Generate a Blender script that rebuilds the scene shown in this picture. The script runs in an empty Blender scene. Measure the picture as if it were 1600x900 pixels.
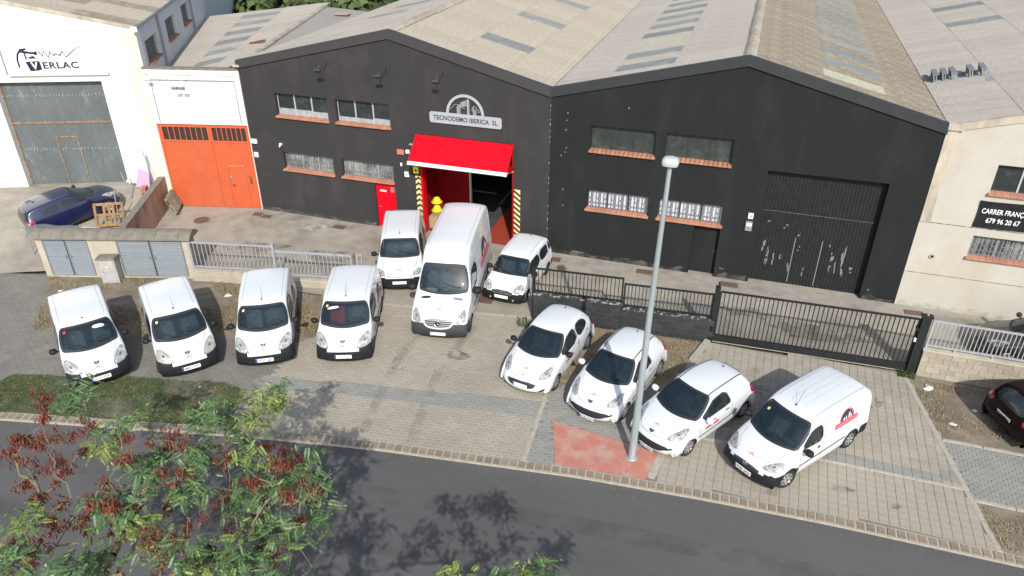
import bpy, bmesh, math, random
import numpy as np
from mathutils import Vector, Matrix, geometry
from mathutils.bvhtree import BVHTree
random.seed(7); np.random.seed(7)
rad = math.radians
SC = bpy.context.scene
COL = SC.collection
# ------------------------------------------------------------------ camera, sky, sun, exposure
def make_camera():
    f, p, r, y = 1164.94, .52675, -.002845, -.312869
    C = Vector((21.0387, -27.0182, 14.4573))
    fwd = Vector((math.sin(y)*math.cos(p), math.cos(y)*math.cos(p), -math.sin(p)))
    right = Vector((math.cos(y), -math.sin(y), 0)); down = fwd.cross(right)
    r2 = math.cos(r)*right + math.sin(r)*down; d2 = -math.sin(r)*right + math.cos(r)*down
    m = Matrix.Identity(4)
    for i in range(3):
        m[i][0] = r2[i]; m[i][1] = -d2[i]; m[i][2] = -fwd[i]; m[i][3] = C[i]
    cam = bpy.data.cameras.new('camera'); cam.sensor_width = 36; cam.lens = f/1600*36
    cam.clip_end = 2000; cam.clip_start = .1
    o = bpy.data.objects.new('camera', cam); COL.objects.link(o); o.matrix_world = m
    SC.camera = o
make_camera()
SUN_EL = rad(38); SDIR = Vector((.43, -.90, 0)).normalized()
def make_light():
    w = bpy.data.worlds.new('World'); SC.world = w; w.use_nodes = True
    nt = w.node_tree; bg = nt.nodes['Background']
    sky = nt.nodes.new('ShaderNodeTexSky'); sky.sky_type = 'NISHITA'; sky.sun_disc = False
    sky.sun_elevation = SUN_EL; sky.sun_rotation = math.atan2(SDIR.x, SDIR.y); sky.air_density = 1.0; sky.dust_density = 2.0
    nt.links.new(sky.outputs[0], bg.inputs[0]); bg.inputs[1].default_value = .15
    s = bpy.data.lights.new('sun', 'SUN'); s.energy = 3.75; s.angle = rad(.5); s.color = (1, .97, .90)
    o = bpy.data.objects.new('sun', s); COL.objects.link(o)
    d = -(SDIR*math.cos(SUN_EL) + Vector((0, 0, math.sin(SUN_EL))))
    o.rotation_mode = 'QUATERNION'; o.rotation_quaternion = d.to_track_quat('-Z', 'Y'); o.location = (21, -30, 40)
make_light()
SC.view_settings.view_transform = 'Standard'; SC.view_settings.look = 'None'
SC.view_settings.exposure = .27; SC.view_settings.gamma = 1

# ------------------------------------------------------------------ materials
def lin(r, g, b):
    f = lambda c: c/12.92 if c <= .04045 else ((c+.055)/1.055)**2.4
    return (f(r/255), f(g/255), f(b/255))
MATS = {}
def mat(name, c, c2=None, scale=2.0, rough=.85, bump=0.0, bscale=40.0, metal=0.0, coat=0.0, c3=None, scale3=.35, f3=(.5, .68), spec=.5, coord='Object', stretch=None, island=0.0, back=None, vary=0.0, f2=(.35, .65), alpha=None):
    m = bpy.data.materials.new(name); m.use_nodes = True; nt = m.node_tree; N = nt.nodes; L = nt.links
    b = N['Principled BSDF']; b.inputs['Roughness'].default_value = rough; b.inputs['Metallic'].default_value = metal
    b.inputs['Coat Weight'].default_value = coat; b.inputs['Coat Roughness'].default_value = .06
    b.inputs['Specular IOR Level'].default_value = spec
    b.inputs['Base Color'].default_value = (*c, 1)
    tc = N.new('ShaderNodeTexCoord'); vec = tc.outputs[coord]
    if stretch:
        mp = N.new('ShaderNodeMapping'); mp.inputs['Scale'].default_value = stretch; L.new(vec, mp.inputs[0]); vec = mp.outputs[0]
    def noise(s, d=6, ro=.6):
        n = N.new('ShaderNodeTexNoise'); n.inputs['Scale'].default_value = s; n.inputs['Detail'].default_value = d; n.inputs['Roughness'].default_value = ro
        L.new(vec, n.inputs['Vector']); return n.outputs['Fac']
    def ramp(fac, lo, hi):
        mr = N.new('ShaderNodeMapRange'); mr.inputs['From Min'].default_value = lo; mr.inputs['From Max'].default_value = hi
        mr.clamp = True; L.new(fac, mr.inputs['Value']); return mr.outputs['Result']
    def mix(fac, a, b2):
        mx = N.new('ShaderNodeMix'); mx.data_type = 'RGBA'
        L.new(fac, mx.inputs['Factor']) if not isinstance(fac, float) else setattr(mx.inputs['Factor'], 'default_value', fac)
        for sock, val in ((mx.inputs['A'], a), (mx.inputs['B'], b2)):
            if isinstance(val, tuple): sock.default_value = (*val[:3], 1)
            else: L.new(val, sock)
        return mx.outputs['Result']
    col = c
    if c2: col = mix(ramp(noise(scale), *f2), col, c2)
    if c3: col = mix(ramp(noise(scale3, 5, .65), *f3), col, c3)
    if vary:
        oi = N.new('ShaderNodeObjectInfo'); hv = N.new('ShaderNodeHueSaturation')
        mr = N.new('ShaderNodeMapRange'); mr.inputs['To Min'].default_value = 1-vary; mr.inputs['To Max'].default_value = 1+vary
        L.new(oi.outputs['Random'], mr.inputs['Value']); L.new(mr.outputs['Result'], hv.inputs['Value'])
        if isinstance(col, tuple): hv.inputs['Color'].default_value = (*col, 1)
        else: L.new(col, hv.inputs['Color'])
        col = hv.outputs['Color']
    if island:
        ge = N.new('ShaderNodeNewGeometry'); hv = N.new('ShaderNodeHueSaturation')
        mr = N.new('ShaderNodeMapRange'); mr.inputs['To Min'].default_value = 1-island; mr.inputs['To Max'].default_value = 1+island
        L.new(ge.outputs['Random Per Island'], mr.inputs['Value']); L.new(mr.outputs['Result'], hv.inputs['Value'])
        if isinstance(col, tuple): hv.inputs['Color'].default_value = (*col, 1)
        else: L.new(col, hv.inputs['Color'])
        col = hv.outputs['Color']
    if back:
        ge = N.new('ShaderNodeNewGeometry')
        col = mix(ge.outputs['Backfacing'], col if not isinstance(col, tuple) else (*col, 1), back)
    if not isinstance(col, tuple): L.new(col, b.inputs['Base Color'])
    if bump:
        bp = N.new('ShaderNodeBump'); bp.inputs['Strength'].default_value = bump; bp.inputs['Distance'].default_value = .02
        L.new(noise(bscale, 4), bp.inputs['Height']); L.new(bp.outputs[0], b.inputs['Normal'])
    MATS[name] = m
    return m
def glassy(name, tint, rough=.03, trans=.55):
    """thin tinted glass: part see-through, part mirror"""
    m = bpy.data.materials.new(name); m.use_nodes = True; nt = m.node_tree; N = nt.nodes; L = nt.links
    for n in list(N):
        if n.type != 'OUTPUT_MATERIAL': N.remove(n)
    out = [n for n in N if n.type == 'OUTPUT_MATERIAL'][0]
    g = N.new('ShaderNodeBsdfGlossy'); g.inputs['Roughness'].default_value = rough; g.inputs['Color'].default_value = (.85, .95, 1, 1)
    t = N.new('ShaderNodeBsdfTransparent'); t.inputs['Color'].default_value = (*tint, 1)
    d = N.new('ShaderNodeBsdfDiffuse'); d.inputs['Color'].default_value = (.030, .048, .055, 1)
    m1 = N.new('ShaderNodeMixShader'); m1.inputs[0].default_value = trans; L.new(d.outputs[0], m1.inputs[1]); L.new(t.outputs[0], m1.inputs[2])
    fr = N.new('ShaderNodeFresnel'); fr.inputs['IOR'].default_value = 1.5
    ad = N.new('ShaderNodeMath'); ad.operation = 'MULTIPLY_ADD'; ad.inputs[1].default_value = 1.3; ad.inputs[2].default_value = .02; L.new(fr.outputs[0], ad.inputs[0])
    m2 = N.new('ShaderNodeMixShader'); L.new(ad.outputs[0], m2.inputs[0]); L.new(m1.outputs[0], m2.inputs[1]); L.new(g.outputs[0], m2.inputs[2])
    L.new(m2.outputs[0], out.inputs[0]); MATS[name] = m; return m

asphalt = mat('asphalt', (.094, .092, .088), (.114, .112, .108), 70, .92, .5, 200, c3=(.074, .072, .070), scale3=.22, f3=(.4, .75), stretch=(.35, 1.6, 1))
concrete = mat('yard_concrete', (.35, .32, .265), (.28, .255, .21), 1.6, .9, .3, 60, c3=(.19, .17, .14), scale3=.42, f3=(.48, .74))
apron = mat('apron_concrete', (.34, .31, .27), (.27, .245, .21), 2.5, .9, .3, 60, c3=(.2, .18, .15), scale3=.7)
paver_beige = mat('paver_beige', (.34, .308, .25), (.31, .278, .225), 1.2, .9, .25, 90, island=.05, c3=(.27, .245, .20), scale3=.4, f3=(.45, .75))
paver_grey_shaded = mat('paver_grey_shaded', (.19, .183, .16), (.165, .158, .14), 1.2, .9, .25, 90, island=.06, c3=(.135, .128, .114), scale3=.4)  # left sidewalk only; soft shade lying there is darkened into the grey
paver_blue = mat('paver_slate', (.255, .252, .228), (.225, .222, .20), 1.5, .9, .25, 90, island=.06)
joint_sand = mat('joint_sand', (.22, .20, .16), (.17, .155, .125), 8, .95, .3, 80)
kerb_stone = mat('kerb_brick', (.26, .205, .145), (.20, .16, .115), 3, .9, .3, 60, vary=.14)
kerb_mortar = mat('kerb_mortar', (.40, .37, .31), (.32, .29, .245), 6, .95, .3, 60)
red_paint = mat('red_concrete', (.46, .19, .145), (.40, .155, .115), 2.2, .9, .25, 50, c3=(.42, .31, .25), scale3=1.8, f3=(.46, .70))
soil = mat('dry_soil', (.27, .225, .17), (.20, .165, .12), 3.0, 1, .9, 30, c3=(.13, .12, .08), scale3=.8, f3=(.45, .7))
soil_green = mat('mossy_soil', (.13, .12, .08), (.055, .07, .035), 3.0, 1, .9, 30, c3=(.22, .19, .14), scale3=1.0, f3=(.5, .7))
straw = mat('straw', (.36, .26, .145), (.25, .18, .09), 5, .9, island=.3)
grass_g = mat('grass', (.05, .088, .024), (.075, .11, .03), 4, .9, island=.35)
wall_grey = mat('wall_dark_grey', (.039, .0375, .0390), (.034, .0325, .0340), 1.4, .88, .3, 55, c3=(.049, .046, .046), scale3=.8, stretch=(1, 1, .45), spec=.25)
wall_black = mat('wall_black', (.0155, .0178, .0185), (.0135, .0155, .0162), 1.4, .85, .3, 55, c3=(.021, .0235, .0245), scale3=.9, stretch=(1, 1, .35), spec=.25)
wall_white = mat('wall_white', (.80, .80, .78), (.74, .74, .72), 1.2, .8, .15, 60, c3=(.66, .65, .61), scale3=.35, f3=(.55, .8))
wall_stain = mat('wall_ochre_stain', (.74, .69, .56), (.66, .58, .42), 2.2, .85, .2, 60, stretch=(1, 1, .35))
wall_shade = mat('wall_white_shaded', (.66, .65, .63), (.58, .57, .55), 1.1, .85, .2, 60, stretch=(1, 1, .5))  # white side wall in shade, its shading mixed into a greyer colour
wall_cream = mat('wall_cream', (.47, .455, .40), (.43, .41, .355), 1.1, .85, .3, 55, c3=(.42, .36, .27), scale3=.45, f3=(.5, .75), stretch=(1, 1, .7))
cream_dirty = mat('cream_dirty', (.52, .46, .36), (.30, .27, .22), 1.8, .9, .3, 50, stretch=(1, 1, .4))
coping_grey = mat('coping_grey', (.046, .044, .044), (.040, .038, .039), 2, .6, .1, 60)
coping_black = mat('coping_black', (.021, .024, .026), (.027, .03, .032), 2, .6, .1, 60)
roof_l = mat('fibre_cement_brown', (.355, .325, .27), (.245, .22, .178), 15, .95, .8, 60, c3=(.31, .275, .215), scale3=2.2, f3=(.46, .72), vary=.05)
roof_p = mat('fibre_cement_pale', (.355, .335, .30), (.265, .245, .215), 15, .95, .7, 60, c3=(.29, .26, .225), scale3=1.0, f3=(.42, .7), vary=.05)
roof_o = mat('fibre_cement_ochre', (.24, .21, .16), (.155, .132, .10), 14, .95, .9, 60, c3=(.30, .275, .23), scale3=1.9, f3=(.5, .7), vary=.06)
sky_panel = mat('translucent_sheet', (.175, .19, .185), (.14, .155, .155), 4, .55, .2, 40, c3=(.25, .25, .22), scale3=.9, f3=(.5, .75), vary=.12)
sky_panel_pale = mat('yellowed_sheet', (.33, .33, .25), (.27, .27, .20), 4, .55, .2, 40)
dark_void = mat('gutter_dark', (.02, .02, .02))
ridge_m = mat('ridge_mortar', (.42, .38, .31), (.27, .22, .16), 5, .95, .6, 40, vary=.15)
terracotta = mat('terracotta', (.42, .20, .125), (.35, .155, .095), 9, .85, .3, 60, vary=.13)
alu = mat('window_frame_grey', (.42, .44, .46), (.34, .36, .38), 3, .5)
black_frame = mat('window_frame_black', (.025, .027, .03), rough=.6)
pane_dark = mat('pane_dark', (.02, .025, .028), (.035, .04, .042), 2.5, .12, coat=.3, c3=(.10, .11, .115), scale3=2.2, f3=(.55, .8))
pane_green = mat('pane_dusty_green', (.03, .036, .034), (.045, .052, .048), 3, .25, c3=(.08, .088, .078), scale3=2.2, f3=(.5, .8))
pane_white = mat('pane_frosted', (.60, .63, .68), (.50, .54, .6), 3, .4)
pane_grey = mat('pane_grey', (.10, .11, .115), (.33, .35, .36), 1.3, .3, f2=(.45, .62))
whitewash = mat('whitewashed_glass', (.38, .41, .43), (.24, .26, .28), 6, .4)
iron = mat('iron_grille', (.20, .205, .21), rough=.6)
galv = mat('galvanised', (.36, .38, .40), (.29, .31, .33), 3, .45, metal=.35)
galv_paint = mat('grey_rail_paint', (.36, .37, .38), (.29, .30, .31), 6, .6, c3=(.24, .22, .2), scale3=4, f3=(.6, .75))
rust = mat('rust', (.20, .08, .035), (.13, .055, .03), 8, .9)
black_rail = mat('black_rail_paint', (.014, .0155, .017), (.020, .022, .024), 4, .6, spec=.3)
louvre = mat('louvre_blue_grey', (.19, .22, .245), (.165, .195, .22), 2, .5, vary=.06)
zinc = mat('zinc_sheet', (.155, .178, .182), (.12, .14, .145), 1.6, .55, metal=.15, c3=(.33, .35, .35), scale3=2.5, f3=(.58, .8), stretch=(1, 1, .4))
rust_frame = mat('rusty_frame', (.30, .22, .15), (.17, .10, .06), 7, .85)
orange_m = mat('orange_paint', (.54, .11, .042), (.48, .098, .036), 2, .5, c3=(.48, .12, .055), scale3=1.2)
orange_d = mat('orange_rail', (.60, .10, .03), rough=.55)
slot_dark = mat('slot_dark', (.018, .014, .014), (.05, .03, .025), 30, .9)
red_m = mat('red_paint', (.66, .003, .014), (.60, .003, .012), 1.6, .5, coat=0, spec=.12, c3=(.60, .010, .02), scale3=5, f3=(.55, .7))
red_in = mat('red_interior_shaded', (.30, .006, .010), (.25, .006, .008), 2, .7, spec=.2)  # red paint darkened so the shade of the entrance sits in its colour
white_trim = mat('white_trim', (.80, .79, .77), rough=.5)
block_wall = mat('concrete_block', (.40, .355, .285), (.30, .265, .21), 3, .95, .5, 40, vary=.13)
block_black = mat('black_block', (.026, .028, .031), (.04, .042, .045), 5, .7, .4, 40, vary=.2)
chip = mat('chipped_mortar', (.30, .29, .27), (.035, .036, .038), 7, .95, .5, 40, f2=(.42, .48))
old_wall = mat('old_render', (.46, .42, .34), (.37, .33, .26), 2.0, .95, .3, 40)
old_red = mat('stained_party_wall', (.50, .35, .26), (.34, .25, .19), 2.4, .95, .4, 40, stretch=(1, 1, .3), c3=(.09, .08, .07), scale3=1.3, f3=(.55, .75))
cap_stone = mat('mossy_coping', (.21, .19, .155), (.15, .135, .11), 4, .95, .5, 40)
wood = mat('pallet_wood', (.33, .21, .10), (.24, .145, .065), 3, .85, .2, 60, vary=.15)
wood_old = mat('pallet_weathered', (.30, .28, .20), (.24, .2, .14), 5, .9, vary=.2)
plastic_blk = mat('black_plastic', (.009, .011, .015), (.013, .015, .019), 8, .6, spec=.3)
rubber = mat('rubber', (.015, .015, .016), (.022, .022, .023), 20, .85)
hub = mat('hubcap_silver', (.42, .43, .44), rough=.4, metal=.5)
hubd = mat('hubcap_dark', (.06, .062, .065), rough=.5, metal=.3)
paint_w = mat('white_car_paint', (.66, .685, .70), (.64, .665, .68), 1.2, .38, coat=.55, back=(.02, .02, .022))
paint_blue = mat('dark_blue_car_paint', (.006, .009, .045), (.008, .011, .055), 2, .3, coat=1, back=(.02, .02, .022))
paint_maroon = mat('maroon_car_paint', (.008, .002, .003), (.010, .003, .004), 2, .3, spec=.15, coat=.1, back=(.02, .02, .022))
paint_olive = mat('dark_grey_car_paint', (.035, .034, .028), (.042, .04, .034), 2, .3, coat=1, back=(.02, .02, .022))
lamp_m = mat('headlamp_lens', (.30, .31, .29), (.19, .20, .185), 9, .12, coat=1, c3=(.45, .46, .45), scale3=7, f3=(.5, .6))
lamp_dull = mat('headlamp_yellowed', (.32, .32, .25), (.24, .24, .185), 8, .3, coat=.5, c3=(.5, .5, .45), scale3=7, f3=(.52, .66))
tail_m = mat('tail_lamp_red', (.42, .01, .02), (.30, .008, .015), 10, .15, coat=1)
dash_m = mat('dashboard_grey', (.07, .08, .085), rough=.7)
seat_m = mat('seat_grey', (.17, .185, .19), (.12, .13, .135), 8, .9)
seat_red = mat('seat_red', (.50, .035, .035), rough=.9)
white_paper = mat('white_paper', (.75, .78, .78), rough=.8)
yellow_m = mat('yellow_plastic', (.85, .68, .02), rough=.45)
haz_y = mat('hazard_cream', (.78, .60, .27), rough=.6)
haz_k = mat('hazard_black', (.03, .022, .02), rough=.6)
plate_w = mat('plate_white', (.80, .81, .80), rough=.4)
plate_b = mat('plate_blue', (.02, .06, .30), rough=.4)
ink = mat('ink_black', (.02, .02, .025), rough=.6)
ink_dim = mat('ink_faded', (.42, .43, .45), rough=.6)
navy = mat('emblem_navy', (.015, .018, .05), rough=.35)
chrome = mat('chrome', (.62, .63, .64), rough=.18, metal=.9)
logo_red = mat('logo_red', (.52, .035, .075), rough=.5)
logo_pink = mat('logo_pale_red', (.62, .26, .28), rough=.5)
sign_grey = mat('sign_silver', (.36, .38, .41), (.33, .35, .38), 2, .5)
sign_ink = mat('sign_dark', (.035, .035, .045), rough=.6)
sign_white = mat('sign_white_board', (.82, .82, .82), rough=.55)
lilac = mat('lilac_edge', (.52, .52, .62), rough=.6)
banner_m = mat('black_banner', (.012, .012, .014), (.02, .02, .022), 3, .35)
lampgrey = mat('lamp_post_galvanised', (.36, .41, .42), (.28, .33, .34), 2.5, .5, metal=.25, c3=(.45, .5, .5), scale3=5, stretch=(1, 1, .15))
lamphead = mat('lamp_head_white', (.46, .50, .52), (.40, .43, .45), 12, .4)
bark = mat('bark', (.24, .19, .10), (.16, .13, .075), 9, .9, .5, 50)
twig = mat('twig', (.19, .165, .135), rough=.9)
leaf_a = mat('leaf_green', (.075, .14, .05), (.11, .185, .07), 1.5, .45, island=.3)
leaf_b = mat('leaf_yellow_green', (.15, .215, .05), (.22, .26, .06), 2, .5, island=.3)
pod_m = mat('seed_pod_brown_red', (.20, .052, .026), (.13, .038, .022), 6, .7, island=.35)
back_leaf = mat('hillside_leaf', (.045, .075, .02), (.075, .105, .03), 1, .8, island=.4)
manhole_m = mat('cast_iron_cover', (.15, .09, .07), (.11, .07, .055), 12, .8, .4, 50)
cloth_pink = mat('pink_board', (.62, .32, .45), rough=.7)
cloth_grey = mat('grey_tarpaulin', (.14, .17, .19), (.10, .12, .14), 3, .6)
litter_m = mat('crumpled_white', (.62, .60, .56), rough=.9)
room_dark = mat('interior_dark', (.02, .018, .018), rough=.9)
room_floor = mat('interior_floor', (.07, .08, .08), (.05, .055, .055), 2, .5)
floor_red = mat('interior_red_floor', (.34, .055, .03), (.28, .045, .025), 2, .6)
cardboard = mat('cardboard', (.42, .30, .18), rough=.9)
glass_car = glassy('car_glass', (.50, .60, .60), .03, .72)
glass_side = glassy('side_glass', (.25, .30, .30), .03, .6)

# ------------------------------------------------------------------ mesh helpers
def link(o, parent=None, kind=None, label=None, cat=None, group=None):
    COL.objects.link(o)
    if parent: o.parent = parent
    if kind: o['kind'] = kind
    if label: o['label'] = label
    if cat: o['category'] = cat
    if group: o['group'] = group
    return o
def thing(name, label, cat, loc=(0, 0, 0), rz=0.0, group=None):
    o = bpy.data.objects.new(name, None); o.empty_display_size = .3
    o.location = loc; o.rotation_euler = (0, 0, rz)
    return link(o, None, None, label, cat, group)
class MB:
    def __init__(s): s.v = []; s.f = []; s.m = []; s.mats = []
    def mi(s, m):
        if m not in s.mats: s.mats.append(m)
        return s.mats.index(m)
    def add(s, vs, fs, m):
        b = len(s.v); k = s.mi(m); s.v.extend(tuple(v) for v in vs)
        for f in fs: s.f.append([i+b for i in f]); s.m.append(k)
    def box(s, x0, x1, y0, y1, z0, z1, m, T=None):
        vs = [Vector((x, y, z)) for z in (z0, z1) for y in (y0, y1) for x in (x0, x1)]
        if T: vs = [T @ v for v in vs]
        s.add(vs, [(0, 2, 3, 1), (4, 5, 7, 6), (0, 1, 5, 4), (2, 6, 7, 3), (0, 4, 6, 2), (1, 3, 7, 5)], m)
    def cbox(s, x0, x1, y0, y1, z0, z1, m, c=.02, T=None):
        """box with the top edges chamfered"""
        vs = [(x0, y0, z0), (x1, y0, z0), (x1, y1, z0), (x0, y1, z0), (x0, y0, z1-c), (x1, y0, z1-c), (x1, y1, z1-c), (x0, y1, z1-c),
              (x0+c, y0+c, z1), (x1-c, y0+c, z1), (x1-c, y1-c, z1), (x0+c, y1-c, z1)]
        if T: vs = [T @ Vector(v) for v in vs]
        fs = [(3, 2, 1, 0), (8, 9, 10, 11)]
        for i in range(4):
            j = (i+1) % 4; fs += [(i, j, j+4, i+4), (i+4, j+4, j+8, i+8)]
        s.add(vs, fs, m)
    def prism(s, poly, z0, z1, m, T=None):
        n = len(poly); vs = [Vector((x, y, z0)) for x, y in poly]+[Vector((x, y, z1)) for x, y in poly]
        if T: vs = [T @ v for v in vs]
        s.add(vs, [tuple(range(n-1, -1, -1)), tuple(range(n, 2*n))]+[(i, (i+1) % n, (i+1) % n+n, i+n) for i in range(n)], m)
    def tube(s, pts, r, m, n=8, cap=True):
        pts = [Vector(p) for p in pts]
        rs = r if isinstance(r, (list, tuple)) else [r]*len(pts)
        vs = []; up = None
        for i, p in enumerate(pts):
            t = (pts[min(i+1, len(pts)-1)]-pts[max(i-1, 0)]).normalized()
            a = t.cross(Vector((0, 0, 1)) if abs(t.z) < .9 else Vector((1, 0, 0))).normalized()
            if up is not None and a.dot(up) < 0: a = -a
            up = a; b = t.cross(a)
            for k in range(n):
                an = 2*math.pi*k/n; vs.append(p+(a*math.cos(an)+b*math.sin(an))*rs[i])
        fs = []
        for i in range(len(pts)-1):
            for k in range(n):
                j = (k+1) % n; fs.append((i*n+k, i*n+j, (i+1)*n+j, (i+1)*n+k))
        if cap: fs += [tuple(range(n-1, -1, -1)), tuple(range((len(pts)-1)*n, len(pts)*n))]
        s.add(vs, fs, m)
    def lathe(s, prof, m, n=16, T=None):
        """prof: (radius, height) pairs about local z"""
        vs = []
        for r, h in prof:
            for k in range(n):
                a = 2*math.pi*k/n; vs.append(Vector((r*math.cos(a), r*math.sin(a), h)))
        if T: vs = [T @ v for v in vs]
        fs = []
        for i in range(len(prof)-1):
            for k in range(n):
                j = (k+1) % n; fs.append((i*n+k, i*n+j, (i+1)*n+j, (i+1)*n+k))
        s.add(vs, fs, m)
    def mesh(s, name, smooth=False):
        me = bpy.data.meshes.new(name); me.from_pydata(s.v, [], s.f)
        for m in s.mats: me.materials.append(m)
        me.polygons.foreach_set('material_index', s.m)
        if smooth:
            me.polygons.foreach_set('use_smooth', [True]*len(s.f))
            me.set_sharp_from_angle(angle=rad(38))
        me.update(); return me
    def build(s, name, parent=None, smooth=False, **kw):
        o = bpy.data.objects.new(name, s.mesh(name, smooth)); return link(o, parent, **kw)
def inst(name, me, parent=None, loc=(0, 0, 0), rot=(0, 0, 0), M=None, **kw):
    o = bpy.data.objects.new(name, me)
    if M is not None: o.matrix_local = M
    else: o.location = loc; o.rotation_euler = rot
    return link(o, parent, **kw)
def tess(outer, holes=()):
    loops = [[Vector((a, b, 0)) for a, b in outer]]+[[Vector((a, b, 0)) for a, b in h] for h in holes]
    tri = geometry.tessellate_polygon(loops); pts = [p for l in loops for p in l]
    return [(p.x, p.y) for p in pts], tri
def sheet(name, poly, z, m, **kw):
    pts, tri = tess(poly); mb = MB(); fs = []
    for t in tri:
        a, b, c = [Vector(pts[i]) for i in t]
        fs.append(t if (b-a).cross(c-a) > 0 else t[::-1])
    mb.add([(x, y, z) for x, y in pts], fs, m); return mb.build(name, **kw)
_txt = {}
def text(s, size, m, parent, loc, rot, name='lettering', ext=.004, bold=0.0, xs=1.0, align='CENTER', M=None, spacing=1.0, fitw=None, **kw):
    cu = bpy.data.curves.new('t', 'FONT'); cu.body = s; cu.size = size; cu.extrude = ext; cu.offset = bold
    cu.align_x = align; cu.align_y = 'CENTER'; cu.resolution_u = 3; cu.space_character = spacing
    o = bpy.data.objects.new('t', cu); COL.objects.link(o)
    dg = bpy.context.evaluated_depsgraph_get(); me = bpy.data.meshes.new_from_object(o.evaluated_get(dg))
    bpy.data.objects.remove(o); me.materials.clear(); me.materials.append(m); me.name = name
    if fitw:
        X = [v.co.x for v in me.vertices]; k = fitw/(max(X)-min(X))
        for v in me.vertices: v.co.x *= k
    n = inst(name, me, parent, loc, rot, M=M, **kw)
    if M is None: n.scale = (xs, 1, 1)
    return n
def inpoly(px, py, poly):
    px = np.asarray(px); py = np.asarray(py); r = np.zeros(px.shape, bool); n = len(poly)
    for i in range(n):
        x0, y0 = poly[i]; x1, y1 = poly[(i+1) % n]
        if y0 == y1: continue
        c = ((y0 > py) != (y1 > py)) & (px < (x1-x0)*(py-y0)/(y1-y0)+x0); r ^= c
    return r
# ------------------------------------------------------------------ the ground, road, pavements
KERB = [(-60, -34), (-30, -24.6), (-12, -19.4), (1.41, -15.43), (9.05, -13.75), (12.66, -13.12), (16.39, -12.64), (18.14, -12.42), (21.49, -12.18), (24.62, -12.04), (28.86, -12.0), (40, -12.1), (80, -13)]
def kerb_y(x):
    for (a, b), (c, d) in zip(KERB, KERB[1:]):
        if a <= x <= c: return b+(d-b)*(x-a)/(c-a)
    return KERB[-1][1]
KX = [-60, -30, -12, 1.41, 5, 9.05, 12.66, 16.39, 18.14, 21.49, 24.62, 28.86, 40, 80]
KC = [(x, kerb_y(x)) for x in KX]
def verlac_h(x, y):
    """height of the concrete apron that climbs to the white warehouse, left of the party wall"""
    # axis: from the pavement line towards the facade
    a = Vector((-6.32, -8.64)); t = Vector((-.415, .910)); u = Vector((.910, .415))
    d = (Vector((x, y))-a).dot(t)
    return max(0, min(1.1, 1.1*d/6.1))
g = MB(); g.add([(-400, -300, -.22), (400, -300, -.22), (400, 500, -.22), (-400, 500, -.22)], [(0, 1, 2, 3)], soil_green)
g.build('ground', kind='structure')
sheet('road', [(x, y-.0) for x, y in KC]+[(80, -23.5), (40, -23.4), (16, -23.8), (1, -26.6), (-12, -30), (-60, -46)][::1], -.05, asphalt, kind='structure')
sheet('far_pavement', [(80, -23.6), (80, -40), (-60, -60), (-60, -46.1), (-12, -30.1), (1, -26.7), (16, -23.9), (40, -23.5)], -.02, joint_sand, kind='structure')
YARD = [(-4.35, -8.1), (1.25, -6.45), (8.9, -5.98), (14.75, -5.15), (21, -4.7), (27.4, -4.45), (50, -5), (50, .5), (-.0, .5), (-4.6, -.9), (-2.3, -6.2)]
sheet('yard', YARD, 0, concrete, kind='structure')
# strip of paler concrete along the facades and the open yard entry
sheet('facade_apron', [(0, -.02), (0, -.75), (13.8, -.85), (27.3, -.8), (40, -.8), (40, -.02), (27.3, -.02), (13.8, -.02)], .004, apron, kind='structure')
# sloping apron up to the white warehouse
def apron_slope():
    mb = MB(); a = Vector((-6.32, -8.64)); t = Vector((-.415, .910)); u = Vector((.910, .415)); nx = 26; ny = 14
    def P(i, j):
        s = -14+i*(14+7.5)/nx; d = -0.0+j*9.5/ny; p = a+u*s+t*d
        # clip on the right by the party wall line (-2.1,-6)->(-4.4,-1)
        w0 = Vector((-2.2, -6.1)); w1 = Vector((-4.5, -.9))
        if p.y > -8.0:
            xl = w0.x+(w1.x-w0.x)*(p.y-w0.y)/(w1.y-w0.y)
            xl = min(xl, -4.36) if p.y < -6.3 else xl
            if p.x > xl: p = Vector((xl, p.y))
        return (p.x, p.y, verlac_h(p.x, p.y)+.006)
    vs = [P(i, j) for j in range(ny+1) for i in range(nx+1)]
    fs = [(j*(nx+1)+i, j*(nx+1)+i+1, (j+1)*(nx+1)+i+1, (j+1)*(nx+1)+i) for j in range(ny) for i in range(nx)]
    mb.add(vs, fs, concrete); mb.build('driveway_ramp', kind='structure')
apron_slope()

def off(poly_pts): return poly_pts
def curb(a, b, n):   # points of the kerb line between two x
    return [(a+(b-a)*i/n, kerb_y(a+(b-a)*i/n)+.33) for i in range(n+1)]
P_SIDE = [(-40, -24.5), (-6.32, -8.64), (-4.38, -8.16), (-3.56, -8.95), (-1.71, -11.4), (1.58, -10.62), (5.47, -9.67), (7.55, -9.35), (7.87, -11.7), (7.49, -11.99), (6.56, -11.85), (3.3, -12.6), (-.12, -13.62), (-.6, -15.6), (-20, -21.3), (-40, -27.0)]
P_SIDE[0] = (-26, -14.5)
P_GUL = [(-4.38, -8.2), (1.2, -6.6), (8.9, -6.02), (8.06, -8.69), (7.55, -9.35), (5.47, -9.67), (1.58, -10.62), (-1.71, -11.4), (-3.56, -8.95)]
P_GLL = [(-.12, -13.62), (3.3, -12.6), (6.56, -11.85), (7.49, -11.99), (7.96, -13.65)]+curb(7.9, -.6, 8)
P_DR1 = [(8.95, -6.02), (14.72, -5.2), (15.6, -6.9), (16.5, -9.2), (16.6, -12.3)]+curb(16.6, 7.96, 8)+[(7.87, -11.7), (7.55, -9.35), (8.06, -8.69)]
P_BAND = [(7.45, -11.15), (12, -10.35), (16.55, -9.6), (16.6, -10.3), (12, -10.95), (7.6, -11.75)]
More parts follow.
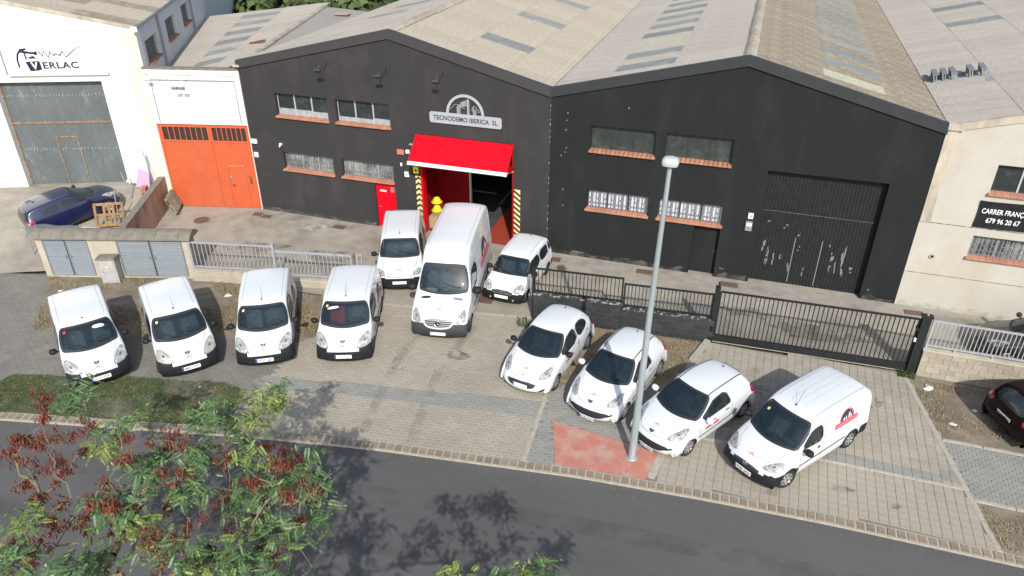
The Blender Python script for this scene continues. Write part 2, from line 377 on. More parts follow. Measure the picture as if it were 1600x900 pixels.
P_MID = [(16.5, -9.2), (17.3, -7.2), (19.89, -7.75), (20.6, -9.0), (20.2, -10.8), (16.93, -10.4), (17.52, -12.2), (16.6, -12.3), (16.55, -10.3)]
P_DIRT2 = [(14.72, -5.25), (21.0, -4.8), (20.77, -4.7), (20.5, -6.1), (19.89, -7.75), (17.65, -6.86), (16.5, -9.2), (15.6, -6.9)]
P_DR2 = [(20.95, -4.8), (27.1, -4.55), (27.73, -7.68), (28.35, -11.7)]+curb(28.35, 20.1, 6)+[(20.1, -10.8), (20.6, -9.0), (19.89, -7.75), (20.5, -6.1)]
P_BAND2 = [(21.3, -9.3), (24.57, -9.13), (27.95, -9.12), (28.0, -9.6), (24.5, -9.6), (21.2, -9.74)]
P_RED = [(16.93, -10.4), (20.12, -10.82), (19.98, -11.85)]+curb(19.9, 17.5, 3)
P_SR = [(27.75, -7.72), (50, -7.72), (50, -10.1), (28.15, -10.02)]
P_DR = [(27.15, -4.75), (50, -4.9), (50, -7.72), (27.75, -7.72)]
P_DR3 = [(28.15, -10.02), (50, -10.1), (50, -11.75), (28.4, -11.7)]
sheet('pavement_bed', [(x, kerb_y(x)+.02) for x in KX]+[(80, -4.9), (27.3, -4.5), (14.7, -5.2), (8.9, -6.0), (1.2, -6.5), (-4.38, -8.1), (-6.3, -8.62), (-26, -14.4), (-60, -26)], -.012, joint_sand, kind='structure')
for nm, P, m in (('verge', P_GUL, soil), ('verge', P_GLL, soil_green), ('verge', P_DIRT2, soil), ('verge', P_DR, soil), ('verge', P_DR3, soil)):
    sheet(nm, P, -.004, m, kind='structure')
sheet('painted_slab', P_RED, .008, red_paint, kind='structure')
# ---- pavers: every stone has its own edges; the nearest 300 are parts, the rest one field
def pave(name, regions, ang, size, nparts=0, gap=.007):
    root = bpy.data.objects.new(name, None); link(root, kind='structure')
    c, s = math.cos(ang), math.sin(ang); stones = []
    sx, sy = size
    for poly, m, excl in regions:
        xs = [p[0] for p in poly]; ys = [p[1] for p in poly]
        # grid in rotated frame
        R = [(x*c+y*s, -x*s+y*c) for x, y in poly]
        u0, u1 = min(p[0] for p in R), max(p[0] for p in R); v0, v1 = min(p[1] for p in R), max(p[1] for p in R)
        ui = np.arange(math.floor(u0/sx), math.ceil(u1/sx)+1); vi = np.arange(math.floor(v0/sy), math.ceil(v1/sy)+1)
        U, V = np.meshgrid(ui, vi); row = (V % 2)*(.5 if sx != sy else .0)
        uu = ((U+row)*sx).ravel(); vv = (V*sy).ravel()
        X = uu*c-vv*s; Y = uu*s+vv*c
        ok = inpoly(X, Y, poly)
        for e in excl: ok &= ~inpoly(X, Y, e)
        for x, y in zip(X[ok], Y[ok]): stones.append((x, y, m))
    cam = (21.0, -27.0)
    stones.sort(key=lambda t: (t[0]-cam[0])**2+(t[1]-cam[1])**2)
    near = stones[:nparts]; rest = stones[nparts:]
    cache = {}
    hx, hy = sx/2-gap/2, sy/2-gap/2
    T = Matrix.Rotation(ang, 4, 'Z')
    for x, y, m in near:
        if m.name not in cache:
            L = []
            for q in range(3):
                mb = MB(); mb.cbox(-hx, hx, -hy, hy, -.035, 0, m, .005); L.append(mb.mesh('paver'))
            cache[m.name] = L
        inst('paver', random.choice(cache[m.name]), root, (x, y, .002+random.uniform(-.003, .003)), (random.uniform(-.006, .006), random.uniform(-.006, .006), ang))
    n = len(rest); ms = []; cc = .005
    base = np.array([(-hx, -hy, -.035), (hx, -hy, -.035), (hx, hy, -.035), (-hx, hy, -.035), (-hx, -hy, -cc), (hx, -hy, -cc), (hx, hy, -cc), (-hx, hy, -cc), (-hx+cc, -hy+cc, 0), (hx-cc, -hy+cc, 0), (hx-cc, hy-cc, 0), (-hx+cc, hy-cc, 0)])
    bf = [(8, 9, 10, 11)]+[(i, (i+1) % 4, (i+1) % 4+4, i+4) for i in range(4)]+[(i+4, (i+1) % 4+4, (i+1) % 4+8, i+8) for i in range(4)]
    if n:
        rb = base.copy(); rb[:, 0] = base[:, 0]*c-base[:, 1]*s; rb[:, 1] = base[:, 0]*s+base[:, 1]*c
        pos = np.array([(x, y, .002) for x, y, m in rest]); pos[:, 2] += np.random.uniform(-.004, .004, n)
        tilt = np.random.uniform(-.006, .006, (n, 2))
        V = rb[None]+pos[:, None]; V[:, :, 2] += rb[None, :, 0]*tilt[:, None, 0]+rb[None, :, 1]*tilt[:, None, 1]
        me = bpy.data.meshes.new('paver_field'); F = (np.array(bf)[None]+12*np.arange(n)[:, None, None]).reshape(-1, 4)
        me.from_pydata(V.reshape(-1, 3).tolist(), [], F.tolist())
        mats = []; idx = []
        for x, y, m in rest:
            if m not in mats: mats.append(m)
            idx += [mats.index(m)]*9
        for m in mats: me.materials.append(m)
        me.polygons.foreach_set('material_index', idx); me.update()
        inst('paver_field', me, root, kind='stuff')
pave('driveway_paving', [(P_DR2, paver_beige, [P_BAND2]), (P_BAND2, paver_blue, [])], rad(-1.5), (.24, .24), 300, .007)
pave('entrance_paving', [(P_DR1, paver_beige, [P_BAND]), (P_BAND, paver_blue, [])], rad(8), (.25, .125), 0)
pave('sidewalk', [(P_SIDE, paver_grey_shaded, []), (P_MID, paver_blue, [])], rad(13), (.25, .125), 0)
pave('sidewalk', [(P_SR, paver_blue, [])], rad(-1), (.2, .1), 0, .006)
# ---- kerb of brick on edge
def make_kerb():
    root = bpy.data.objects.new('kerb', None); link(root, kind='structure')
    mb = MB(); xs = np.arange(-9, 33, .5)
    for a in xs:
        b = a+.5; ya, yb = kerb_y(a), kerb_y(b)
        mb.add([(a, ya, -.2), (b, yb, -.2), (b, yb+.33, -.2), (a, ya+.33, -.2), (a, ya, .0), (b, yb, .0), (b, yb+.33, .0), (a, ya+.33, .0)], [(4, 5, 6, 7), (0, 1, 5, 4)], kerb_mortar)
    mb.build('mortar_bed', root)
    ms = []
    for q in range(3):
        mb = MB(); w = .095; mb.cbox(-w, w, -.125, .125, -.1, .012+.004*q, kerb_stone, .014); ms.append(mb.mesh('kerb_brick'))
    x = -6.5; n = 0
    while x < 31.5:
        a = math.atan2(kerb_y(x+.2)-kerb_y(x-.2), .4)
        inst('kerb_brick', random.choice(ms), root, (x, kerb_y(x)+.165, random.uniform(-.002, .004)), (0, 0, a+random.uniform(-.03, .03)))
        x += .235*math.cos(a); n += 1
    # long edging stones beside the driveways
    e = []
    for (a, b, w, z) in (((27.1, -4.7), (28.42, -11.7), .16, .01), ((20.5, -6.1), (20.9, -4.75), .2, .10), ((16.42, -9.2), (16.62, -12.3), .14, .008), ((20.2, -10.8), (20.05, -11.85), .2, .01),
                         ((24.5, -9.66), (28.0, -9.66), .1, .012), ((21.0, -9.8), (24.5, -9.66), .1, .012), ((8.9, -6.02), (14.72, -5.18), .12, .01), ((27.75, -7.72), (33, -7.74), .12, .02), ((28.15, -10.03), (33, -10.06), .12, .02)):
        A, B = Vector(a), Vector(b); L = (B-A).length; k = max(1, int(L/.9)); d = (B-A)/k
        for i in range(k):
            p = A+d*(i+.5); mb = MB(); hl = d.length/2-.008; mb.cbox(-hl, hl, -w/2, w/2, -.1, z, kerb_mortar, .012)
            st = mb.build('edging_stone', root); st.location = (p.x, p.y, 0); st.rotation_euler = (0, 0, math.atan2(d.y, d.x)+random.uniform(-.01, .01))
make_kerb()
# ---- covers and drains in the ground
def disc(name, x, y, r, label, m=manhole_m, z=.012, **kw):
    t = thing(name, label, 'manhole cover', (x, y, 0))
    mb = MB(); mb.lathe([(r+.06, .004), (r+.06, z), (r+.01, z), (r+.01, z-.006)], m, 24); mb.build('frame', t)
    mb = MB(); mb.lathe([(0.001, z+.004), (r*.3, z+.004), (r*.32, z-.002), (r*.6, z-.002), (r*.62, z+.004), (r-.01, z+.004), (r-.01, z-.008)], m, 24); mb.build('lid', t)
disc('manhole_cover', -1.96, -1.95, .3, 'round rusty brown manhole cover in the yard in front of the orange gate')
GD = [(.1, -.6, .2, .14, 'left one of two small rusty drain covers by the grey warehouse left corner'), (.62, -.68, .2, .14, 'right one of two small rusty drain covers by the grey warehouse left corner'),
      (4.36, -.64, .24, .16, 'small rusty drain cover by the grey wall between the lower windows and red door'), (14.25, -.6, .3, .16, 'rusty drain cover by the black wall just behind the small white hatchback'),
      (18.04, -.49, .3, .16, 'rusty drain cover at the foot of the black wall left of the lamp post'), (21.33, -.49, .3, .16, 'rusty drain cover at the foot of the black wall beside the big black gate'),
      (27.9, -.5, .3, .14, 'rusty drain cover at the foot of the cream wall'), (12.55, -4.35, .42, .4, 'large square brown drain cover between the tall van and small hatchback'), (-8.6, -8.0, .3, .2, 'dark drain cover in the concrete left of the utility shelter')]
for x, y, a, b, lab in GD:
    z = verlac_h(x, y) if x < -5 else 0
    t = thing('drain_cover', lab, 'drain cover', (x, y, z+.008), .05, 'drain covers set in the concrete')
    mb = MB(); mb.box(-a-.03, a+.03, -b-.03, b+.03, -.01, .006, manhole_m); mb.build('frame', t)
    mb = MB(); mb.cbox(-a, a, -b, b, .0, .014, manhole_m, .006); mb.build('lid', t)
# ---- ground cover: blades scattered over the verges
def blades(name, poly, n, m, h, w, z=-.008, lie=.6, clump=None):
    P = np.array(poly); lo = P.min(0); hi = P.max(0)
    pts = np.random.uniform(lo, hi, (n*4, 2)); pts = pts[inpoly(pts[:, 0], pts[:, 1], poly)]
    if clump is not None:
        f = np.sin(pts[:, 0]*2.1+1.3*np.sin(pts[:, 1]*1.7))+np.sin(pts[:, 1]*3.1+pts[:, 0])
        pts = pts[f+np.random.uniform(-1, 1, len(pts)) > clump]
    pts = pts[:n]; k = len(pts)
    a = np.random.uniform(0, 2*np.pi, k); L = h*np.random.uniform(.4, 1.2, k); ln = lie*np.random.uniform(.3, 1.2, k)
    dx, dy = np.cos(a), np.sin(a); wv = w*np.random.uniform(.6, 1.3, k)
    p0 = np.stack([pts[:, 0], pts[:, 1], np.full(k, z)], 1); side = np.stack([-dy*wv, dx*wv, 0*a], 1)
    mid = p0+np.stack([dx*L*ln*.45, dy*L*ln*.45, L*.55], 1); tip = p0+np.stack([dx*L*ln, dy*L*ln, L*np.clip(1-ln*.6, .1, 1)], 1)
    V = np.stack([p0-side, p0+side, mid+side*.8, mid-side*.8, tip], 1).reshape(-1, 3); b = 5*np.arange(k)
    F = [(i, i+1, i+2, i+3) for i in b.tolist()]+[(i+3, i+2, i+4) for i in b.tolist()]
    me = bpy.data.meshes.new(name); me.from_pydata(V.tolist(), [], F); me.materials.append(m); me.update()
    inst(name, me, kind='stuff')
blades('dry_grass', P_GUL, 8000, straw, .10, .010, clump=.15)
blades('green_grass', P_GUL, 3500, grass_g, .10, .009, clump=.45)
blades('green_grass', P_GLL, 26000, grass_g, .055, .008, clump=-.7)
blades('dry_grass', P_GLL, 2500, straw, .05, .008, clump=.2)
blades('dry_grass', P_DIRT2, 6500, straw, .09, .009)
blades('green_grass', P_DIRT2, 900, grass_g, .10, .009, clump=.9)
blades('dry_grass', [(27.2, -4.8), (32, -4.9), (32, -7.7), (27.75, -7.7)], 3000, straw, .09, .009, clump=.1)
blades('green_grass', [(27.2, -4.8), (32, -4.9), (32, -7.7), (27.75, -7.7)], 900, grass_g, .09, .009, clump=.7)
blades('dry_grass', [(28.2, -10.05), (32, -10.1), (32, -11.7), (28.45, -11.65)], 2200, straw, .09, .009, clump=.2)
blades('green_grass', [(28.2, -10.05), (32, -10.1), (32, -11.7), (28.45, -11.65)], 500, grass_g, .09, .009, clump=.9)
blades('weeds', [(14.2, -5.3), (15.0, -5.3), (15.0, -5.9), (14.4, -5.9)], 300, grass_g, .14, .012)
blades('weeds', [(26.9, -4.5), (27.4, -4.5), (27.4, -4.9), (26.9, -4.9)], 300, grass_g, .14, .012)
# ------------------------------------------------------------------ buildings
def wall(name, outer, holes, m, parent, th=.3, y0=0.0, name_kw=None, reveal=None, back=True):
    """wall in the plane y=y0, front towards -y; outer/holes are (x, z) loops; holes get reveals"""
    pts, tri = tess(outer, holes); mb = MB(); fs = []
    for t in tri:
        a, b, c = [Vector(pts[i]) for i in t]
        fs.append(t if (b-a).cross(c-a) > 0 else t[::-1])
    mb.add([(x, y0, z) for x, z in pts], fs, m)
    if back: mb.add([(x, y0+th, z) for x, z in pts], [f[::-1] for f in fs], m)
    def rim(loop, flip):
        n = len(loop); vs = [(x, y0, z) for x, z in loop]+[(x, y0+th, z) for x, z in loop]
        f = [(i, (i+1) % n, (i+1) % n+n, i+n) for i in range(n)]
        mb.add(vs, [q[::-1] for q in f] if flip else f, reveal or m)
    area = sum(a[0]*b[1]-b[0]*a[1] for a, b in zip(outer, outer[1:]+outer[:1]))
    rim(outer, area > 0)
    for h in holes:
        ar = sum(a[0]*b[1]-b[0]*a[1] for a, b in zip(h, h[1:]+h[:1])); rim(h, ar < 0)
    return mb.build(name, parent)
def R(x0, x1, z0, z1): return [(x0, z0), (x1, z0), (x1, z1), (x0, z1)]
def window(parent, x0, x1, z0, z1, n=3, dep=.16, frame=alu, pane=pane_dark, low=None, grille=None, tiles=14, gap=.010, sill_m=terracotta, over=.05, label=None):
    fw = .028; y = dep; mb = MB()
    mb.box(x0, x1, y, y+.05, z1-fw, z1, frame); mb.box(x0, x1, y, y+.05, z0, z0+fw, frame)
    mb.box(x0, x0+fw, y+.001, y+.049, z0+fw, z1-fw, frame); mb.box(x1-fw, x1, y+.001, y+.049, z0+fw, z1-fw, frame)
    for k in range(1, n):
        xm = x0+(x1-x0)*k/n; mb.box(xm-.028, xm+.028, y-.004, y+.048, z0+fw, z1-fw, frame)
    w = mb.build('window', parent)
    if label: w['label'] = label
    for k in range(n):
        a = x0+(x1-x0)*k/n+fw; b = x0+(x1-x0)*(k+1)/n-fw
        mb = MB(); zs = z0+fw
        if low: 
            zl = z0+(z1-z0)*random.uniform(.2, .3); mb.box(a, b, y+.018, y+.03, zs, zl, low); zs = zl
        mb.box(a, b, y+.02, y+.03, zs, z1-fw, pane); mb.build('pane', w)
    if grille:
        mb = MB(); per = .29; m = int((x1-x0)/per); per = (x1-x0)/m; t = .011; yy = y-.07
        mb.box(x0, x1, yy, yy+.015, z0+.05, z0+.075, grille); mb.box(x0, x1, yy, yy+.015, z1-.075, z1-.05, grille)
        for k in range(m):
            xa = x0+per*k
            for q in (.06, .17, .23):
                mb.box(xa+q-t, xa+q+t, yy+.001, yy+.014, z0+.01, z1-.01, grille)
            for q, zz in ((.06, .30), (.06, .55), (.17, .42), (.17, .68)):
                za = z0+(z1-z0)*zz; mb.box(xa+q+t, xa+q+(.11 if q < .1 else .06)-t, yy+.002, yy+.013, za-t, za+t, grille)
            za = z0+(z1-z0)*.3; mb.box(xa+.23+t, xa+per-t+.06, yy+.002, yy+.013, za-t, za+t, grille)
        mb.build('grille', w)
    # sill of tiles, tipped forwards
    L = (x1-x0)+2*over; tw = L/tiles; ms = []
    for q in range(2):
        mb = MB(); mb.cbox(-tw/2+gap/2, tw/2-gap/2, -.115, dep+.02, -.055, .012, sill_m, .012, Matrix.Rotation(rad(9), 4, 'X')); ms.append(mb.mesh('sill_tile'))
    for k in range(tiles):
        inst('sill_tile', ms[k % 2], w, (x0-over+tw*(k+.5), -.0, z0-.008+random.uniform(-.003, .003)), (random.uniform(-.01, .01), 0, 0))
    return w
# ---- corrugated sheets
def corr_mesh(name, L, W, m, pitch=.175, amp=.030, lift=.028):
    nw = max(1, round(W/pitch)); n = nw*4; vs = []
    for j in (0, 1):
        for i in range(n+1):
            v = i/n*W; z = amp*math.sin(2*math.pi*nw*i/n); vs.append((j*L, v, z+(lift if j == 0 else 0)))
    for i in range(n+1):
        v = i/n*W; z = amp*math.sin(2*math.pi*nw*i/n); vs.append((0, v, z-.012))
    f = [(i, i+n+2-0, i+n+1, i) for i in range(0)]
    f = [(i, i+n+1, i+n+2, i+1) for i in range(n)]
    f += [(i, i+1, i+1+2*(n+1), i+2*(n+1)) for i in range(n)]
    mb = MB(); mb.add(vs, [q[::-1] for q in f], m); return mb.mesh(name, smooth=False)
def slope(parent, xe, ze, xr, zr, y0, y1, rows, m, skyl=None, sw=1.05, m_sky=None, clampx=None, mpale=None):
    """sheets from the eave (xe, ze) up to the ridge (xr, zr); rows: break points measured along x from the eave"""
    sg = 1 if xr > xe else -1; ang = math.atan2(zr-ze, abs(xr-xe)); ny = int(round((y1-y0)/sw)); sw = (y1-y0)/ny
    W = abs(xr-xe); br = [0]+list(rows)+[W]; cache = {}
    z0 = ze
    mb = MB(); e = .07
    mb.add([(xe, y0, ze-e), (xr, y0, zr-e), (xr, y1, zr-e), (xe, y1, ze-e)], [(0, 1, 2, 3)] if sg > 0 else [(3, 2, 1, 0)], roof_l)
    if clampx is None: mb.build('roof_lining', parent)
    for r in range(len(br)-1):
        a, b = br[r], br[r+1]; L = (b-a)/math.cos(ang)+.06
        for j in range(ny):
            yy = y0+j*sw; s = skyl(r, j) if skyl else 0
            mm = {0: m, 1: m_sky or sky_panel, 2: mpale or sky_panel_pale}[s]; nm = 'skylight_panel' if s else 'roof_sheet'
            key = (r, s)
            if key not in cache: cache[key] = corr_mesh(nm, L, sw+.03, mm)
            zoff = .012*(len(br)-r)+random.uniform(0, .006)
            Mx = Matrix.Translation((xe+sg*a, yy if sg > 0 else yy+sw+.03-.03, ze+(zr-ze)*a/W+zoff))
            if sg > 0: Mx = Mx @ Matrix.Rotation(-ang, 4, 'Y')
            else: Mx = Mx @ Matrix.Rotation(math.pi, 4, 'Z') @ Matrix.Rotation(-ang, 4, 'Y')
            Mx = Mx @ Matrix.Rotation(random.uniform(-.003, .003), 4, 'X') @ Matrix.Rotation(random.uniform(-.002, .002), 4, 'Y')
            inst(nm, cache[key], parent, M=Mx)
def ridge(parent, x, z, y0, y1, m=ridge_m, w=.22, n=None):
    ms = []
    for q in range(3):
        mb = MB(); L = 1.1; h = .05+.01*q
        vs = []; prof = [(-w, -.075), (-w*.5, h*.4), (0, h), (w*.5, h*.4), (w, -.075)]
        for yy in (0, L): vs += [(a, yy, b) for a, b in prof]
        mb.add(vs, [(i, i+5, i+6, i+1)[::-1] for i in range(4)]+[(0, 1, 2, 3, 4)], m); ms.append(mb.mesh('ridge_cap'))
    y = y0
    while y < y1:
        inst('ridge_cap', random.choice(ms), parent, (x+random.uniform(-.015, .015), y, z+random.uniform(-.005, .02)), (random.uniform(-.012, .012), random.uniform(-.04, .04), random.uniform(-.02, .02))); y += 1.06
def valley(parent, x, z, y0, y1, w=.06):
    mb = MB(); mb.box(x-w, x+w, y0, y1, z-.1, z+.018, dark_void); mb.box(x-w-.05, x-w, y0, y1, z-.1, z+.034, galv); mb.build('valley_gutter', parent)
def coping(parent, pts, m, h0=.30, up=.05, proud=.07, back=.16, name='coping'):
    """band that follows the gable; pts (x, z) top line left to right"""
    mb = MB()
    for i, ((xa, za), (xb, zb)) in enumerate(zip(pts, pts[1:])):
        vs = [(xa, -proud, za-h0), (xb, -proud, zb-h0), (xb, back, zb-h0), (xa, back, za-h0), (xa, -proud, za+up), (xb, -proud, zb+up), (xb, back, zb+up), (xa, back, za+up)]
        mb.add(vs, [(0, 1, 5, 4), (4, 5, 6, 7), (3, 2, 1, 0), (2, 3, 7, 6)], m)
    xa, za = pts[0]; xb, zb = pts[-1]
    for x, z, fl in ((xa, za, 0), (xb, zb, 1)):
        q = [(x, -proud, z-h0), (x, -proud, z+up), (x, back, z+up), (x, back, z-h0)]; mb.add(q, [(0, 1, 2, 3)] if fl == 0 else [(3, 2, 1, 0)], m)
    mb.build(name, parent)
# ================= grey warehouse
XB, XC, HE, XP1, XP2, HP = 13.83, 27.27, 6.8, 7.18, 20.756, 8.486
bA = thing('grey_warehouse', 'dark grey gabled warehouse with the open red tilting door and silver company sign', 'warehouse', (0, 0, 0))
WZ = (4.66, 5.63); LZ = (2.22, 3.02)
hA = [R(1.6, 4.1, *WZ), R(4.51, 6.99, *WZ), R(1.56, 4.06, *LZ), R(4.49, 6.95, *LZ), R(6.0, 6.98, -.02, 2.06), R(8.22, 12.36, -.02, 4.52)]
outA = [(0, -.02), (6.0, -.02), (6.98, -.02), (8.22, -.02), (12.36, -.02), (XB-.015, -.02), (XB-.015, HE), (XP1, HP), (0, HE)]
def notch(outer_top, x0, x1, doors):
    """outer loop whose bottom edge steps round door openings"""
    o = [(x0, -.02)]
    for a, b, h in doors: o += [(a, -.02), (a, h), (b, h), (b, -.02)]
    return o+[(x1, -.02)]+outer_top
wall('facade_wall', notch([(XB-.015, HE), (XP1, HP), (0, HE)], 0, XB-.015, [(6.0, 6.98, 2.06), (8.22, 12.36, 4.52)]), hA[:4], wall_grey, bA)
coping(bA, [(0-.06, HE+.04), (XP1, HP+.06), (XB-.01, HE+.06)], coping_grey)
mb = MB(); mb.box(-.0, .25, .3, 26, 0, HE-.1, wall_grey); mb.build('side_wall', bA)
mb = MB(); mb.box(13.55, 13.8, .3, 26, 0, HE-.15, wall_grey); mb.build('side_wall', bA)
random.seed(11)
slope(bA, .02, HE-.02, XP1, HP-.02, .12, 26, [2.2, 4.35], roof_p, lambda r, j: 1 if r == 1 and j in (7, 10, 13, 16) else 0)
slope(bA, XB-.03, HE-.02, XP1, HP-.02, .12, 26, [1.86, 4.0], roof_l, lambda r, j: 1 if r == 1 and j % 5 == 3 else 0)
ridge(bA, XP1, HP+.06, .2, 26)
valley(bA, XB, HE+.0, .15, 26)
for (a, b, z0, z1, kind) in ((1.6, 4.1, *WZ, 0), (4.51, 6.99, *WZ, 0), (1.56, 4.06, *LZ, 1), (4.49, 6.95, *LZ, 1)):
    if kind == 0: window(bA, a, b, z0, z1, 3, .17, alu, pane_dark, whitewash, None, 12, .003)
    else: window(bA, a, b, z0, z1, 3, .19, alu, pane_grey, None, iron, 12, .003)
# red pedestrian door
mb = MB(); mb.box(6.0, 6.98, .1, .15, -.01, 2.055, red_m); d = mb.build('door', bA)
mb = MB(); mb.box(6.06, 6.92, .085, .1, .08, 1.98, red_m); mb.build('door_leaf', d)
mb = MB(); mb.box(6.2, 6.5, .07, .084, 1.70, 1.78, white_trim); mb.build('notice', d)
mb = MB(); mb.box(6.72, 6.88, .068, .084, 1.72, 1.95, iron); mb.build('vent', d)
mb = MB(); mb.tube([(6.13, .06, 1.0), (6.13, .03, 1.0), (6.25, .03, 1.0)], .012, chrome, 6); mb.build('handle', d)
# tilting door: upper leaf swung out, lower leaf folded under the lintel
T1 = Vector((8.14, -.03, 4.5)); T2 = Vector((8.14, -.93, 3.66))
def tiltdoor():
    mb = MB(); W = 4.24; n = 44
    dv = (T2-T1); L = dv.length; dv.normalize(); up = dv.cross(Vector((1, 0, 0))); 
    if up.y > 0: up = -up
    def P(x, s, h): return T1+Vector((x, 0, 0))+dv*s+up*h
    # ribbed outer skin: flat bands and shallow grooves running down the leaf
    for k in range(n):
        a = W*k/n; b = W*(k+1)/n; g1 = b-.016
        mb.add([P(a, 0, .03), P(g1, 0, .03), P(g1, L, .03), P(a, L, .03)], [(0, 1, 2, 3)][::1], red_m)
        mb.add([P(g1, 0, .03), P(b-.008, 0, .022), P(b-.008, L, .022), P(g1, L, .03)], [(0, 1, 2, 3)], red_m)
        mb.add([P(b-.008, 0, .022), P(b, 0, .03), P(b, L, .03), P(b-.008, L, .022)], [(0, 1, 2, 3)], red_m)
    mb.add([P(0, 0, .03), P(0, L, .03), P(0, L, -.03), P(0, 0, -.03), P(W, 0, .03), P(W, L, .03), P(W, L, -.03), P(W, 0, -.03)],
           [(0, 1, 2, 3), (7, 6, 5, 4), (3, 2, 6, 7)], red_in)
    t = mb.build('tilting_door', bA); t['label'] = 'bright red ribbed tilting door leaf swung out over the entrance'
    mb = MB()
    for s0, s1, h in ((L, L+.05, .035), (L+.075, L+.15, .03)):
        mb.add([P(-.01, s0, h), P(W+.01, s0, h), P(W+.01, s1, h), P(-.01, s1, h), P(-.01, s0, h-.05), P(W+.01, s0, h-.05), P(W+.01, s1, h-.05), P(-.01, s1, h-.05)],
               [(0, 1, 2, 3), (7, 6, 5, 4), (3, 2, 6, 7), (0, 3, 7, 4), (1, 5, 6, 2), (0, 4, 5, 1)], white_trim)
    for x in (.0, W*.3, W*.62, W*.96):
        mb.add([P(x, L+.05, .03), P(x+.12, L+.05, .03), P(x+.12, L+.075, .03), P(x, L+.075, .03)], [(0, 1, 2, 3)], white_trim)
    mb.build('edge_trim', t)
    # lower leaf going back under the lintel
    mb = MB(); q0 = P(0, L+.1, -.01); 
    vs = [q0, q0+Vector((W, 0, 0)), Vector((8.14+W, 1.0, 3.5)), Vector((8.14, 1.0, 3.5))]
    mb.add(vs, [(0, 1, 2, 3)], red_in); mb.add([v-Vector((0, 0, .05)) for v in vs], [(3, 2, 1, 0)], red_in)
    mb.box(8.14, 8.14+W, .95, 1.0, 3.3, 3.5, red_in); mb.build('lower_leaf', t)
    for x in (8.2, 12.33):
        mb = MB(); mb.tube([(x, -.9, 3.62), (x, .1, 3.35)], .025, red_in if x < 9 else white_trim, 6); mb.build('arm', t)
tiltdoor()
mb = MB(); mb.box(8.22, 8.30, .02, .34, 0, 4.5, red_m); mb.build('door_jamb', bA); mb = MB(); mb.box(12.28, 12.36, .02, .34, 0, 4.5, red_in); mb.build('door_jamb', bA)
# entrance hall behind
def hall():
    h = MB(); x0, x1, yb, zt = 8.0, 13.3, 14, 4.9
    h.box(7.6, 13.5, .32, yb, -.06, .003, room_floor); h.build('hall_floor', bA)
    h = MB(); h.box(10.9, 12.35, -.02, 7.5, .006, .012, floor_red); h.build('floor_marking', bA)
    h = MB(); h.box(10.35, 10.41, 4.0, yb, .006, .011, ink_dim); h.build('floor_line', bA)
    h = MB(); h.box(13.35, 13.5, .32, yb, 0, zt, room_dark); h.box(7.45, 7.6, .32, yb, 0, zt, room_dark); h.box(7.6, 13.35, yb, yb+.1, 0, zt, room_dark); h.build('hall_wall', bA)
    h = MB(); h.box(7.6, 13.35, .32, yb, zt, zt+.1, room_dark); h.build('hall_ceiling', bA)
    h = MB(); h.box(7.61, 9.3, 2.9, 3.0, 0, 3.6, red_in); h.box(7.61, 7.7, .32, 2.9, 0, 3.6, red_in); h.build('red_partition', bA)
    h = MB(); h.box(9.3, 9.36, 2.86, 3.02, 0, 3.6, white_trim); h.build('partition_edge', bA)
hall()
def sign():
    t = thing('company_sign', 'silver company name board with an arch of city towers above the red door', 'sign', (10.34, -.03, 5.33))
    def rr(w, h, r, n=5):
        o = []
        for cx, cy, a0 in ((w-r, h-r, 0), (-w+r, h-r, 90), (-w+r, -h+r, 180), (w-r, -h+r, 270)):
            for k in range(n+1):
                a = rad(a0+90*k/n); o.append((cx+r*math.cos(a), cy+r*math.sin(a)))
        return o
    X = Matrix.Rotation(rad(90), 4, 'X')
    mb = MB(); mb.prism(rr(1.53, .225, .09), .0, .035, sign_grey, X); mb.build('board', t)
    mb = MB(); n = 28; ro, ri = .80, .69; P = []
    for k in range(n): 
        a0 = math.pi*k/n; a1 = math.pi*(k+1)/n
        q = [(ri*math.cos(a0), ri*math.sin(a0)*1.0), (ro*math.cos(a0), ro*math.sin(a0)), (ro*math.cos(a1), ro*math.sin(a1)), (ri*math.cos(a1), ri*math.sin(a1))]
        mb.prism([(a, b+.22) for a, b in q], 0, .03, sign_grey, X)
    mb.build('arch', t)
    mb = MB(); 
    def bar(a, b, c, d): mb.prism([(a, b), (c, b), (c, d), (a, d)], 0, .025, sign_grey, X)
    for a, w, h in ((-.34, .028, .30), (-.285, .028, .34), (-.225, .028, .40), (.10, .05, .62), (.165, .02, .60), (.34, .025, .36), (.39, .02, .26), (.44, .03, .22)): bar(a, .225, a+w, .225+h)
    for k in range(5):
        a = -.17+k*.052; mb.prism([(a, .50+k*.012), (a+.03, .51+k*.012), (a+.03, .72+.02*k), (a, .70+.02*k)], 0, .025, sign_grey, X)
    mb.prism([(-.20, .50), (.0, .47), (.0, .455), (-.20, .485)], 0, .025, sign_grey, X)
    for pts in ([(-.62, .36), (-.60, .44), (-.52, .47), (-.48, .56), (-.38, .60), (-.28, .58), (-.24, .54)], [(.30, .36), (.30, .50), (.36, .58), (.46, .56), (.50, .46), (.58, .42), (.62, .36), (.52, .34)]):
        mb.tube([(a, -.012, b) for a, b in pts], .011, sign_grey, 4)
    mb.build('skyline', t)
    text('TECNODEMO IBERICA  SL', .262, sign_ink, t, (0.0, -.042, -.005), (rad(90), 0, 0), bold=.003, fitw=2.72)
sign()
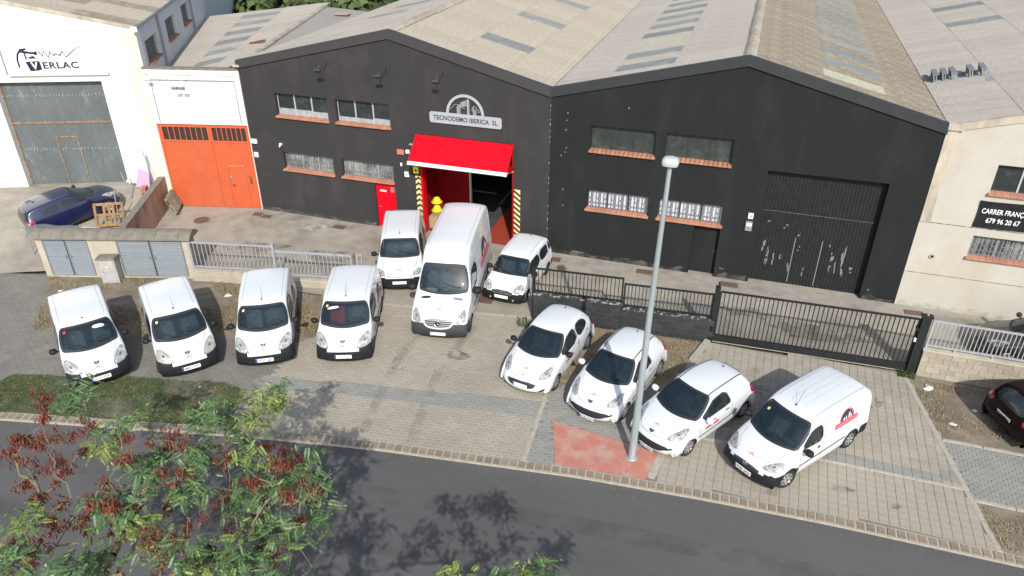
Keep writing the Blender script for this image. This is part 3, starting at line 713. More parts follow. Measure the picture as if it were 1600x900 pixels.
def floodlight(x, z, y=0.0, rz=0, base=None, n=None, label='', parent_rot=0, m=coping_grey, group='floodlights on arms high on the grey gable'):
    t = thing('floodlight', label, 'floodlight', (x, y, z), rz, group)
    mb = MB(); mb.box(-.05, .05, -.03, 0, -.1, .1, m); mb.build('bracket', t)
    mb = MB(); mb.tube([(0, -.02, .05), (-.1, -.55, .0), (-.14, -.62, -.1)], .018, m, 6); mb.build('arm', t)
    mb = MB(); mb.cbox(-.13, .13, -.05, .05, -.09, .09, hubd, .02, Matrix.Translation((-.15, -.66, -.18)) @ Matrix.Rotation(rad(55), 4, 'X')); mb.build('lamp_body', t)
    mb = MB(); mb.box(-.1, .1, -.058, -.05, -.07, .07, glass_side, Matrix.Translation((-.15, -.66, -.18)) @ Matrix.Rotation(rad(55), 4, 'X')); mb.build('lens', t)
floodlight(4.42, 7.12, label='left of three floodlights on arms on the grey gable, above the first window')
floodlight(7.1, 7.1, label='middle of three floodlights on arms on the grey gable, under the ridge')
floodlight(9.55, 7.1, label='right of three floodlights on arms on the grey gable, left of the company sign')
# hazard chevrons beside the entrance
def hazard(name, lab, x0, x1, z0, z1, left):
    t = thing(name, lab, 'hazard marking', ((x0+x1)/2, -.006, 0))
    w = (x1-x0)/2; mb = MB(); mb.box(-w, w, 0, .004, z0, z1, haz_y); mb.build('backing', t)
    k = 0; z = z0-.1; p = .235 if not left else .25
    while z < z1-.1:
        mb = MB()
        def qd(pts): mb.add([(a, -.004, max(z0, min(z1, b))) for a, b in pts], [(0, 1, 2, 3)], haz_k)
        if left:
            qd([(-w, z), (0.03, z+.10), (0.03, z+.21), (-w, z+.11)]); qd([(0.03, z+.10), (w, z+.02), (w, z+.13), (0.03, z+.21)])
        else: qd([(-w, z+.2), (w, z), (w, z+.11), (-w, z+.31)])
        if z+.2 > z0: mb.build('stripe', t)
        z += p
hazard('hazard_marking', 'black and cream chevron strip on the left side of the red entrance', 7.98, 8.215, .05, 2.68, True)
hazard('hazard_marking', 'black and cream diagonal strip on the right side of the red entrance', 12.37, 12.64, .05, 2.62, False)
def small(name, label, cat, x, y, z, parts, rz=0, group=None):
    t = thing(name, label, cat, (x, y, z), rz, group)
    for nm, fn in parts:
        mb = MB(); fn(mb); mb.build(nm, t)
    return t
small('warning_sign', 'small yellow warning signs beside the top of the chevron strip', 'sign', 8.02, -.01, 2.95, [('plate', lambda m: (m.box(-.12, .12, -.012, 0, -.17, .12, yellow_m), m.box(-.12, .12, -.012, 0, .16, .32, yellow_m))),
      ('symbol', lambda m: (m.add([(-.07, -.016, -.08), (.07, -.016, -.08), (0, -.016, .05)], [(0, 1, 2)], ink), m.box(-.09, .09, -.016, -.012, .2, .24, ink)))])
small('notice_plate', 'small pinkish red plate on the grey wall left of the red tilting door', 'sign', 7.37, -.01, 3.66, [('plate', lambda m: m.box(-.16, .16, -.02, 0, -.11, .11, mat('faded_red_plate', (.50, .16, .12), rough=.6)))])
small('alarm_box', 'small white alarm box beside the pinkish plate on grey wall', 'alarm', 7.72, -.01, 3.72, [('case', lambda m: m.cbox(-.08, .08, -.08, 0, -.07, .08, white_trim, .02))])
small('wall_sensor', 'tiny white sensor on the grey wall under the pinkish plate', 'sensor', 7.38, -.01, 3.12, [('case', lambda m: m.cbox(-.035, .035, -.06, 0, -.07, .07, white_trim, .015))])
small('intercom', 'white and red box on the grey wall beside the warning signs', 'intercom', 7.6, -.01, 2.7, [('case', lambda m: m.box(-.1, .1, -.05, 0, -.11, .11, white_trim)), ('button', lambda m: m.box(-.04, .04, -.056, -.05, -.05, .03, logo_pink))])
small('intercom', 'white and red box on the grey wall beside the orange gate', 'intercom', .17, -.01, 2.72, [('case', lambda m: m.box(-.1, .1, -.05, 0, -.11, .11, white_trim)), ('button', lambda m: m.box(-.04, .04, -.056, -.05, -.05, .03, logo_pink))])
small('alarm_box', 'white box high on the left corner of the grey wall beside the orange gate', 'alarm', .19, -.01, 3.36, [('case', lambda m: m.cbox(-.15, .13, -.08, 0, -.1, .1, white_trim, .02))])
small('security_camera', 'white camera on the grey wall above the barred window at left', 'camera', 1.56, -.01, 3.36, [('mount', lambda m: m.cbox(-.05, .05, -.1, 0, -.04, .06, white_trim, .02)), ('lens', lambda m: m.tube([(0, -.08, -.02), (.02, -.2, -.06)], .035, white_trim, 8))])
small('security_camera', 'dark lamp box on the wall left of the top of red tilting door', 'camera', 7.95, -.01, 4.05, [('mount', lambda m: m.cbox(-.1, .1, -.16, 0, 0, .06, galv, .02)), ('body', lambda m: m.cbox(-.07, .07, -.12, 0, -.2, 0, haz_k, .02))])
small('intercom', 'white and red box on the black wall left of the big black gate', 'intercom', 21.69, -.01, 2.79, [('case', lambda m: m.box(-.09, .09, -.05, 0, -.11, .11, white_trim)), ('button', lambda m: m.box(-.04, .04, -.056, -.05, -.05, .03, logo_pink))])
small('meter_box', 'grey meter box on the black wall under the white and red box', 'meter box', 21.68, -.01, 2.38, [('case', lambda m: m.box(-.12, .12, -.07, 0, -.19, .19, galv)), ('dial', lambda m: m.box(-.09, .09, -.076, -.07, 0, .13, white_paper))])
# stock inside the entrance
small('traffic_cone', 'dull red triangular cone standing inside the dark hall', 'cone', 12.0, 4.2, .012, [('cone', lambda m: m.lathe([(.16, 0), (.16, .05), (.1, .05), (.02, .62), (0.001, .62)], red_in, 14))])
small('cardboard_box', 'brown cardboard box just inside the entrance under the yellow helmets', 'box', 8.42, .85, .003, [('carton', lambda m: m.box(-.2, .2, -.25, .25, 0, .55, cardboard)), ('flap', lambda m: m.box(-.2, .2, -.05, .05, .552, .556, wood))])
for k, (x, y, z, lab) in enumerate(((8.30, 1.35, .95, 'upper of two yellow helmets stacked inside the entrance'), (8.36, 1.2, .62, 'lower of two yellow helmets stacked inside the entrance'))):
    small('helmet', lab, 'helmet', x, y, z, [('shell', lambda m: m.lathe([(.19, 0), (.185, .1), (.13, .2), (.05, .24), (.001, .245)], yellow_m, 16)), ('brim', lambda m: m.lathe([(.185, .0), (.25, -.01), (.25, .012), (.185, .03)], yellow_m, 16))], group='yellow helmets inside the entrance')
small('red_sack', 'crumpled red sack behind the yellow helmets', 'sack', 8.85, 1.9, .003, [('sack', lambda m: m.lathe([(.001, 0), (.3, .02), (.34, .2), (.22, .5), (.1, .62), (.001, .6)], red_in, 11))])
small('grey_board', 'light grey board lying on the ground just inside the entrance', 'board', 9.1, .9, .01, [('board', lambda m: m.box(-.5, .5, -1.3, 1.2, 0, .03, concrete))])
# ================= black warehouse
bB = thing('black_warehouse', 'black gabled warehouse with a big ribbed black gate, right of the grey one', 'warehouse', (0, 0, 0))
wall('facade_wall', notch([(XC, HE), (XP2, HP), (XB+.01, HE)], XB+.01, XC, [(19.69, 20.68, 2.07), (22.0, 26.05, 4.62)]),
     [R(15.43, 17.89, 4.66, 5.63), R(18.27, 20.68, 4.66, 5.63), R(15.41, 17.85, *LZ), R(18.24, 20.68, *LZ)], wall_black, bB, th=.34)
mb = MB(); mb.box(XB-.015, XB+.01, -.003, .3, 0, HE-.25, chip); mb.build('expansion_joint', bB)
coping(bB, [(XB-.01, HE+.06), (XP2, HP+.06), (XC+.05, HE+.04)], coping_black)
mb = MB(); mb.box(13.85, 14.1, .34, 26, 0, HE-.15, wall_black); mb.build('side_wall', bB)
mb = MB(); mb.box(XC-.3, XC-.05, .34, 26, 0, HE-.15, wall_black); mb.build('side_wall', bB)
slope(bB, XB+.03, HE-.02, XP2, HP-.02, .12, 26, [2.1, 4.3], roof_p, lambda r, j: (2 if j == 5 else 1) if r == 1 and j % 2 == 1 else 0)
slope(bB, XC-.03, HE-.02, XP2, HP-.02, .12, 26, [1.85, 3.97], roof_o, lambda r, j: (2 if j == 1 else 1) if r == 1 and j % 2 == 1 else 0)
ridge(bB, XP2, HP+.06, .2, 26)
valley(bB, XC, HE+.0, .15, 26)
for a, b, z0, z1 in ((15.43, 17.89, 4.66, 5.63), (18.27, 20.68, 4.66, 5.63)): window(bB, a, b, z0, z1, 3, .17, black_frame, pane_green, None, None, 15, .016)
for a, b, z0, z1 in ((15.41, 17.85, *LZ), (18.24, 20.68, *LZ)): window(bB, a, b, z0, z1, 3, .19, black_frame, pane_white, None, mat('grille_steel', (.12, .13, .14), rough=.5), 12, .003)
mb = MB()
for k in range(9):
    a = 19.70+k*.108; mb.box(a, a+.1, .24, .27, 0, 2.06, wall_black)
mb.box(19.69, 20.68, .275, .3, 0, 2.07, haz_k)
d = mb.build('door', bB); mb = MB(); mb.tube([(20.55, .22, 1.0), (20.55, .19, 1.0)], .02, chrome, 6); mb.build('handle', d)
def blackgate():
    mb = MB(); n = 34; x0, x1, y, z1 = 22.0, 26.05, .30, 4.61; w = (x1-x0)/n
    for k in range(n):
        a = x0+k*w
        for q0, q1, d0, d1 in ((0, .45, 0, 0), (.45, .55, 0, .022), (.55, .9, .022, .022), (.9, 1, .022, 0)):
            mb.add([(a+q0*w, y+d0, 0), (a+q1*w, y+d1, 0), (a+q1*w, y+d1, z1), (a+q0*w, y+d0, z1)], [(0, 1, 2, 3)], black_rail)
    g = mb.build('gate', bB)
    mb = MB(); mb.box(x0+.1, x1-.1, y-.02, y, 2.96, 2.99, mat('worn_rail', (.09, .092, .095), (.05, .05, .052), 6, .6)); mb.build('rail', g)
    mb = MB(); mb.box(23.42, 23.45, y-.012, y, .1, 2.0, iron); mb.box(24.38, 24.41, y-.012, y, .1, 2.0, iron); mb.box(23.45, 24.38, y-.012, y, 1.97, 2.0, black_rail); mb.build('wicket_door', g)
    mb = MB(); rnd = random.Random(3)
    for (cx, cz, hh) in [(22.55, 1.3, .5), (22.75, 1.0, .4), (22.35, 1.5, .3), (22.5, .9, .35), (23.0, 1.0, .25), (24.85, 1.45, .25), (25.2, 1.4, .85), (25.05, .95, .4), (24.8, .9, .35), (25.3, .9, .3), (23.9, .55, .4), (23.35, .8, .3), (24.7, 1.9, .1), (23.5, 2.2, .08), (22.4, 2.6, .1), (25.6, .9, .15), (23.6, 1.55, .1), (23.0, 2.4, .1)]:
        mb = MB()
        for q in range(3):
            ax = cx+rnd.uniform(-.06, .06); az = cz+rnd.uniform(-.15, .15); w = rnd.uniform(.012, .035); h = hh*rnd.uniform(.2, .5)
            pts = [(ax-w*.5, y-.004, az-h), (ax+w*.6, y-.004, az-h*.8), (ax+w, y-.004, az+h*.6), (ax+w*.3, y-.004, az+h), (ax-w, y-.004, az+h*.5)]
            mb.add(pts, [(0, 1, 2, 3, 4)], iron)
        mb.build('paint_scrape', g)
blackgate()
mb = MB(); rnd = random.Random(5)
for x, z in ((14.5, 6.0), (14.48, 5.72), (14.46, 5.35), (14.5, 4.62), (14.46, 4.45), (14.3, 4.3), (14.42, 2.9), (14.45, 2.2), (20.9, .42), (21.0, .40), (26.3, .42), (16.8, 6.4)):
    pts = [(x+.028*rnd.uniform(.6, 1.3)*math.cos(a), -.004, z+.038*rnd.uniform(.5, 1.3)*math.sin(a)) for a in [k*math.pi/3 for k in range(6)]]
    mb.add(pts, [tuple(range(6))], iron)
mb.build('paint_chips', bB)
# ================= cream warehouse
bC = thing('cream_warehouse', 'cream rendered warehouse with a black banner at the right edge', 'warehouse', (0, 0, 0))
wall('facade_wall', [(XC+.02, -.02), (41, -.02), (41, HE), (34.1, HP), (XC+.02, HE)],
     [R(29.1, 31.6, 4.7, 5.68), R(32, 34.5, 4.7, 5.68), R(29.08, 31.55, 2.3, 3.1), R(31.95, 34.4, 2.3, 3.1)], wall_cream, bC, th=.3)
mb = MB(); mb.box(XC+.022, XC+.35, -.035, 0, 3.4, HE+.02, cream_dirty); mb.box(XC+.02, XC+.5, -.1, .2, HE-.1, HE+.12, cream_dirty); mb.build('corner_pilaster', bC)
coping(bC, [(XC+.3, HE+.1), (34.1, HP+.1), (41, HE+.05)], cream_dirty, h0=.22, up=.02, proud=.05)
mb = MB(); mb.box(XC+.36, 41, -.006, 0, 3.38, 3.40, chip); mb.box(XC+.02, 41, -.006, 0, 1.4, 1.415, chip); mb.build('render_joint', bC)
slope(bC, XC+.03, HE-.02, 34.1, HP-.02, .12, 26, [2.1, 4.3], roof_p, lambda r, j: 1 if r == 1 and j % 4 == 2 and j > 10 else 0)
slope(bC, 41, HE-.02, 34.1, HP-.02, .12, 26, [1.85, 3.97], roof_l, None)
ridge(bC, 34.1, HP+.06, .2, 26)
for a, b, z0, z1, k in ((29.1, 31.6, 4.7, 5.68, 0), (32, 34.5, 4.7, 5.68, 0), (29.08, 31.55, 2.3, 3.1, 1), (31.95, 34.4, 2.3, 3.1, 1)):
    window(bC, a, b, z0, z1, 3, .17, alu, pane_dark if k == 0 else pane_grey, None, iron if k else None, 12, .003)
small('vent_pipe', 'round vent hole with a collar low on the cream wall', 'vent', 28.02, -.005, 2.12, [('collar', lambda m: m.lathe([(.055, 0), (.09, 0), (.1, .03), (.055, .03)], cream_dirty, 14, Matrix.Rotation(rad(90), 4, 'X'))), ('opening', lambda m: m.lathe([(.001, .004), (.055, .004)], dark_void, 14, Matrix.Rotation(rad(90), 4, 'X')))])
def banner():
    t = thing('banner', 'black banner with white lettering on the cream wall between its windows', 'banner', (30.3, -.03, 3.93))
    mb = MB(); nx, nz = 24, 8; vs = []
    for j in range(nz+1):
        for i in range(nx+1):
            u, v = i/nx, j/nz; x = (u-.5)*2.75; z = (v-.5)*.98; 
            y = -.012-.014*math.sin(9*u+4*v)*math.sin(math.pi*u)-.02*max(0, 1-((u-.0)**2+(v-1)**2)*9)*math.sin(14*(u+1-v))
            x += .02*math.sin(math.pi*v)*(1 if u < .5 else -1)*(abs(u-.5)*2)**6; z -= .015*math.sin(math.pi*u*3)*(v > .9)
            vs.append((x, y, z))
    mb.add(vs, [(j*(nx+1)+i, j*(nx+1)+i+1, (j+1)*(nx+1)+i+1, (j+1)*(nx+1)+i) for j in range(nz) for i in range(nx)], banner_m)
    mb.build('sheet', t, smooth=True)
    text('CARRER FRANÇA', .25, white_paper, t, (-1.26, -.045, .13), (rad(90), 0, 0), bold=.003, align='LEFT', fitw=1.38)
    text('679 96 20 67', .25, white_paper, t, (-1.05, -.045, -.2), (rad(90), 0, 0), bold=.003, align='LEFT', fitw=1.02)
banner()
# racking lying on the roof
def rack():
    k = (HP-HE)/(34.1-XC); ang = math.atan(k)
    t = thing('steel_rack', 'grey steel racking frame lying on the pale roof beside the valley', 'rack', (27.55, 5.6, HE+.10)); t.rotation_euler = (0, -ang, rad(-3))
    mb = MB(); mb.box(0, 1.95, -.35, -.27, 0, .08, galv); mb.box(0, 1.95, .42, .5, 0, .08, galv); mb.build('rail', t)
    for i, x in enumerate((.02, .32, .62, 1.2, 1.6)):
        mb = MB(); mb.box(x, x+.05, -.4, .55, .08, .3, iron); mb.box(x, x+.18, -.4, .55, .3, .33, iron); mb.box(x+.1, x+.14, -.3, -.2, .08, .3, galv); mb.build('crossbar', t)
    for x in (.25, 1.72):
        mb = MB(); mb.box(x, x+.22, -1.0, -.35, -.03, -.0, iron); mb.build('foot_plate', t)
rack()
# ================= low shed and orange gate
AO = math.atan2(1.03, 4.1)
bD = thing('orange_gate_shed', 'low white fronted shed with an orange double gate, between the white and grey warehouses', 'shed', (0, -.05, 0), AO)
wall('facade_wall', [(-4.24, -.02), (-4.2, -.02), (-4.2, 4.05), (-.03, 4.05), (-.03, -.02), (-.008, -.02), (-.008, 6.45), (-4.24, 6.45)], [], wall_white, bD, th=.25)
mb = MB(); mb.box(-4.25, -.0, -.03, .27, 6.45, 6.52, cap_stone); mb.build('coping', bD)
mb = MB(); mb.tube([(-4.15, -.03, 6.22), (-.12, -.03, 6.22)], .008, galv, 5)
for p in ([(-3.95, -.06, 4.15), (-3.95, -.06, 6.02), (-.25, -.06, 6.02), (-.25, -.06, 4.15)],): mb.tube(p, .022, galv, 6)
for x in (-3.2, -1.1): mb.tube([(x, -.06, 6.02), (x, 0, 6.12)], .015, galv, 5)
mb.build('conduit', bD)
def orangegate():
    mb = MB(); mb.box(-4.2, -.03, .08, .14, 3.97, 4.05, orange_d); mb.box(-4.2, -4.14, .08, .14, 0, 3.97, orange_d); mb.box(-.09, -.03, .08, .14, 0, 3.97, orange_d)
    g = mb.build('gate_frame', bD)
    for a, b, slots in ((-4.13, -1.86, 8), (-1.85, -.1, 7)):
        mb = MB(); n = int((b-a)/.1); w = (b-a)/n
        for k in range(n):
            c = a+k*w
            for q0, q1, d0, d1 in ((0, .45, 0, 0), (.45, .55, 0, .016), (.55, .9, .016, .016), (.9, 1, .016, 0)):
                mb.add([(c+q0*w, .1+d0, .02), (c+q1*w, .1+d1, .02), (c+q1*w, .1+d1, 3.22), (c+q0*w, .1+d0, 3.22)], [(0, 1, 2, 3)], orange_m)
        mb.box(a, b, .085, .12, 3.2, 3.28, orange_m); mb.box(a, b, .085, .12, 3.88, 3.965, orange_m); mb.box(a, a+.1, .085, .12, 3.28, 3.88, orange_m); mb.box(b-.1, b, .085, .12, 3.28, 3.88, orange_m)
        leaf = mb.build('gate_leaf', bD)
        mb = MB(); mb.box(a+.1, b-.1, .13, .14, 3.28, 3.88, slot_dark); mb.build('slot_backing', leaf)
        sp = (b-a-.2)/slots
        for k in range(1, slots):
            mb = MB(); x = a+.1+sp*k; mb.box(x-.018, x+.018, .1, .118, 3.28, 3.88, orange_m); mb.build('slot_bar', leaf)
        if slots == 7:
            mb = MB(); mb.box(-1.35, -.55, .075, .09, 2.08, 2.12, mat('orange_pale', (.75, .22, .09), rough=.6)); mb.box(-1.37, -1.35, .09, .098, .1, 2.1, orange_d); mb.box(-.55, -.53, .09, .098, .1, 2.1, orange_d); mb.build('wicket_door', leaf)
            mb = MB(); mb.lathe([(.001, .03), (.05, .03), (.06, 0)], galv, 10, Matrix.Translation((-1.25, .08, 1.55)) @ Matrix.Rotation(rad(90), 4, 'X')); mb.lathe([(.001, .03), (.05, .03), (.06, 0)], rust, 10, Matrix.Translation((-1.2, .08, 1.15)) @ Matrix.Rotation(rad(90), 4, 'X')); mb.build('lock', leaf)
            mb = MB(); mb.box(-.4, -.3, .06, .09, 1.25, 1.6, rust); mb.build('letter_slot', leaf)
orangegate()
def wl(parent_rz, px, py, x, y):   # local -> world
    return px+x*math.cos(parent_rz)-y*math.sin(parent_rz), py+x*math.sin(parent_rz)+y*math.cos(parent_rz)
fx, fy = wl(AO, 0, -.05, -2.2, 0)
t = thing('floodlight', 'twin floodlight on an arm on the white wall above the orange gate', 'floodlight', (fx, fy, 6.1), AO)
mb = MB(); mb.tube([(0, 0, .1), (0, -.15, .15), (-.35, -.5, -.15)], .018, galv, 6); mb.build('arm', t)
for a in (-.45, -.15):
    mb = MB(); mb.cbox(-.12, .12, -.05, .05, -.09, .09, iron, .02, Matrix.Translation((a, -.6, -.28)) @ Matrix.Rotation(rad(60), 4, 'X')); mb.build('lamp_body', t)
fx, fy = wl(AO, 0, -.05, -4.1, 0)
t = thing('floodlight', 'white floodlight at the upper left corner above the orange gate', 'floodlight', (fx, fy, 6.1), AO)
mb = MB(); mb.tube([(0, 0, .2), (0, -.2, .28), (.15, -.35, .1)], .02, white_trim, 6); mb.build('arm', t)
mb = MB(); mb.cbox(-.12, .12, -.05, .05, -.1, .1, white_trim, .02, Matrix.Translation((.2, -.4, -.0)) @ Matrix.Rotation(rad(60), 4, 'X')); mb.build('lamp_body', t)
# shed roof: nearly flat corrugated plane rising to a ridge that leans left, and a wedge down to the grey wall
def shedroof():
    A = Vector((-.1, .2, 6.62)); Bk = Vector((-4.25, 15.1, 6.62)); ux = (Bk-A); L = ux.length; ux.normalize()
    left = Vector((-ux.y, ux.x, 0)); yaw = math.atan2(ux.y, ux.x)-math.pi/2
    c, s = math.cos(-AO), math.sin(-AO)
    def tol(p): q = Vector((p.x, p.y+.05, p.z)); return Vector((q.x*c-q.y*s, q.x*s+q.y*c, q.z))
    Dl = Vector((-4.2, -.8, 5.4)); Cl = Vector((-10.75, 11.6, 6.02)); ny = 14; rnd = random.Random(2)
    def P(u, v, h=0): return A.lerp(Bk, v).lerp(Dl.lerp(Cl, v), u)+Vector((0, 0, h))
    for r, (a, b) in enumerate(((0, .34), (.34, .66), (.66, 1))):
        for j in range(ny):
            sky = (r == 1 and j % 2 == 0 and j > 1); vs = []; n = 24; jit = rnd.uniform(0, .006)
            for q, uu in enumerate((a, b+.01)):
                for k in range(n+1):
                    vs.append(tol(P(uu, (j+k/n*1.02)/ny, .024*math.sin(2*math.pi*6*k/n)+.014*(3-r)+jit+(.010 if q else 0))))
            mb = MB(); mb.add(vs, [(k, k+1, k+n+2, k+n+1) for k in range(n)], sky_panel if sky else roof_p)
            mb.build('skylight_panel' if sky else 'roof_sheet', bD)
    # wedge on the right of the ridge
    mb = MB(); n = 28
    for j in range(n):
        for k in range(4):
            t0 = (j+k/4)/n; t1 = (j+(k+1)/4)/n; pts = []
            for t in (t0, t1):
                p = A+ux*L*t*.92; w = Vector((.0, p.y*1.0, 6.2)); amp = .02*math.sin(2*math.pi*t*n*2)
                pts += [(p, amp), (Vector((.02, p.y, 6.45)), amp)]
            v = [tol(p+Vector((0, 0, am))) for p, am in pts]; mb.add(v, [(0, 1, 3, 2)[::-1]], roof_p)
    mb.build('roof_wedge', bD)
    for j in range(13):
        p = A+ux*(j*1.13+.2); m2 = MB(); m2.cbox(-.14, .14, -.55, .55, -.03, .06, ridge_m, .03); o = m2.build('ridge_cap', bD)
        o.location = tol(p+Vector((0, 0, .03))); o.rotation_euler = (0, 0, yaw-AO+rnd.uniform(-.03, .03))
    # broken rusty hatch on the ridge
    q = A+ux*4.6+left*.75+Vector((0, 0, -.2))
    m2 = MB(); m2.box(-.42, .35, -.25, .3, 0, .03, rust, Matrix.Rotation(rad(-9), 4, 'Y')); m2.box(-.45, .4, -.3, -.25, -.12, 0, wood_old); o = m2.build('rusty_hatch', bD); o.location = tol(q+Vector((0, 0, .16))); o.rotation_euler = (0, 0, yaw-AO+.3)
    m2 = MB(); m2.box(-.4, .4, -.4, .4, 0, .02, mat('orange_stain', (.42, .27, .19), (.36, .30, .25), 3, .95)); o = m2.build('patch', bD); o.location = tol(Vector((-1.8, 12.2, 6.62))); o.rotation_euler = (0, 0, yaw-AO)
shedroof()
mb = MB(); mb.box(-4.2, 0, .3, 13, 5.0, 5.1, dark_void); mb.build('roof_lining', bD)
# ================= white warehouse on the left
AV = math.atan2(1.69, 4.12); VX, VY = -4.2, -.87
bE = thing('white_warehouse', 'tall white warehouse with a grey corrugated gate, at the left edge', 'warehouse', (VX, VY, 0), AV)
kv = .213; VR = -7.2
wall('facade_wall', [(-16, .5), (-6.42, .5), (-6.42, 5.9), (-1.92, 5.9), (-1.92, .5), (0, .5), (0, 8.11), (VR, 8.11-kv*VR), (-16, 7.7)], [R(-7.9, -7.3, 2.6, 3.4)], wall_white, bE, th=.45)
mb = MB(); mb.box(-.62, 0.012, -.008, .02, .6, 8.0, wall_stain); mb.build('stained_corner', bE)
mb = MB(); mb.box(-7.9, -7.3, .2, .25, 2.6, 3.4, pane_grey); mb.build('window', bE)
coping(bE, [(-16, 7.75), (VR, 8.11-kv*VR+.05), (.05, 8.15)], cream_dirty, h0=.12, up=.03, proud=.04)
def vgate():
    x0, x1, z0, z1, y = -6.42, -1.92, 1.12, 5.9, .30
    mb = MB(); mb.box(x0, x0+.08, y-.03, y+.05, z0, z1, rust_frame); mb.box(x1-.05, x1, y-.03, y+.05, z0, z1, rust_frame); mb.box(x0+.08, x1-.05, y-.02, y+.05, z1-.06, z1, rust_frame)
    mb.box(x0+.08, x1-.05, y-.03, y+.02, 3.98, 4.06, rust_frame); g = mb.build('gate_frame', bE)
    n = 40; w = (x1-x0-.16)/n
    def corr(a0, k, za, zb, m=zinc):
        mb = MB()
        for i in range(k):
            a = a0+i*w
            for q0, q1, d0, d1 in ((0, .3, 0, 0), (.3, .5, 0, .022), (.5, .8, .022, .022), (.8, 1, .022, 0)):
                mb.add([(a+q0*w, y+d0, za), (a+q1*w, y+d1, za), (a+q1*w, y+d1, zb), (a+q0*w, y+d0, zb)], [(0, 1, 2, 3)], m)
        return mb
    a = x0+.09
    corr(a, n, 4.06, z1-.06).build('upper_panel', g)
    k1, k2 = 15, 8
    corr(a+k1*w, k2+1, 3.36, 3.98).build('panel_above_wicket', g); corr(a, k1, z0, 3.98).build('gate_leaf', g); corr(a+k1*w+.04, k2, z0, 3.32).build('wicket_door', g); corr(a+(k1+k2)*w+.08, n-k1-k2-1, z0, 3.98).build('gate_leaf', g)
    mb = MB(); xa = a+k1*w; xb = a+(k1+k2)*w+.04
    mb.box(xa, xa+.05, y-.03, y+.02, z0, 3.38, rust_frame); mb.box(xb, xb+.05, y-.03, y+.02, z0, 3.38, rust_frame); mb.box(xa+.05, xb, y-.03, y+.02, 3.32, 3.38, rust_frame); mb.build('wicket_frame', g)
    mb = MB(); mb.box(x0, x1, -.02, .34, .9, 1.11, concrete); mb.build('threshold', bE)
    mb = MB(); rnd = random.Random(9)
    for zz in (5.2, 2.75):
        for i in range(30):
            xx = a+.1+i*.14+rnd.uniform(-.02, .02); h = rnd.uniform(.03, .12); mb.box(xx, xx+.035, y-.006, y-.002, zz+.02*math.sin(i), zz+h, galv_paint)
    mb.build('scuff_marks', g)
vgate()
def vsign():
    sx, sy = wl(AV, VX, VY, -3.55, -.02)
    t = thing('signboard', 'white signboard with a hammer drawing and dark lettering above the grey corrugated gate', 'sign', (sx, sy, 6.92), AV)
    mb = MB(); mb.box(-2.05, 2.05, -.1, 0, -.6, .62, sign_white); mb.build('board', t)
    mb = MB(); mb.box(-2.07, 2.07, -.11, 0, -.73, -.603, lilac); mb.box(-2.13, -2.055, -.11, 0, -.68, .62, galv); mb.build('edge', t)
    X = Matrix.Translation((0, -.102, 0)) @ Matrix.Rotation(rad(90), 4, 'X')
    text('ERLAC', .38, sign_ink, t, (.20, -.11, -.30), (rad(90), 0, 0), bold=.012, xs=1.22, spacing=1.12)
    mb = MB(); mb.prism([(-1.2, -.12), (-.62, -.1), (-.6, -.45), (-.75, -.5), (-1.1, -.52)], 0, .006, navy, X)
    # tool outline: curved handle, head and arm
    mb.tube([(-1.5, -.108, -.35), (-1.5, -.108, -.05), (-1.42, -.108, .2), (-1.25, -.108, .38), (-1.02, -.108, .40)], .04, navy, 4)
    mb.tube([(-1.3, -.108, .30), (-.72, -.108, .22)], .05, navy, 4); mb.tube([(-1.15, -.108, .36), (-1.12, -.108, -.02)], .035, navy, 4)
    mb.prism([(-1.05, .05), (-.8, .12), (-.72, .0), (-1.0, .0)], 0, .006, navy, X); mb.prism([(-.72, .3), (-.62, .3), (-.62, .15), (-.72, .15)], 0, .007, navy, X)
    mb.build('tool_drawing', t)
    text('V', .40, sign_white, t, (-.86, -.118, -.31), (rad(90), 0, 0), bold=.012)
    mb = MB(); z = [(-.55, .30), (-.42, .10), (-.33, .32), (-.2, .06), (-.08, .28), (.03, .12), (.12, .2), (.3, .12), (.42, .3), (.52, .05), (.75, .22), (1.0, .40), (1.35, .55)]
    mb.tube([(a, -.108, b) for a, b in z], [.042]*9+[.035, .028, .018, .008], mat('grey_script', (.20, .21, .235), rough=.6), 4); mb.build('script_drawing', t)
vsign()
# side wall, set back at its own angle
SV = rad(27.5)
bEs = bpy.data.objects.new('side_wing', None); link(bEs, bE); bEs.rotation_euler = (0, 0, SV-AV+rad(90))
# in this frame x runs back along the side wall, y to the left (inwards)
def vside():
    n = 'side_wall'; mb = MB()
    holes = [R(1.0, 3.0, 6.38, 7.33), R(4.95, 6.75, 6.55, 7.5), R(8.5, 10.2, 6.6, 7.55)]
    outer = [(0.02, .5), (24, .5), (24, 8.1), (0.02, 8.1)]
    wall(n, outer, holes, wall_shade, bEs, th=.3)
    for a, b, z0, z1 in ((1.0, 3.0, 6.38, 7.33), (4.95, 6.75, 6.55, 7.5), (8.5, 10.2, 6.6, 7.55)):
        window(bEs, a, b, z0, z1, 3, .17, alu, pane_dark, None, iron, 10, .003)
    for x in (3.55, 10.6):
        mb = MB(); mb.tube([(x, -.08, 5.2), (x, -.08, 8.0)], .055, galv, 8); mb.build('downpipe', bEs)
    mb = MB(); mb.box(-.2, 24, -.16, .04, 8.05, 8.16, galv); mb.box(-.28, -.2, -.18, .06, 7.98, 8.18, white_trim); mb.build('gutter', bEs)
vside()
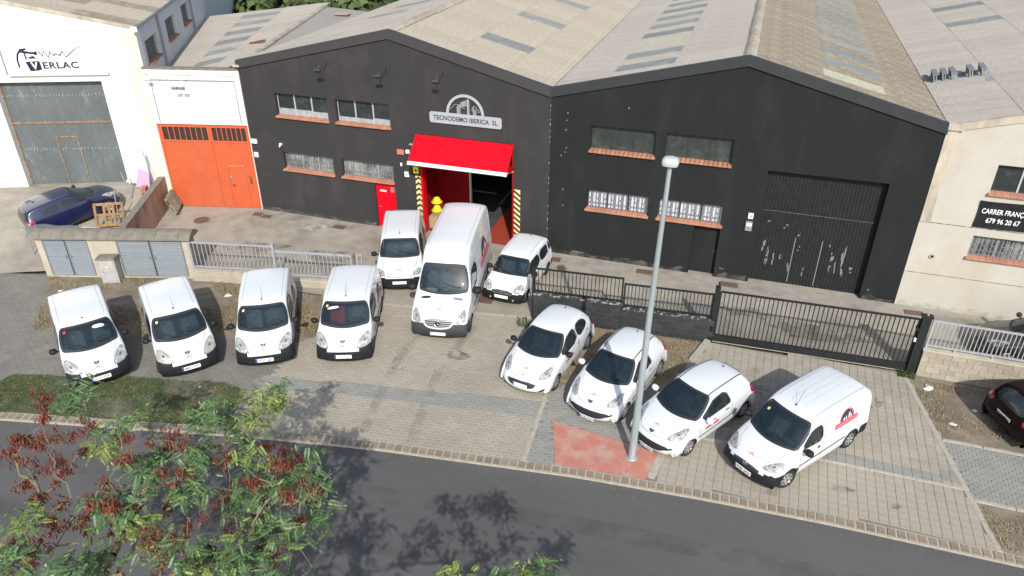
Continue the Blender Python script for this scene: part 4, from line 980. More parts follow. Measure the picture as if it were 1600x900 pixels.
# roof of the white warehouse: built in world-aligned strips that follow both walls
def vroof():
    c, s = math.cos(-AV), math.sin(-AV)
    th = SV-AV; nx = 7; ny = 23
    for i in range(3):
        for j in range(ny):
            mb = MB(); x0 = -7.2*i/3+(.12 if i == 0 else 0); x1 = -7.2*(i+1)/3
            vs = []; n = 24
            for x, up in ((x0, 0), (x1-.06, 0)):
                for k in range(n+1):
                    d = (j+k/n)*1.04+.02; vs.append((x-d*math.sin(th), d*math.cos(th), 8.13-kv*x+.02+.024*math.sin(2*math.pi*k/n*6)+.014*(3-i)+(.012 if x == x0 else 0)))
            mb.add(vs, [(k, k+n+1, k+n+2, k+1)[::-1][::-1] for k in range(n)], roof_o if (i+j) % 3 == 0 else roof_l)
            mb.build('roof_sheet', bE)
    mb = MB(); L = 24; vs = [(VR, 0, 9.64), (VR-L*math.sin(th), L*math.cos(th), 9.64), (-16-L*math.sin(th), L*math.cos(th), 7.7), (-16, 0, 7.7)]
    mb.add(vs, [(0, 1, 2, 3)], roof_l); mb.build('roof_slope', bE)
    # lining a little below the sheets
    mb = MB(); vs = [(0, 0, 8.05), (-L*math.sin(th), L*math.cos(th), 8.05), (VR-L*math.sin(th), L*math.cos(th), 9.58), (VR, 0, 9.58)]; mb.add(vs, [(0, 1, 2, 3)], dark_void); mb.build('roof_lining', bE)
vroof()
# ------------------------------------------------------------------ walls, fences, street furniture
def blockwall(t, x0, x1, z1, th, m, course=.2, bl=.42, cap=None, y0=0.0):
    """wall of blocks along local x; every block a piece of its own"""
    mb = MB(); mb.box(x0, x1, y0+.02, y0+th-.02, -.15, z1, joint_sand if m is block_wall else haz_k); mb.build('wall_core', t)
    rows = int(round(z1/course)); ch = z1/rows; cache = []
    for q in range(2):
        mb = MB(); mb.cbox(-bl/2+.006, bl/2-.006, 0, th, .005, ch-.005, m, .008); cache.append(mb.mesh('block'))
    for r in range(rows):
        x = x0+(bl/2 if r % 2 == 0 else 0)
        while x < x1+bl/2-.02:
            a = max(x0, x-bl/2); b = min(x1, x+bl/2)
            if b-a > bl*.98: inst('block', random.choice(cache), t, (x, y0+random.uniform(-.004, .004), r*ch))
            elif b-a > .06:
                mb = MB(); mb.cbox(a+.006, b-.006, y0, y0+th, r*ch+.005, (r+1)*ch-.005, m, .008); mb.build('block', t)
            x += bl
    if cap:
        mb = MB(); mb.cbox(x0, x1, y0-.02, y0+th+.02, z1, z1+.05, cap, .015); mb.build('coping', t)
def railing(t, x0, x1, z0, z1, m, n, y=0.0, frame=.03, bar=.012, posts=True, barm=None, top=.035):
    mb = MB(); mb.box(x0, x1, y-frame, y+frame, z1-top, z1+.015, m); mb.build('top_rail', t)
    mb = MB(); mb.box(x0, x1, y-frame*.8, y+frame*.8, z0, z0+.05, m); mb.build('bottom_rail', t)
    if posts:
        for x in (x0, x1):
            mb = MB(); mb.box(x-.03, x+.03, y-.031, y+.031, z0-.1, z1+.02, m); mb.build('post', t)
    mb = MB(); mb.box(-bar, bar, -bar, bar, z0+.05, z1-top, barm or m); me = mb.mesh('bar')
    for k in range(1, n): inst('bar', me, t, (x0+(x1-x0)*k/n, y, 0))
# black fence left of the sliding gate
def dirang(a, b): return math.atan2(b[1]-a[1], b[0]-a[0])
A = (14.77, -5.2); B = (20.98, -4.72); an = dirang(A, B); L = math.dist(A, B)
t = thing('black_fence', 'black block wall with two stepped black railings beside the sliding gate', 'fence', (*A, 0), an)
blockwall(t, 0, 3.12, 1.0, .24, block_black, .2, .42, None); 
mb = MB(); mb.cbox(0, 3.14, -.03, .27, 1.0, 1.04, chip, .012); mb.build('coping', t)
mb2 = thing  # keep name
railing(t, .02, 3.1, 1.1, 2.02, black_rail, 23, .10)
mb = MB(); mb.box(3.12, L, .0, .24, -.1, .83, block_black); mb.build('wall_core', t)
rows = 4
cache = MB(); cache.cbox(-.204, .204, 0, .25, .004, .203, block_black, .008); cme = cache.mesh('block')
for r in range(rows):
    x = 3.34+(.21 if r % 2 else 0)
    while x < L-.15: inst('block', cme, t, (x, -.005+random.uniform(-.003, .003), r*.208)); x += .42
mb = MB(); mb.cbox(3.14, L-.08, -.03, .27, .84, .875, chip, .012); mb.build('coping', t)
railing(t, 3.18, L-.12, .95, 1.82, black_rail, 24, .10)
mb = MB(); mb.box(-.05, .03, .02, .14, 0, 2.1, black_rail); mb.build('post', t)
mb = MB(); mb.box(L-.08, L+.08, .0, .2, 0, 2.12, black_rail); mb.box(L-.02, L+.03, .07, .13, 2.12, 2.3, black_rail); mb.build('post', t)
# sliding gate
A = (21.08, -4.62); B = (27.12, -4.42); an = dirang(A, B); L = math.dist(A, B)
t = thing('sliding_gate', 'long black barred sliding gate across the right driveway', 'gate', (*A, 0), an)
mb = MB(); mb.box(0, L, -.05, .05, .03, .27, black_rail); mb.box(0, L, -.065, -.05, .10, .14, black_rail); mb.build('base_beam', t)
mb = MB(); mb.box(0, L, -.035, .035, 1.93, 1.98, black_rail); mb.build('top_rail', t)
for x in (0, L):
    mb = MB(); mb.box(x-.03, x+.03, -.034, .034, .27, 1.93, black_rail); mb.build('stile', t)
mb = MB(); mb.box(-.014, .014, -.016, .016, .27, 1.93, black_rail); me = mb.mesh('bar')
for k in range(1, 43): inst('bar', me, t, (L*k/43, 0, 0))
mb = MB(); mb.box(-.2, L+.1, -.05, .05, -.01, .012, kerb_mortar); mb.build('track', t)
t = thing('gate_post', 'thick black gate post at the right end of the sliding gate', 'post', (27.28, -4.45, 0), an)
mb = MB(); mb.box(-.13, .13, -.1, .1, 0, 2.1, black_rail); mb.build('post', t)
mb = MB(); mb.box(-.17, .17, -.12, .12, 2.1, 2.14, black_rail); mb.box(-.02, .04, -.02, .03, 2.14, 2.2, galv); mb.build('cap', t)
mb = MB(); mb.box(-.19, -.13, -.1, -.04, 1.2, 1.32, white_trim); mb.box(-.2, -.13, -.09, .09, 1.6, 1.7, black_rail); mb.build('catch', t)
# right fence
t = thing('grey_fence', 'grey railing on a pale block wall right of the sliding gate', 'fence', (27.42, -4.62, 0), rad(-.5))
blockwall(t, .02, 7, .96, .3, block_wall, .2, .42)
mb = MB(); mb.cbox(0, 7, -.02, .34, .96, 1.0, old_wall, .012); mb.build('coping', t)
railing(t, .08, 3.9, 1.09, 2.02, galv_paint, 32, .14, frame=.035, bar=.013)
railing(t, 3.98, 6.9, 1.09, 2.02, galv_paint, 25, .14, frame=.035, bar=.013)
for x in (.9, 1.95, 3.0):
    mb = MB(); mb.box(x-.03, x+.03, .12, .16, 1.0, 1.09, galv_paint); mb.build('foot', t)
# left fence
A = (1.36, -6.52); M_ = (4.64, -5.84); B = (7.95, -5.2)
t = thing('grey_fence', 'grey railing in two panels on a low rendered wall, behind the row of vans', 'fence', (*A, 0), dirang(A, M_))
L1 = math.dist(A, M_)
mb = MB(); mb.cbox(-.05, L1, -.2, .14, -.05, .42, old_wall, .02); mb.build('low_wall', t)
mb = MB(); n = 0; x = 0.0
while x < L1-.3: mb.cbox(x, x+.39, -.225, .15, .42, .455, block_wall, .01); x += .4
mb.build('wall_top_tiles', t)
railing(t, 0, L1-.03, .52, 1.6, galv_paint, 20, 0, frame=.035, bar=.013, posts=False)
mb = MB(); mb.box(-.045, .045, -.045, .045, .4, 1.63, galv_paint); mb.build('post', t)
mb = MB(); mb.box(L1-.05, L1+.04, -.046, .046, .4, 1.72, galv_paint); mb.build('post', t)
d2 = dirang(M_, B)-dirang(A, M_); L2 = math.dist(M_, B)
e = bpy.data.objects.new('panel', None); link(e, t); e.location = (L1, 0, 0); e.rotation_euler = (0, 0, d2)
mb = MB(); mb.cbox(-.02, L2+.25, -.2, .14, -.05, .30, old_wall, .02); mb.build('low_wall', e)
mb = MB(); mb.box(.05, L2-.3, -.035, .035, 1.36, 1.44, galv_paint); mb.box(.05, L2-.3, -.03, .03, .38, .44, galv_paint); mb.box(L2-.36, L2-.3, -.036, .036, .3, 1.46, galv_paint); mb.box(.05, .4, .05, .1, 1.4, 1.46, iron); mb.build('rail_frame', e)
mb = MB(); mb.box(-.013, .013, -.013, .013, .44, 1.36, galv_paint); me = mb.mesh('bar')
for k in range(1, 19): inst('bar', me, e, (.05+(L2-.4)*k/19, 0, 0))
mb = MB(); mb.tube([(L2-.22, 0, .2), (L2-.21, .01, 1.5)], .03, rust, 8); mb.build('rusty_post', e)
mb = MB(); mb.box(L2-.12, L2-.06, -.03, .03, .2, 1.5, galv_paint); mb.box(L2+.06, L2+.1, -.03, .03, .2, 1.5, galv_paint); mb.box(L2-.06, L2+.06, -.02, .02, 1.44, 1.48, galv_paint); mb.build('end_post', e)
# party wall between the two yards
A = (-2.12, -6.05); B = (-4.42, -1.02); an = dirang(A, B); L = math.dist(A, B)
t = thing('party_wall', 'stained reddish party wall with a mossy top between the two yards', 'wall', (*A, 0), an)
mb = MB(); mb.box(0, L, -.0, .22, -.1, 1.42, old_red); mb.build('wall', t)
x = 0
while x < L:
    mb = MB(); mb.cbox(x+.005, min(L, x+.55)-.005, -.04, .27, 1.42, 1.47+random.uniform(-.005, .01), cap_stone, .015); mb.build('coping_stone', t); x += .55
# its face towards the orange yard is the -y side of this frame
def post_(x, y, z0, h, lean, label):
    t = thing('metal_post', label, 'post', (x, y, z0), 0, 'thin posts at the end of the party wall')
    mb = MB(); mb.tube([(0, 0, 0), (lean, .02, h)], .022, galv, 7); mb.build('pole', t)
    mb = MB(); mb.lathe([(.001, .03), (.06, .02), (.07, 0)], concrete, 10); mb.build('foot', t)
post_(-5.05, -2.55, 1.0, 1.15, -.25, 'shorter thin grey post standing by the pink board')
post_(-4.55, -1.5, 1.4, 1.5, -.3, 'taller thin grey post leaning on the end of the party wall')
t = thing('folded_sheet', 'pink and white board propped up behind the party wall', 'board', (-5.0, -1.75, 1.05), rad(30))
mb = MB(); mb.add([(-.35, .1, .1), (.25, -.05, 0), (.35, .05, .75), (-.1, .2, .95), (-.35, .12, .12)], [(0, 1, 2, 3)], cloth_pink); mb.build('pink_sheet', t)
mb = MB(); mb.add([(-.8, .3, .3), (.3, .12, .1), (.35, .15, 1.75)], [(0, 1, 2)], wall_shade); mb.build('pale_sheet', t)
t = thing('brick_stack', 'low stack of reddish bricks by the foot of the thin posts', 'bricks', (-4.85, -2.0, 1.05), rad(-60))
for k in range(12):
    mb = MB(); mb.cbox(-.12, .12, -.055, .055, 0, .07, terracotta, .008); o = mb.build('brick', t); o.location = ((k % 2)*.25-.1, (k//2 % 2)*.12, (k//4)*.075); o.rotation_euler = (0, 0, random.uniform(-.06, .06))
def pallet(name, label, loc, rot, m, sx=1.2, sy=.8, n=5):
    t = thing(name, label, 'pallet', loc); t.rotation_euler = rot
    mb = MB(); w = .1; mb.cbox(-w/2, w/2, -sy/2, sy/2, 0, .022, m, .004); me = mb.mesh('plank')
    for k in range(n): inst('plank', me, t, (-sx/2+w/2+(sx-w)*k/(n-1), 0, .12))
    mb = MB(); mb.box(-sx/2, sx/2, -.05, .05, 0, .09, m); me2 = mb.mesh('runner')
    for y in (-sy/2+.05, 0, sy/2-.05): inst('runner', me2, t, (0, y, .022))
    mb = MB(); mb.cbox(-.05, .05, -sy/2, sy/2, 0, .022, m, .004); me3 = mb.mesh('lower_plank')
    for x in (-sx/2+.05, 0, sx/2-.05): inst('lower_plank', me3, t, (x, 0, 0))
    return t
pallet('pallet', 'weathered grey wooden pallet leaning on the party wall next to the orange gate', (-3.72, -1.62, .52), (rad(68), 0, rad(-62+180)), wood_old, 1.15, .8, 6)
pallet('pallet', 'orange brown wooden pallet standing on edge behind the utility shelter', (-4.3, -4.6, 1.12), (rad(78), rad(4), rad(38)), wood, 1.15, 1.0, 4)
t = thing('metal_post', 'thin grey post standing beside the orange brown pallet', 'post', (-4.05, -4.5, .5)); mb = MB(); mb.tube([(0, 0, 0), (-.1, .3, 1.6)], .025, galv, 7); mb.build('pole', t)
t = thing('tarpaulin', 'grey green tarpaulin over a frame behind the utility shelter, beside the blue hatchback', 'tarpaulin', (-5.15, -6.75, .05), rad(14))
mb = MB(); vs = []; nx, ny = 12, 6
for j in range(ny+1):
    for i in range(nx+1):
        u, v = i/nx, j/ny; vs.append(((u-.5)*1.9+.1*v, (v-.5)*.75, 1.32-.12*(v-.5)**2*4-.25*(v == 0)+.03*math.sin(u*9)+.02*math.sin(v*7+u*4)))
mb.add(vs, [(j*(nx+1)+i, j*(nx+1)+i+1, (j+1)*(nx+1)+i+1, (j+1)*(nx+1)+i) for j in range(ny) for i in range(nx)], cloth_grey); mb.build('cover', t, smooth=True)
mb = MB()
for a, b in ((-.9, -.3), (.9, -.3), (-.9, .3), (.9, .3)): mb.tube([(a, b, -.3), (a, b, 1.25)], .025, galv, 6)
mb.build('frame', t)
t = thing('white_sack', 'white plastic sheet lying beside the grey green tarpaulin', 'sheet', (-3.95, -6.3, .35), rad(20))
mb = MB(); mb.add([(-.35, -.2, .75), (.35, -.15, .72), (.45, .3, .8), (-.3, .28, .86), (-.3, -.2, .2), (.3, -.2, .2)], [(0, 1, 2, 3), (4, 5, 1, 0)], white_paper); mb.build('sheet', t)
# utility shelter
AS = math.atan2(1.7, 5.6)
t = thing('utility_shelter', 'low cream utility shelter with blue grey louvred doors and a curved mossy roof', 'shelter', (1.3, -6.55, 0), AS)
H = 1.76
wall('front_wall', [(-5.86, -.05), (.02, -.05), (.02, H), (-5.86, H)], [R(-5.62, -3.86, .06, 1.70), R(-2.74, -.2, .06, 1.70)], old_wall, t, th=.12)
mb = MB(); mb.box(-5.86, .02, .5, .6, -.05, H, old_wall); mb.box(-5.86, -5.74, .12, .5, -.05, H, old_wall); mb.box(-.1, .02, .12, .5, -.05, H, old_wall); mb.box(-5.74, -.1, .35, .4, 0, H, haz_k); mb.build('rear_wall', t)
sl = None
for x0, x1 in ((-5.60, -4.76), (-4.72, -3.88), (-2.72, -1.48), (-1.44, -.22)):
    mb = MB(); f = .035
    mb.box(x0, x0+f, .0, .04, .08, 1.68, louvre); mb.box(x1-f, x1, .0, .04, .08, 1.68, louvre); mb.box(x0+f, x1-f, .002, .038, 1.645, 1.68, louvre); mb.box(x0+f, x1-f, .002, .038, .08, .115, louvre)
    d = mb.build('louvred_door', t); n = 15; p = 1.53/n
    mb = MB(); w = (x1-x0)/2-f; mb.box(-w, w, -.042, .042, -.005, .005, louvre, Matrix.Rotation(rad(52), 4, 'X')); mb.box(-w, w, -.034, -.020, -.048, -.036, galv_paint);  me = mb.mesh('slat')
    for k in range(n): inst('slat', me, d, ((x0+x1)/2, .03, .115+p*(k+.5)))
    mb = MB(); mb.box(x1-.1, x1-.06, -.03, .0, .85, .97, iron) if x0 in (-5.60, -2.72) else mb.box(x0+.06, x0+.1, -.03, 0, .85, .97, iron); mb.build('handle', d)
mb = MB(); n = 8; prof = []
for k in range(n+1):
    a = rad(150-120*k/n); prof.append((.3-.5*math.cos(math.pi-a)*1.0*-1 if 0 else .3+.46*math.cos(a)*-1*-1, 0))
prof = [(-.14, 1.70), (-.13, 1.75), (-.02, 1.86), (.14, 1.94), (.3, 1.97), (.46, 1.94), (.62, 1.86), (.72, 1.76), (.72, 1.70)]
sg = 14; xs = [-6.05+k*(6.25/sg) for k in range(sg+1)]
for k in range(sg):
    mb = MB(); a, b = xs[k]+.004, xs[k+1]-.004
    vs = [(a, y, z) for y, z in prof]+[(b, y, z) for y, z in prof]; m_ = len(prof)
    mb.add(vs, [(i, i+m_, i+m_+1, i+1) for i in range(m_-1)]+[tuple(range(m_)), tuple(range(2*m_-1, m_-1, -1)), (0, m_-1, 2*m_-1, m_)], cap_stone)
    o = mb.build('roof_segment', t); o.location = (0, 0, random.uniform(-.004, .004))
t = thing('junction_box', 'weathered pale grey junction box standing in front of the louvred shelter', 'cabinet', (-1.52, -7.86, 0), AS+rad(3))
mb = MB(); mb.cbox(-.33, .33, -.02, .34, 0, 1.02, mat('box_concrete', (.40, .40, .385), (.30, .295, .28), 4, .9, .3, 40), .01); mb.build('body', t)
mb = MB(); mb.cbox(-.36, .36, -.06, .37, 1.02, 1.09, cap_stone, .02); mb.build('lid', t)
mb = MB(); mb.box(-.27, .27, -.032, -.02, .12, .95, mat('box_door', (.44, .45, .45), (.34, .34, .33), 5, .6)); mb.build('door', t)
mb = MB(); mb.tube([(-.2, -.03, .52), (-.2, -.07, .52), (-.15, -.07, .48)], .02, iron, 6); mb.box(-.06, .06, -.036, -.032, .68, .74, haz_y); mb.build('latch', t)
# street lamp
t = thing('street_lamp', 'tall tapered grey street lamp standing on the red painted slab', 'street lamp', (19.43, -11.22, 0))
mb = MB(); mb.tube([(0, 0, 0), (0.03, 0, 2.5), (0.06, .01, 5), (0.13, .03, 8.62)], [.105, .09, .072, .05], lampgrey, 20, cap=False); mb.build('pole', t, smooth=True)
mb = MB(); mb.lathe([(.001, .03), (.15, .03), (.17, .0)], lampgrey, 16); mb.build('base_plate', t)
mb = MB(); mb.box(.06, .1, -.05, .05, .55, .85, lampgrey, Matrix.Rotation(rad(40), 4, 'Z')); mb.build('hatch', t)
hd = MB(); n = 24; vs = []; prof = []
for zz, k in ((-.09, .92), (-.03, 1.0), (.03, .96), (.07, .8), (.09, .5)):
    ring = []
    for i in range(n):
        a = 2*math.pi*i/n; x = .20*k*math.copysign(abs(math.cos(a))**.8, math.cos(a)); y = k*(.20*abs(math.sin(a))**.45 if math.sin(a) < 0 else -0+.17*abs(math.sin(a))**1.0)*math.copysign(1, math.sin(a)); ring.append((x, y+.05, zz))
    vs += ring
fs = [(r*n+i, r*n+(i+1) % n, (r+1)*n+(i+1) % n, (r+1)*n+i) for r in range(4) for i in range(n)]+[tuple(range(4*n, 5*n)), tuple(range(n-1, -1, -1))]
hd.add([(x*.95, y*.88, z) for x, y, z in vs], fs, lamphead); o = hd.build('lamp_head', t, smooth=True); o.location = (.13, .0, 8.66)
mb = MB(); mb.tube([(0.13, .02, 8.56), (.13, .27, 8.66)], .06, lampgrey, 10); mb.build('bracket', t)
# litter
def rag(name, label, x, y, r, m, seed):
    rnd = random.Random(seed); t = thing(name, label, 'litter', (x, y, 0), 0, 'litter on the verges'); mb = MB(); n = 9; vs = [(0, 0, r*.5)]
    for k in range(n): a = 2*math.pi*k/n; q = r*rnd.uniform(.5, 1.2); vs.append((q*math.cos(a), q*math.sin(a), rnd.uniform(0, r*.35)))
    mb.add(vs, [(0, k+1, (k+1) % n+1) for k in range(n)], m); mb.build('scrap', t)
rag('litter', 'crumpled white rag on the dry verge right of the black gate post', 27.75, -5.25, .19, litter_m, 1)
rag('litter', 'small white scrap on the verge nearest the right driveway edging', 28.15, -6.9, .10, litter_m, 2)
rag('litter', 'white scrap of paper in the grass below the crumpled rag', 28.9, -6.0, .09, litter_m, 3)
rag('litter', 'pale scrap on the straw between the two hatchbacks and the black wall', 18.9, -5.5, .08, litter_m, 4)
rag('litter', 'white scrap in the grass beside the first small van', -2.9, -9.0, .1, litter_m, 5)
rag('litter', 'pale stone like scrap behind the second small van in the verge', 3.4, -7.3, .17, litter_m, 6)
rag('litter', 'small white scrap in the green grass near the kerb', 6.0, -12.3, .06, litter_m, 7)
t = thing('cable_piece', 'bent dark piece of cable lying on the verge beside the maroon car', 'litter', (29.35, -6.3, 0)); mb = MB(); mb.tube([(-.3, .25, .02), (-.1, .2, .03), (.1, -.05, .03), (.25, -.4, .02)], .018, rubber, 6); mb.build('cable', t)
# ------------------------------------------------------------------ trees
GREEN = [(8.05,-18.01,4.18),(10.94,-17.03,3.99),(12.32,-17.99,4.75),(12.46,-17.97,4.42),(11.92,-16.65,3.94),(12.5,-16.78,4.41),(12.38,-18.69,5.49),(10.84,-19.29,5.32),(10.97,-19.64,5.27),(10.17,-18.21,4.51),(11.49,-19.49,4.95),(11.37,-19.0,4.59),(11.42,-19.22,4.44),(11.76,-18.31,4.35),(12.15,-18.71,4.5),(12.98,-19.76,5.5),(12.34,-20.17,5.36),(13.26,-20.03,5.33),(13.03,-20.14,5.32),(11.26,-19.94,4.47),(11.66,-20.23,4.63),(11.77,-20.64,5.08),(12.72,-20.83,5.22),(13.19,-21.05,5.4),(13.68,-19.15,5.43),(13.23,-18.77,4.32),(14.14,-18.99,5.05),(14.39,-19.46,5.14),(13.75,-19.58,4.91),(13.46,-19.55,4.45),(14.22,-19.99,4.86),(14.25,-19.65,4.33),(15.4,-20.52,5.51),(15.02,-19.35,5.41),(15.18,-19.59,4.97),(13.7,-20.72,4.62),(13.85,-21.19,5.47),(14.21,-20.97,5.0),(14.2,-21.54,5.44),(14.83,-21.11,5.39),(14.58,-20.69,4.91),(12.98,-21.01,4.78),(12.17,-21.87,5.04),(12.21,-21.45,4.8),(12.17,-21.38,4.43),(10.72,-21.58,4.63),(11.8,-22.13,5.34),(10.38,-21.53,4.26),(10.06,-20.68,4.26),(10.83,-21.35,5.08),(11.62,-20.39,4.59),(12.15,-20.47,4.95),(14.25,-18.69,4.86),(14.16,-18.25,4.68),(15.45,-21.2,5.6),(14.49,-19.04,4.47),(12.23,-16.4,4.43),(11.7,-16.42,4.13),(12.58,-17.1,4.74),(11.86,-17.62,4.59),(8.11,-17.88,4.35),(8.83,-18.15,4.9),(11.31,-17.09,4.3),(12.74,-17.95,4.98)]
RED = [(9.59,-19.64,5.47),(8.61,-18.9,4.34),(8.18,-19.1,4.29),(8.5,-19.4,4.52),(9.89,-19.83,5.27),(9.94,-19.45,5.06),(9.72,-19.19,4.53),(9.52,-18.74,4.66),(8.31,-19.62,4.45),(9.28,-20.03,4.84),(9.13,-19.94,4.26),(10.26,-20.09,5.18),(11.67,-19.99,5.45),(11.64,-19.51,5.54),(11.86,-18.84,5.23),(12.45,-19.31,5.54),(11.08,-18.51,4.23),(12.2,-19.25,4.6),(12.86,-19.96,5.55),(13.22,-19.19,5.29),(13.44,-18.25,4.77),(14.33,-19.14,5.52),(14.22,-18.72,5.07),(14.0,-19.46,5.35),(14.47,-18.57,4.61),(14.14,-18.41,4.47),(13.39,-19.5,4.82),(13.6,-18.99,4.39),(14.88,-19.03,4.73),(15.03,-19.63,5.55),(10.79,-20.87,4.66),(9.67,-20.2,4.21),(9.75,-19.85,4.26),(10.43,-20.18,4.44),(11.69,-20.61,5.3),(11.38,-20.58,4.71),(12.16,-20.6,4.61),(11.82,-20.5,4.34),(13.51,-21.32,5.57),(13.28,-21.05,4.79),(13.7,-20.56,4.49),(13.34,-19.77,4.28),(13.88,-19.72,4.28),(13.96,-19.37,4.44),(15.13,-19.97,5.15),(10.93,-20.82,4.41),(10.73,-21.46,4.26),(11.41,-21.62,4.89),(10.52,-21.35,4.55),(15.38,-20.84,5.6),(14.57,-20.13,4.37),(15.1,-20.86,4.94),(12.16,-20.76,5.28),(12.61,-20.1,4.77),(13.95,-21.06,5.58),(12.17,-20.43,4.87),(7.57,-17.96,4.19),(7.62,-18.18,4.42)]
GREENB = [(18.16,-20.17,4.82),(19.43,-20.15,5.29),(17.87,-21.46,5.23),(18.14,-21.35,4.9),(18.33,-20.25,4.43),(18.89,-20.78,4.65),(18.51,-21.48,4.64),(19.29,-20.98,4.61),(19.29,-19.54,4.63),(17.98,-22.1,5.27),(19.02,-21.37,4.54),(19.66,-20.25,4.45),(20.96,-21.0,5.33),(21.08,-20.88,4.97),(20.93,-21.69,5.39),(17.45,-22.04,4.8),(19.99,-22.25,5.3),(18.8,-22.5,5.05),(21.25,-20.72,5.19),(20.54,-21.87,5.14),(16.81,-22.75,4.89),(15.56,-22.25,4.49),(15.03,-21.98,4.61),(19.4,-22.78,5.27),(21.17,-22.05,5.3),(19.08,-19.57,4.9),(17.89,-19.98,4.9),(18.68,-19.76,4.9),(19.06,-19.66,4.9)]
GREENX = [(16.72,-21.73,5.29),(16.57,-22.62,5.52),(15.19,-22.97,5.33),(14.65,-23.92,5.73),(13.88,-24.26,5.74),(15.22,-21.78,5.65),(13.76,-24.04,5.3),(11.93,-22.85,5.25),(15.72,-23.21,5.69),(12.84,-22.48,5.68),(12.37,-23.82,4.47),(16.82,-22.88,5.62),(15.15,-22.99,4.6),(15.64,-22.32,5.64),(16.02,-22.13,5.09),(11.39,-22.63,5.19),(15.21,-23.31,5.21),(12.91,-23.15,5.45),(14.34,-21.91,5.56),(15.8,-21.27,5.12),(14.29,-23.18,4.77),(13.85,-23.33,5.75),(11.98,-22.69,5.23),(16.57,-21.95,4.95),(16.48,-22.21,4.4),(16.06,-21.19,4.75)]
def leaf_template():
    """pinnate leaf, rachis along +x, about .34 m"""
    V = []; F = []
    n = 10; L = .30
    for k in range(n):
        x = L*(.12+.85*k/n); w = .026*(1-.35*abs(k-3)/n); l = .066*(1-.07*abs(k-3)); dz = -.05*(k/n)**2
        for s in (-1, 1):
            b = len(V); V += [(x, 0, dz), (x+.42*l, s*l*.5, dz+.006), (x+.40*l, s*l, dz-.018), (x-.12*l, s*l*.6, dz-.002)]; F.append((b, b+1, b+2, b+3))
    b = len(V); V += [(L, 0, -.05), (L+.04, .02, -.055), (L+.085, 0, -.07), (L+.04, -.02, -.055)]; F.append((b, b+1, b+2, b+3))
    return np.array(V), F
LV, LF = leaf_template()
def rotm(rnd):
    yaw = rnd.uniform(0, 2*math.pi); pitch = rnd.uniform(-.3, .75); roll = rnd.uniform(-.7, .7)
    return np.array(Matrix.Rotation(yaw, 3, 'Z') @ Matrix.Rotation(pitch, 3, 'Y') @ Matrix.Rotation(roll, 3, 'X'))
def foliage(pts, rnd, per=(9, 15), r=.235):
    V = []; F = []; MI = []; b = 0
    for p in pts:
        yellow = rnd.random() < .18
        for k in range(rnd.randint(*per)):
            d = np.array([rnd.gauss(0, r*.6), rnd.gauss(0, r*.6), rnd.gauss(0, r*.42)]); R3 = rotm(rnd); s = rnd.uniform(.55, 1.0)
            v = (LV*s) @ R3.T+np.array(p)+d; V.append(v); F += [tuple(i+b for i in f) for f in LF]; b += len(LV); MI += [1 if (yellow and rnd.random() < .75) or rnd.random() < .10 else 0]*len(LF)
    me = bpy.data.meshes.new('foliage'); me.from_pydata(np.concatenate(V).tolist(), [], F); me.materials.append(leaf_a); me.materials.append(leaf_b); me.polygons.foreach_set('material_index', MI); me.update(); return me
def pods(pts, rnd):
    V = []; F = []; b = 0
    for p in pts:
        for q in range(rnd.randint(3, 5)):
            c = np.array(p)+np.array([rnd.gauss(0, .12), rnd.gauss(0, .12), rnd.gauss(0, .08)])
            for k in range(rnd.randint(22, 42)):
                o = c+np.array([rnd.gauss(0, .055), rnd.gauss(0, .055), rnd.uniform(-.12, .05)]); a = rnd.uniform(0, 2*math.pi); l = rnd.uniform(.05, .10); w = rnd.uniform(.008, .015)
                dx, dy = math.cos(a)*w, math.sin(a)*w; tx, ty = rnd.gauss(0, .025), rnd.gauss(0, .025)
                V += [(o[0]-dx, o[1]-dy, o[2]), (o[0]+dx, o[1]+dy, o[2]), (o[0]+dx*.8+tx, o[1]+dy*.8+ty, o[2]-l), (o[0]-dx*.8+tx, o[1]-dy*.8+ty, o[2]-l)]; F.append((b, b+1, b+2, b+3)); b += 4
    me = bpy.data.meshes.new('seed_clusters'); me.from_pydata(V, [], F); me.materials.append(pod_m); me.update(); return me
def skeleton(base, fork, pts, rnd):
    nodes = [Vector(base), Vector(fork)]; par = [-1, 0]
    order = sorted(pts, key=lambda p: (Vector(p)-Vector(fork)).length)
    ends = []
    for p in order:
        p = Vector(p)-Vector((0, 0, .08)); best = None; bd = 1e9
        for i in range(1, len(nodes)):
            q = nodes[i]; d = (p-q).length+max(0, q.z-p.z)*1.5+.12*(q-Vector(fork)).length
            if d < bd: bd = d; best = i
        q = nodes[best]; n = max(1, int((p-q).length/.22)); prev = best
        for k in range(1, n+1):
            t = k/n; w = q.lerp(p, t)+Vector((rnd.gauss(0, .035), rnd.gauss(0, .035), .18*math.sin(math.pi*t)*(p-q).length*.3+rnd.gauss(0, .03))) if k < n else p
            nodes.append(w); par.append(prev); prev = len(nodes)-1
        ends.append(prev)
    cnt = [0]*len(nodes)
    for e in ends:
        i = e
        while i >= 0: cnt[i] += 1; i = par[i]
    return nodes, par, cnt
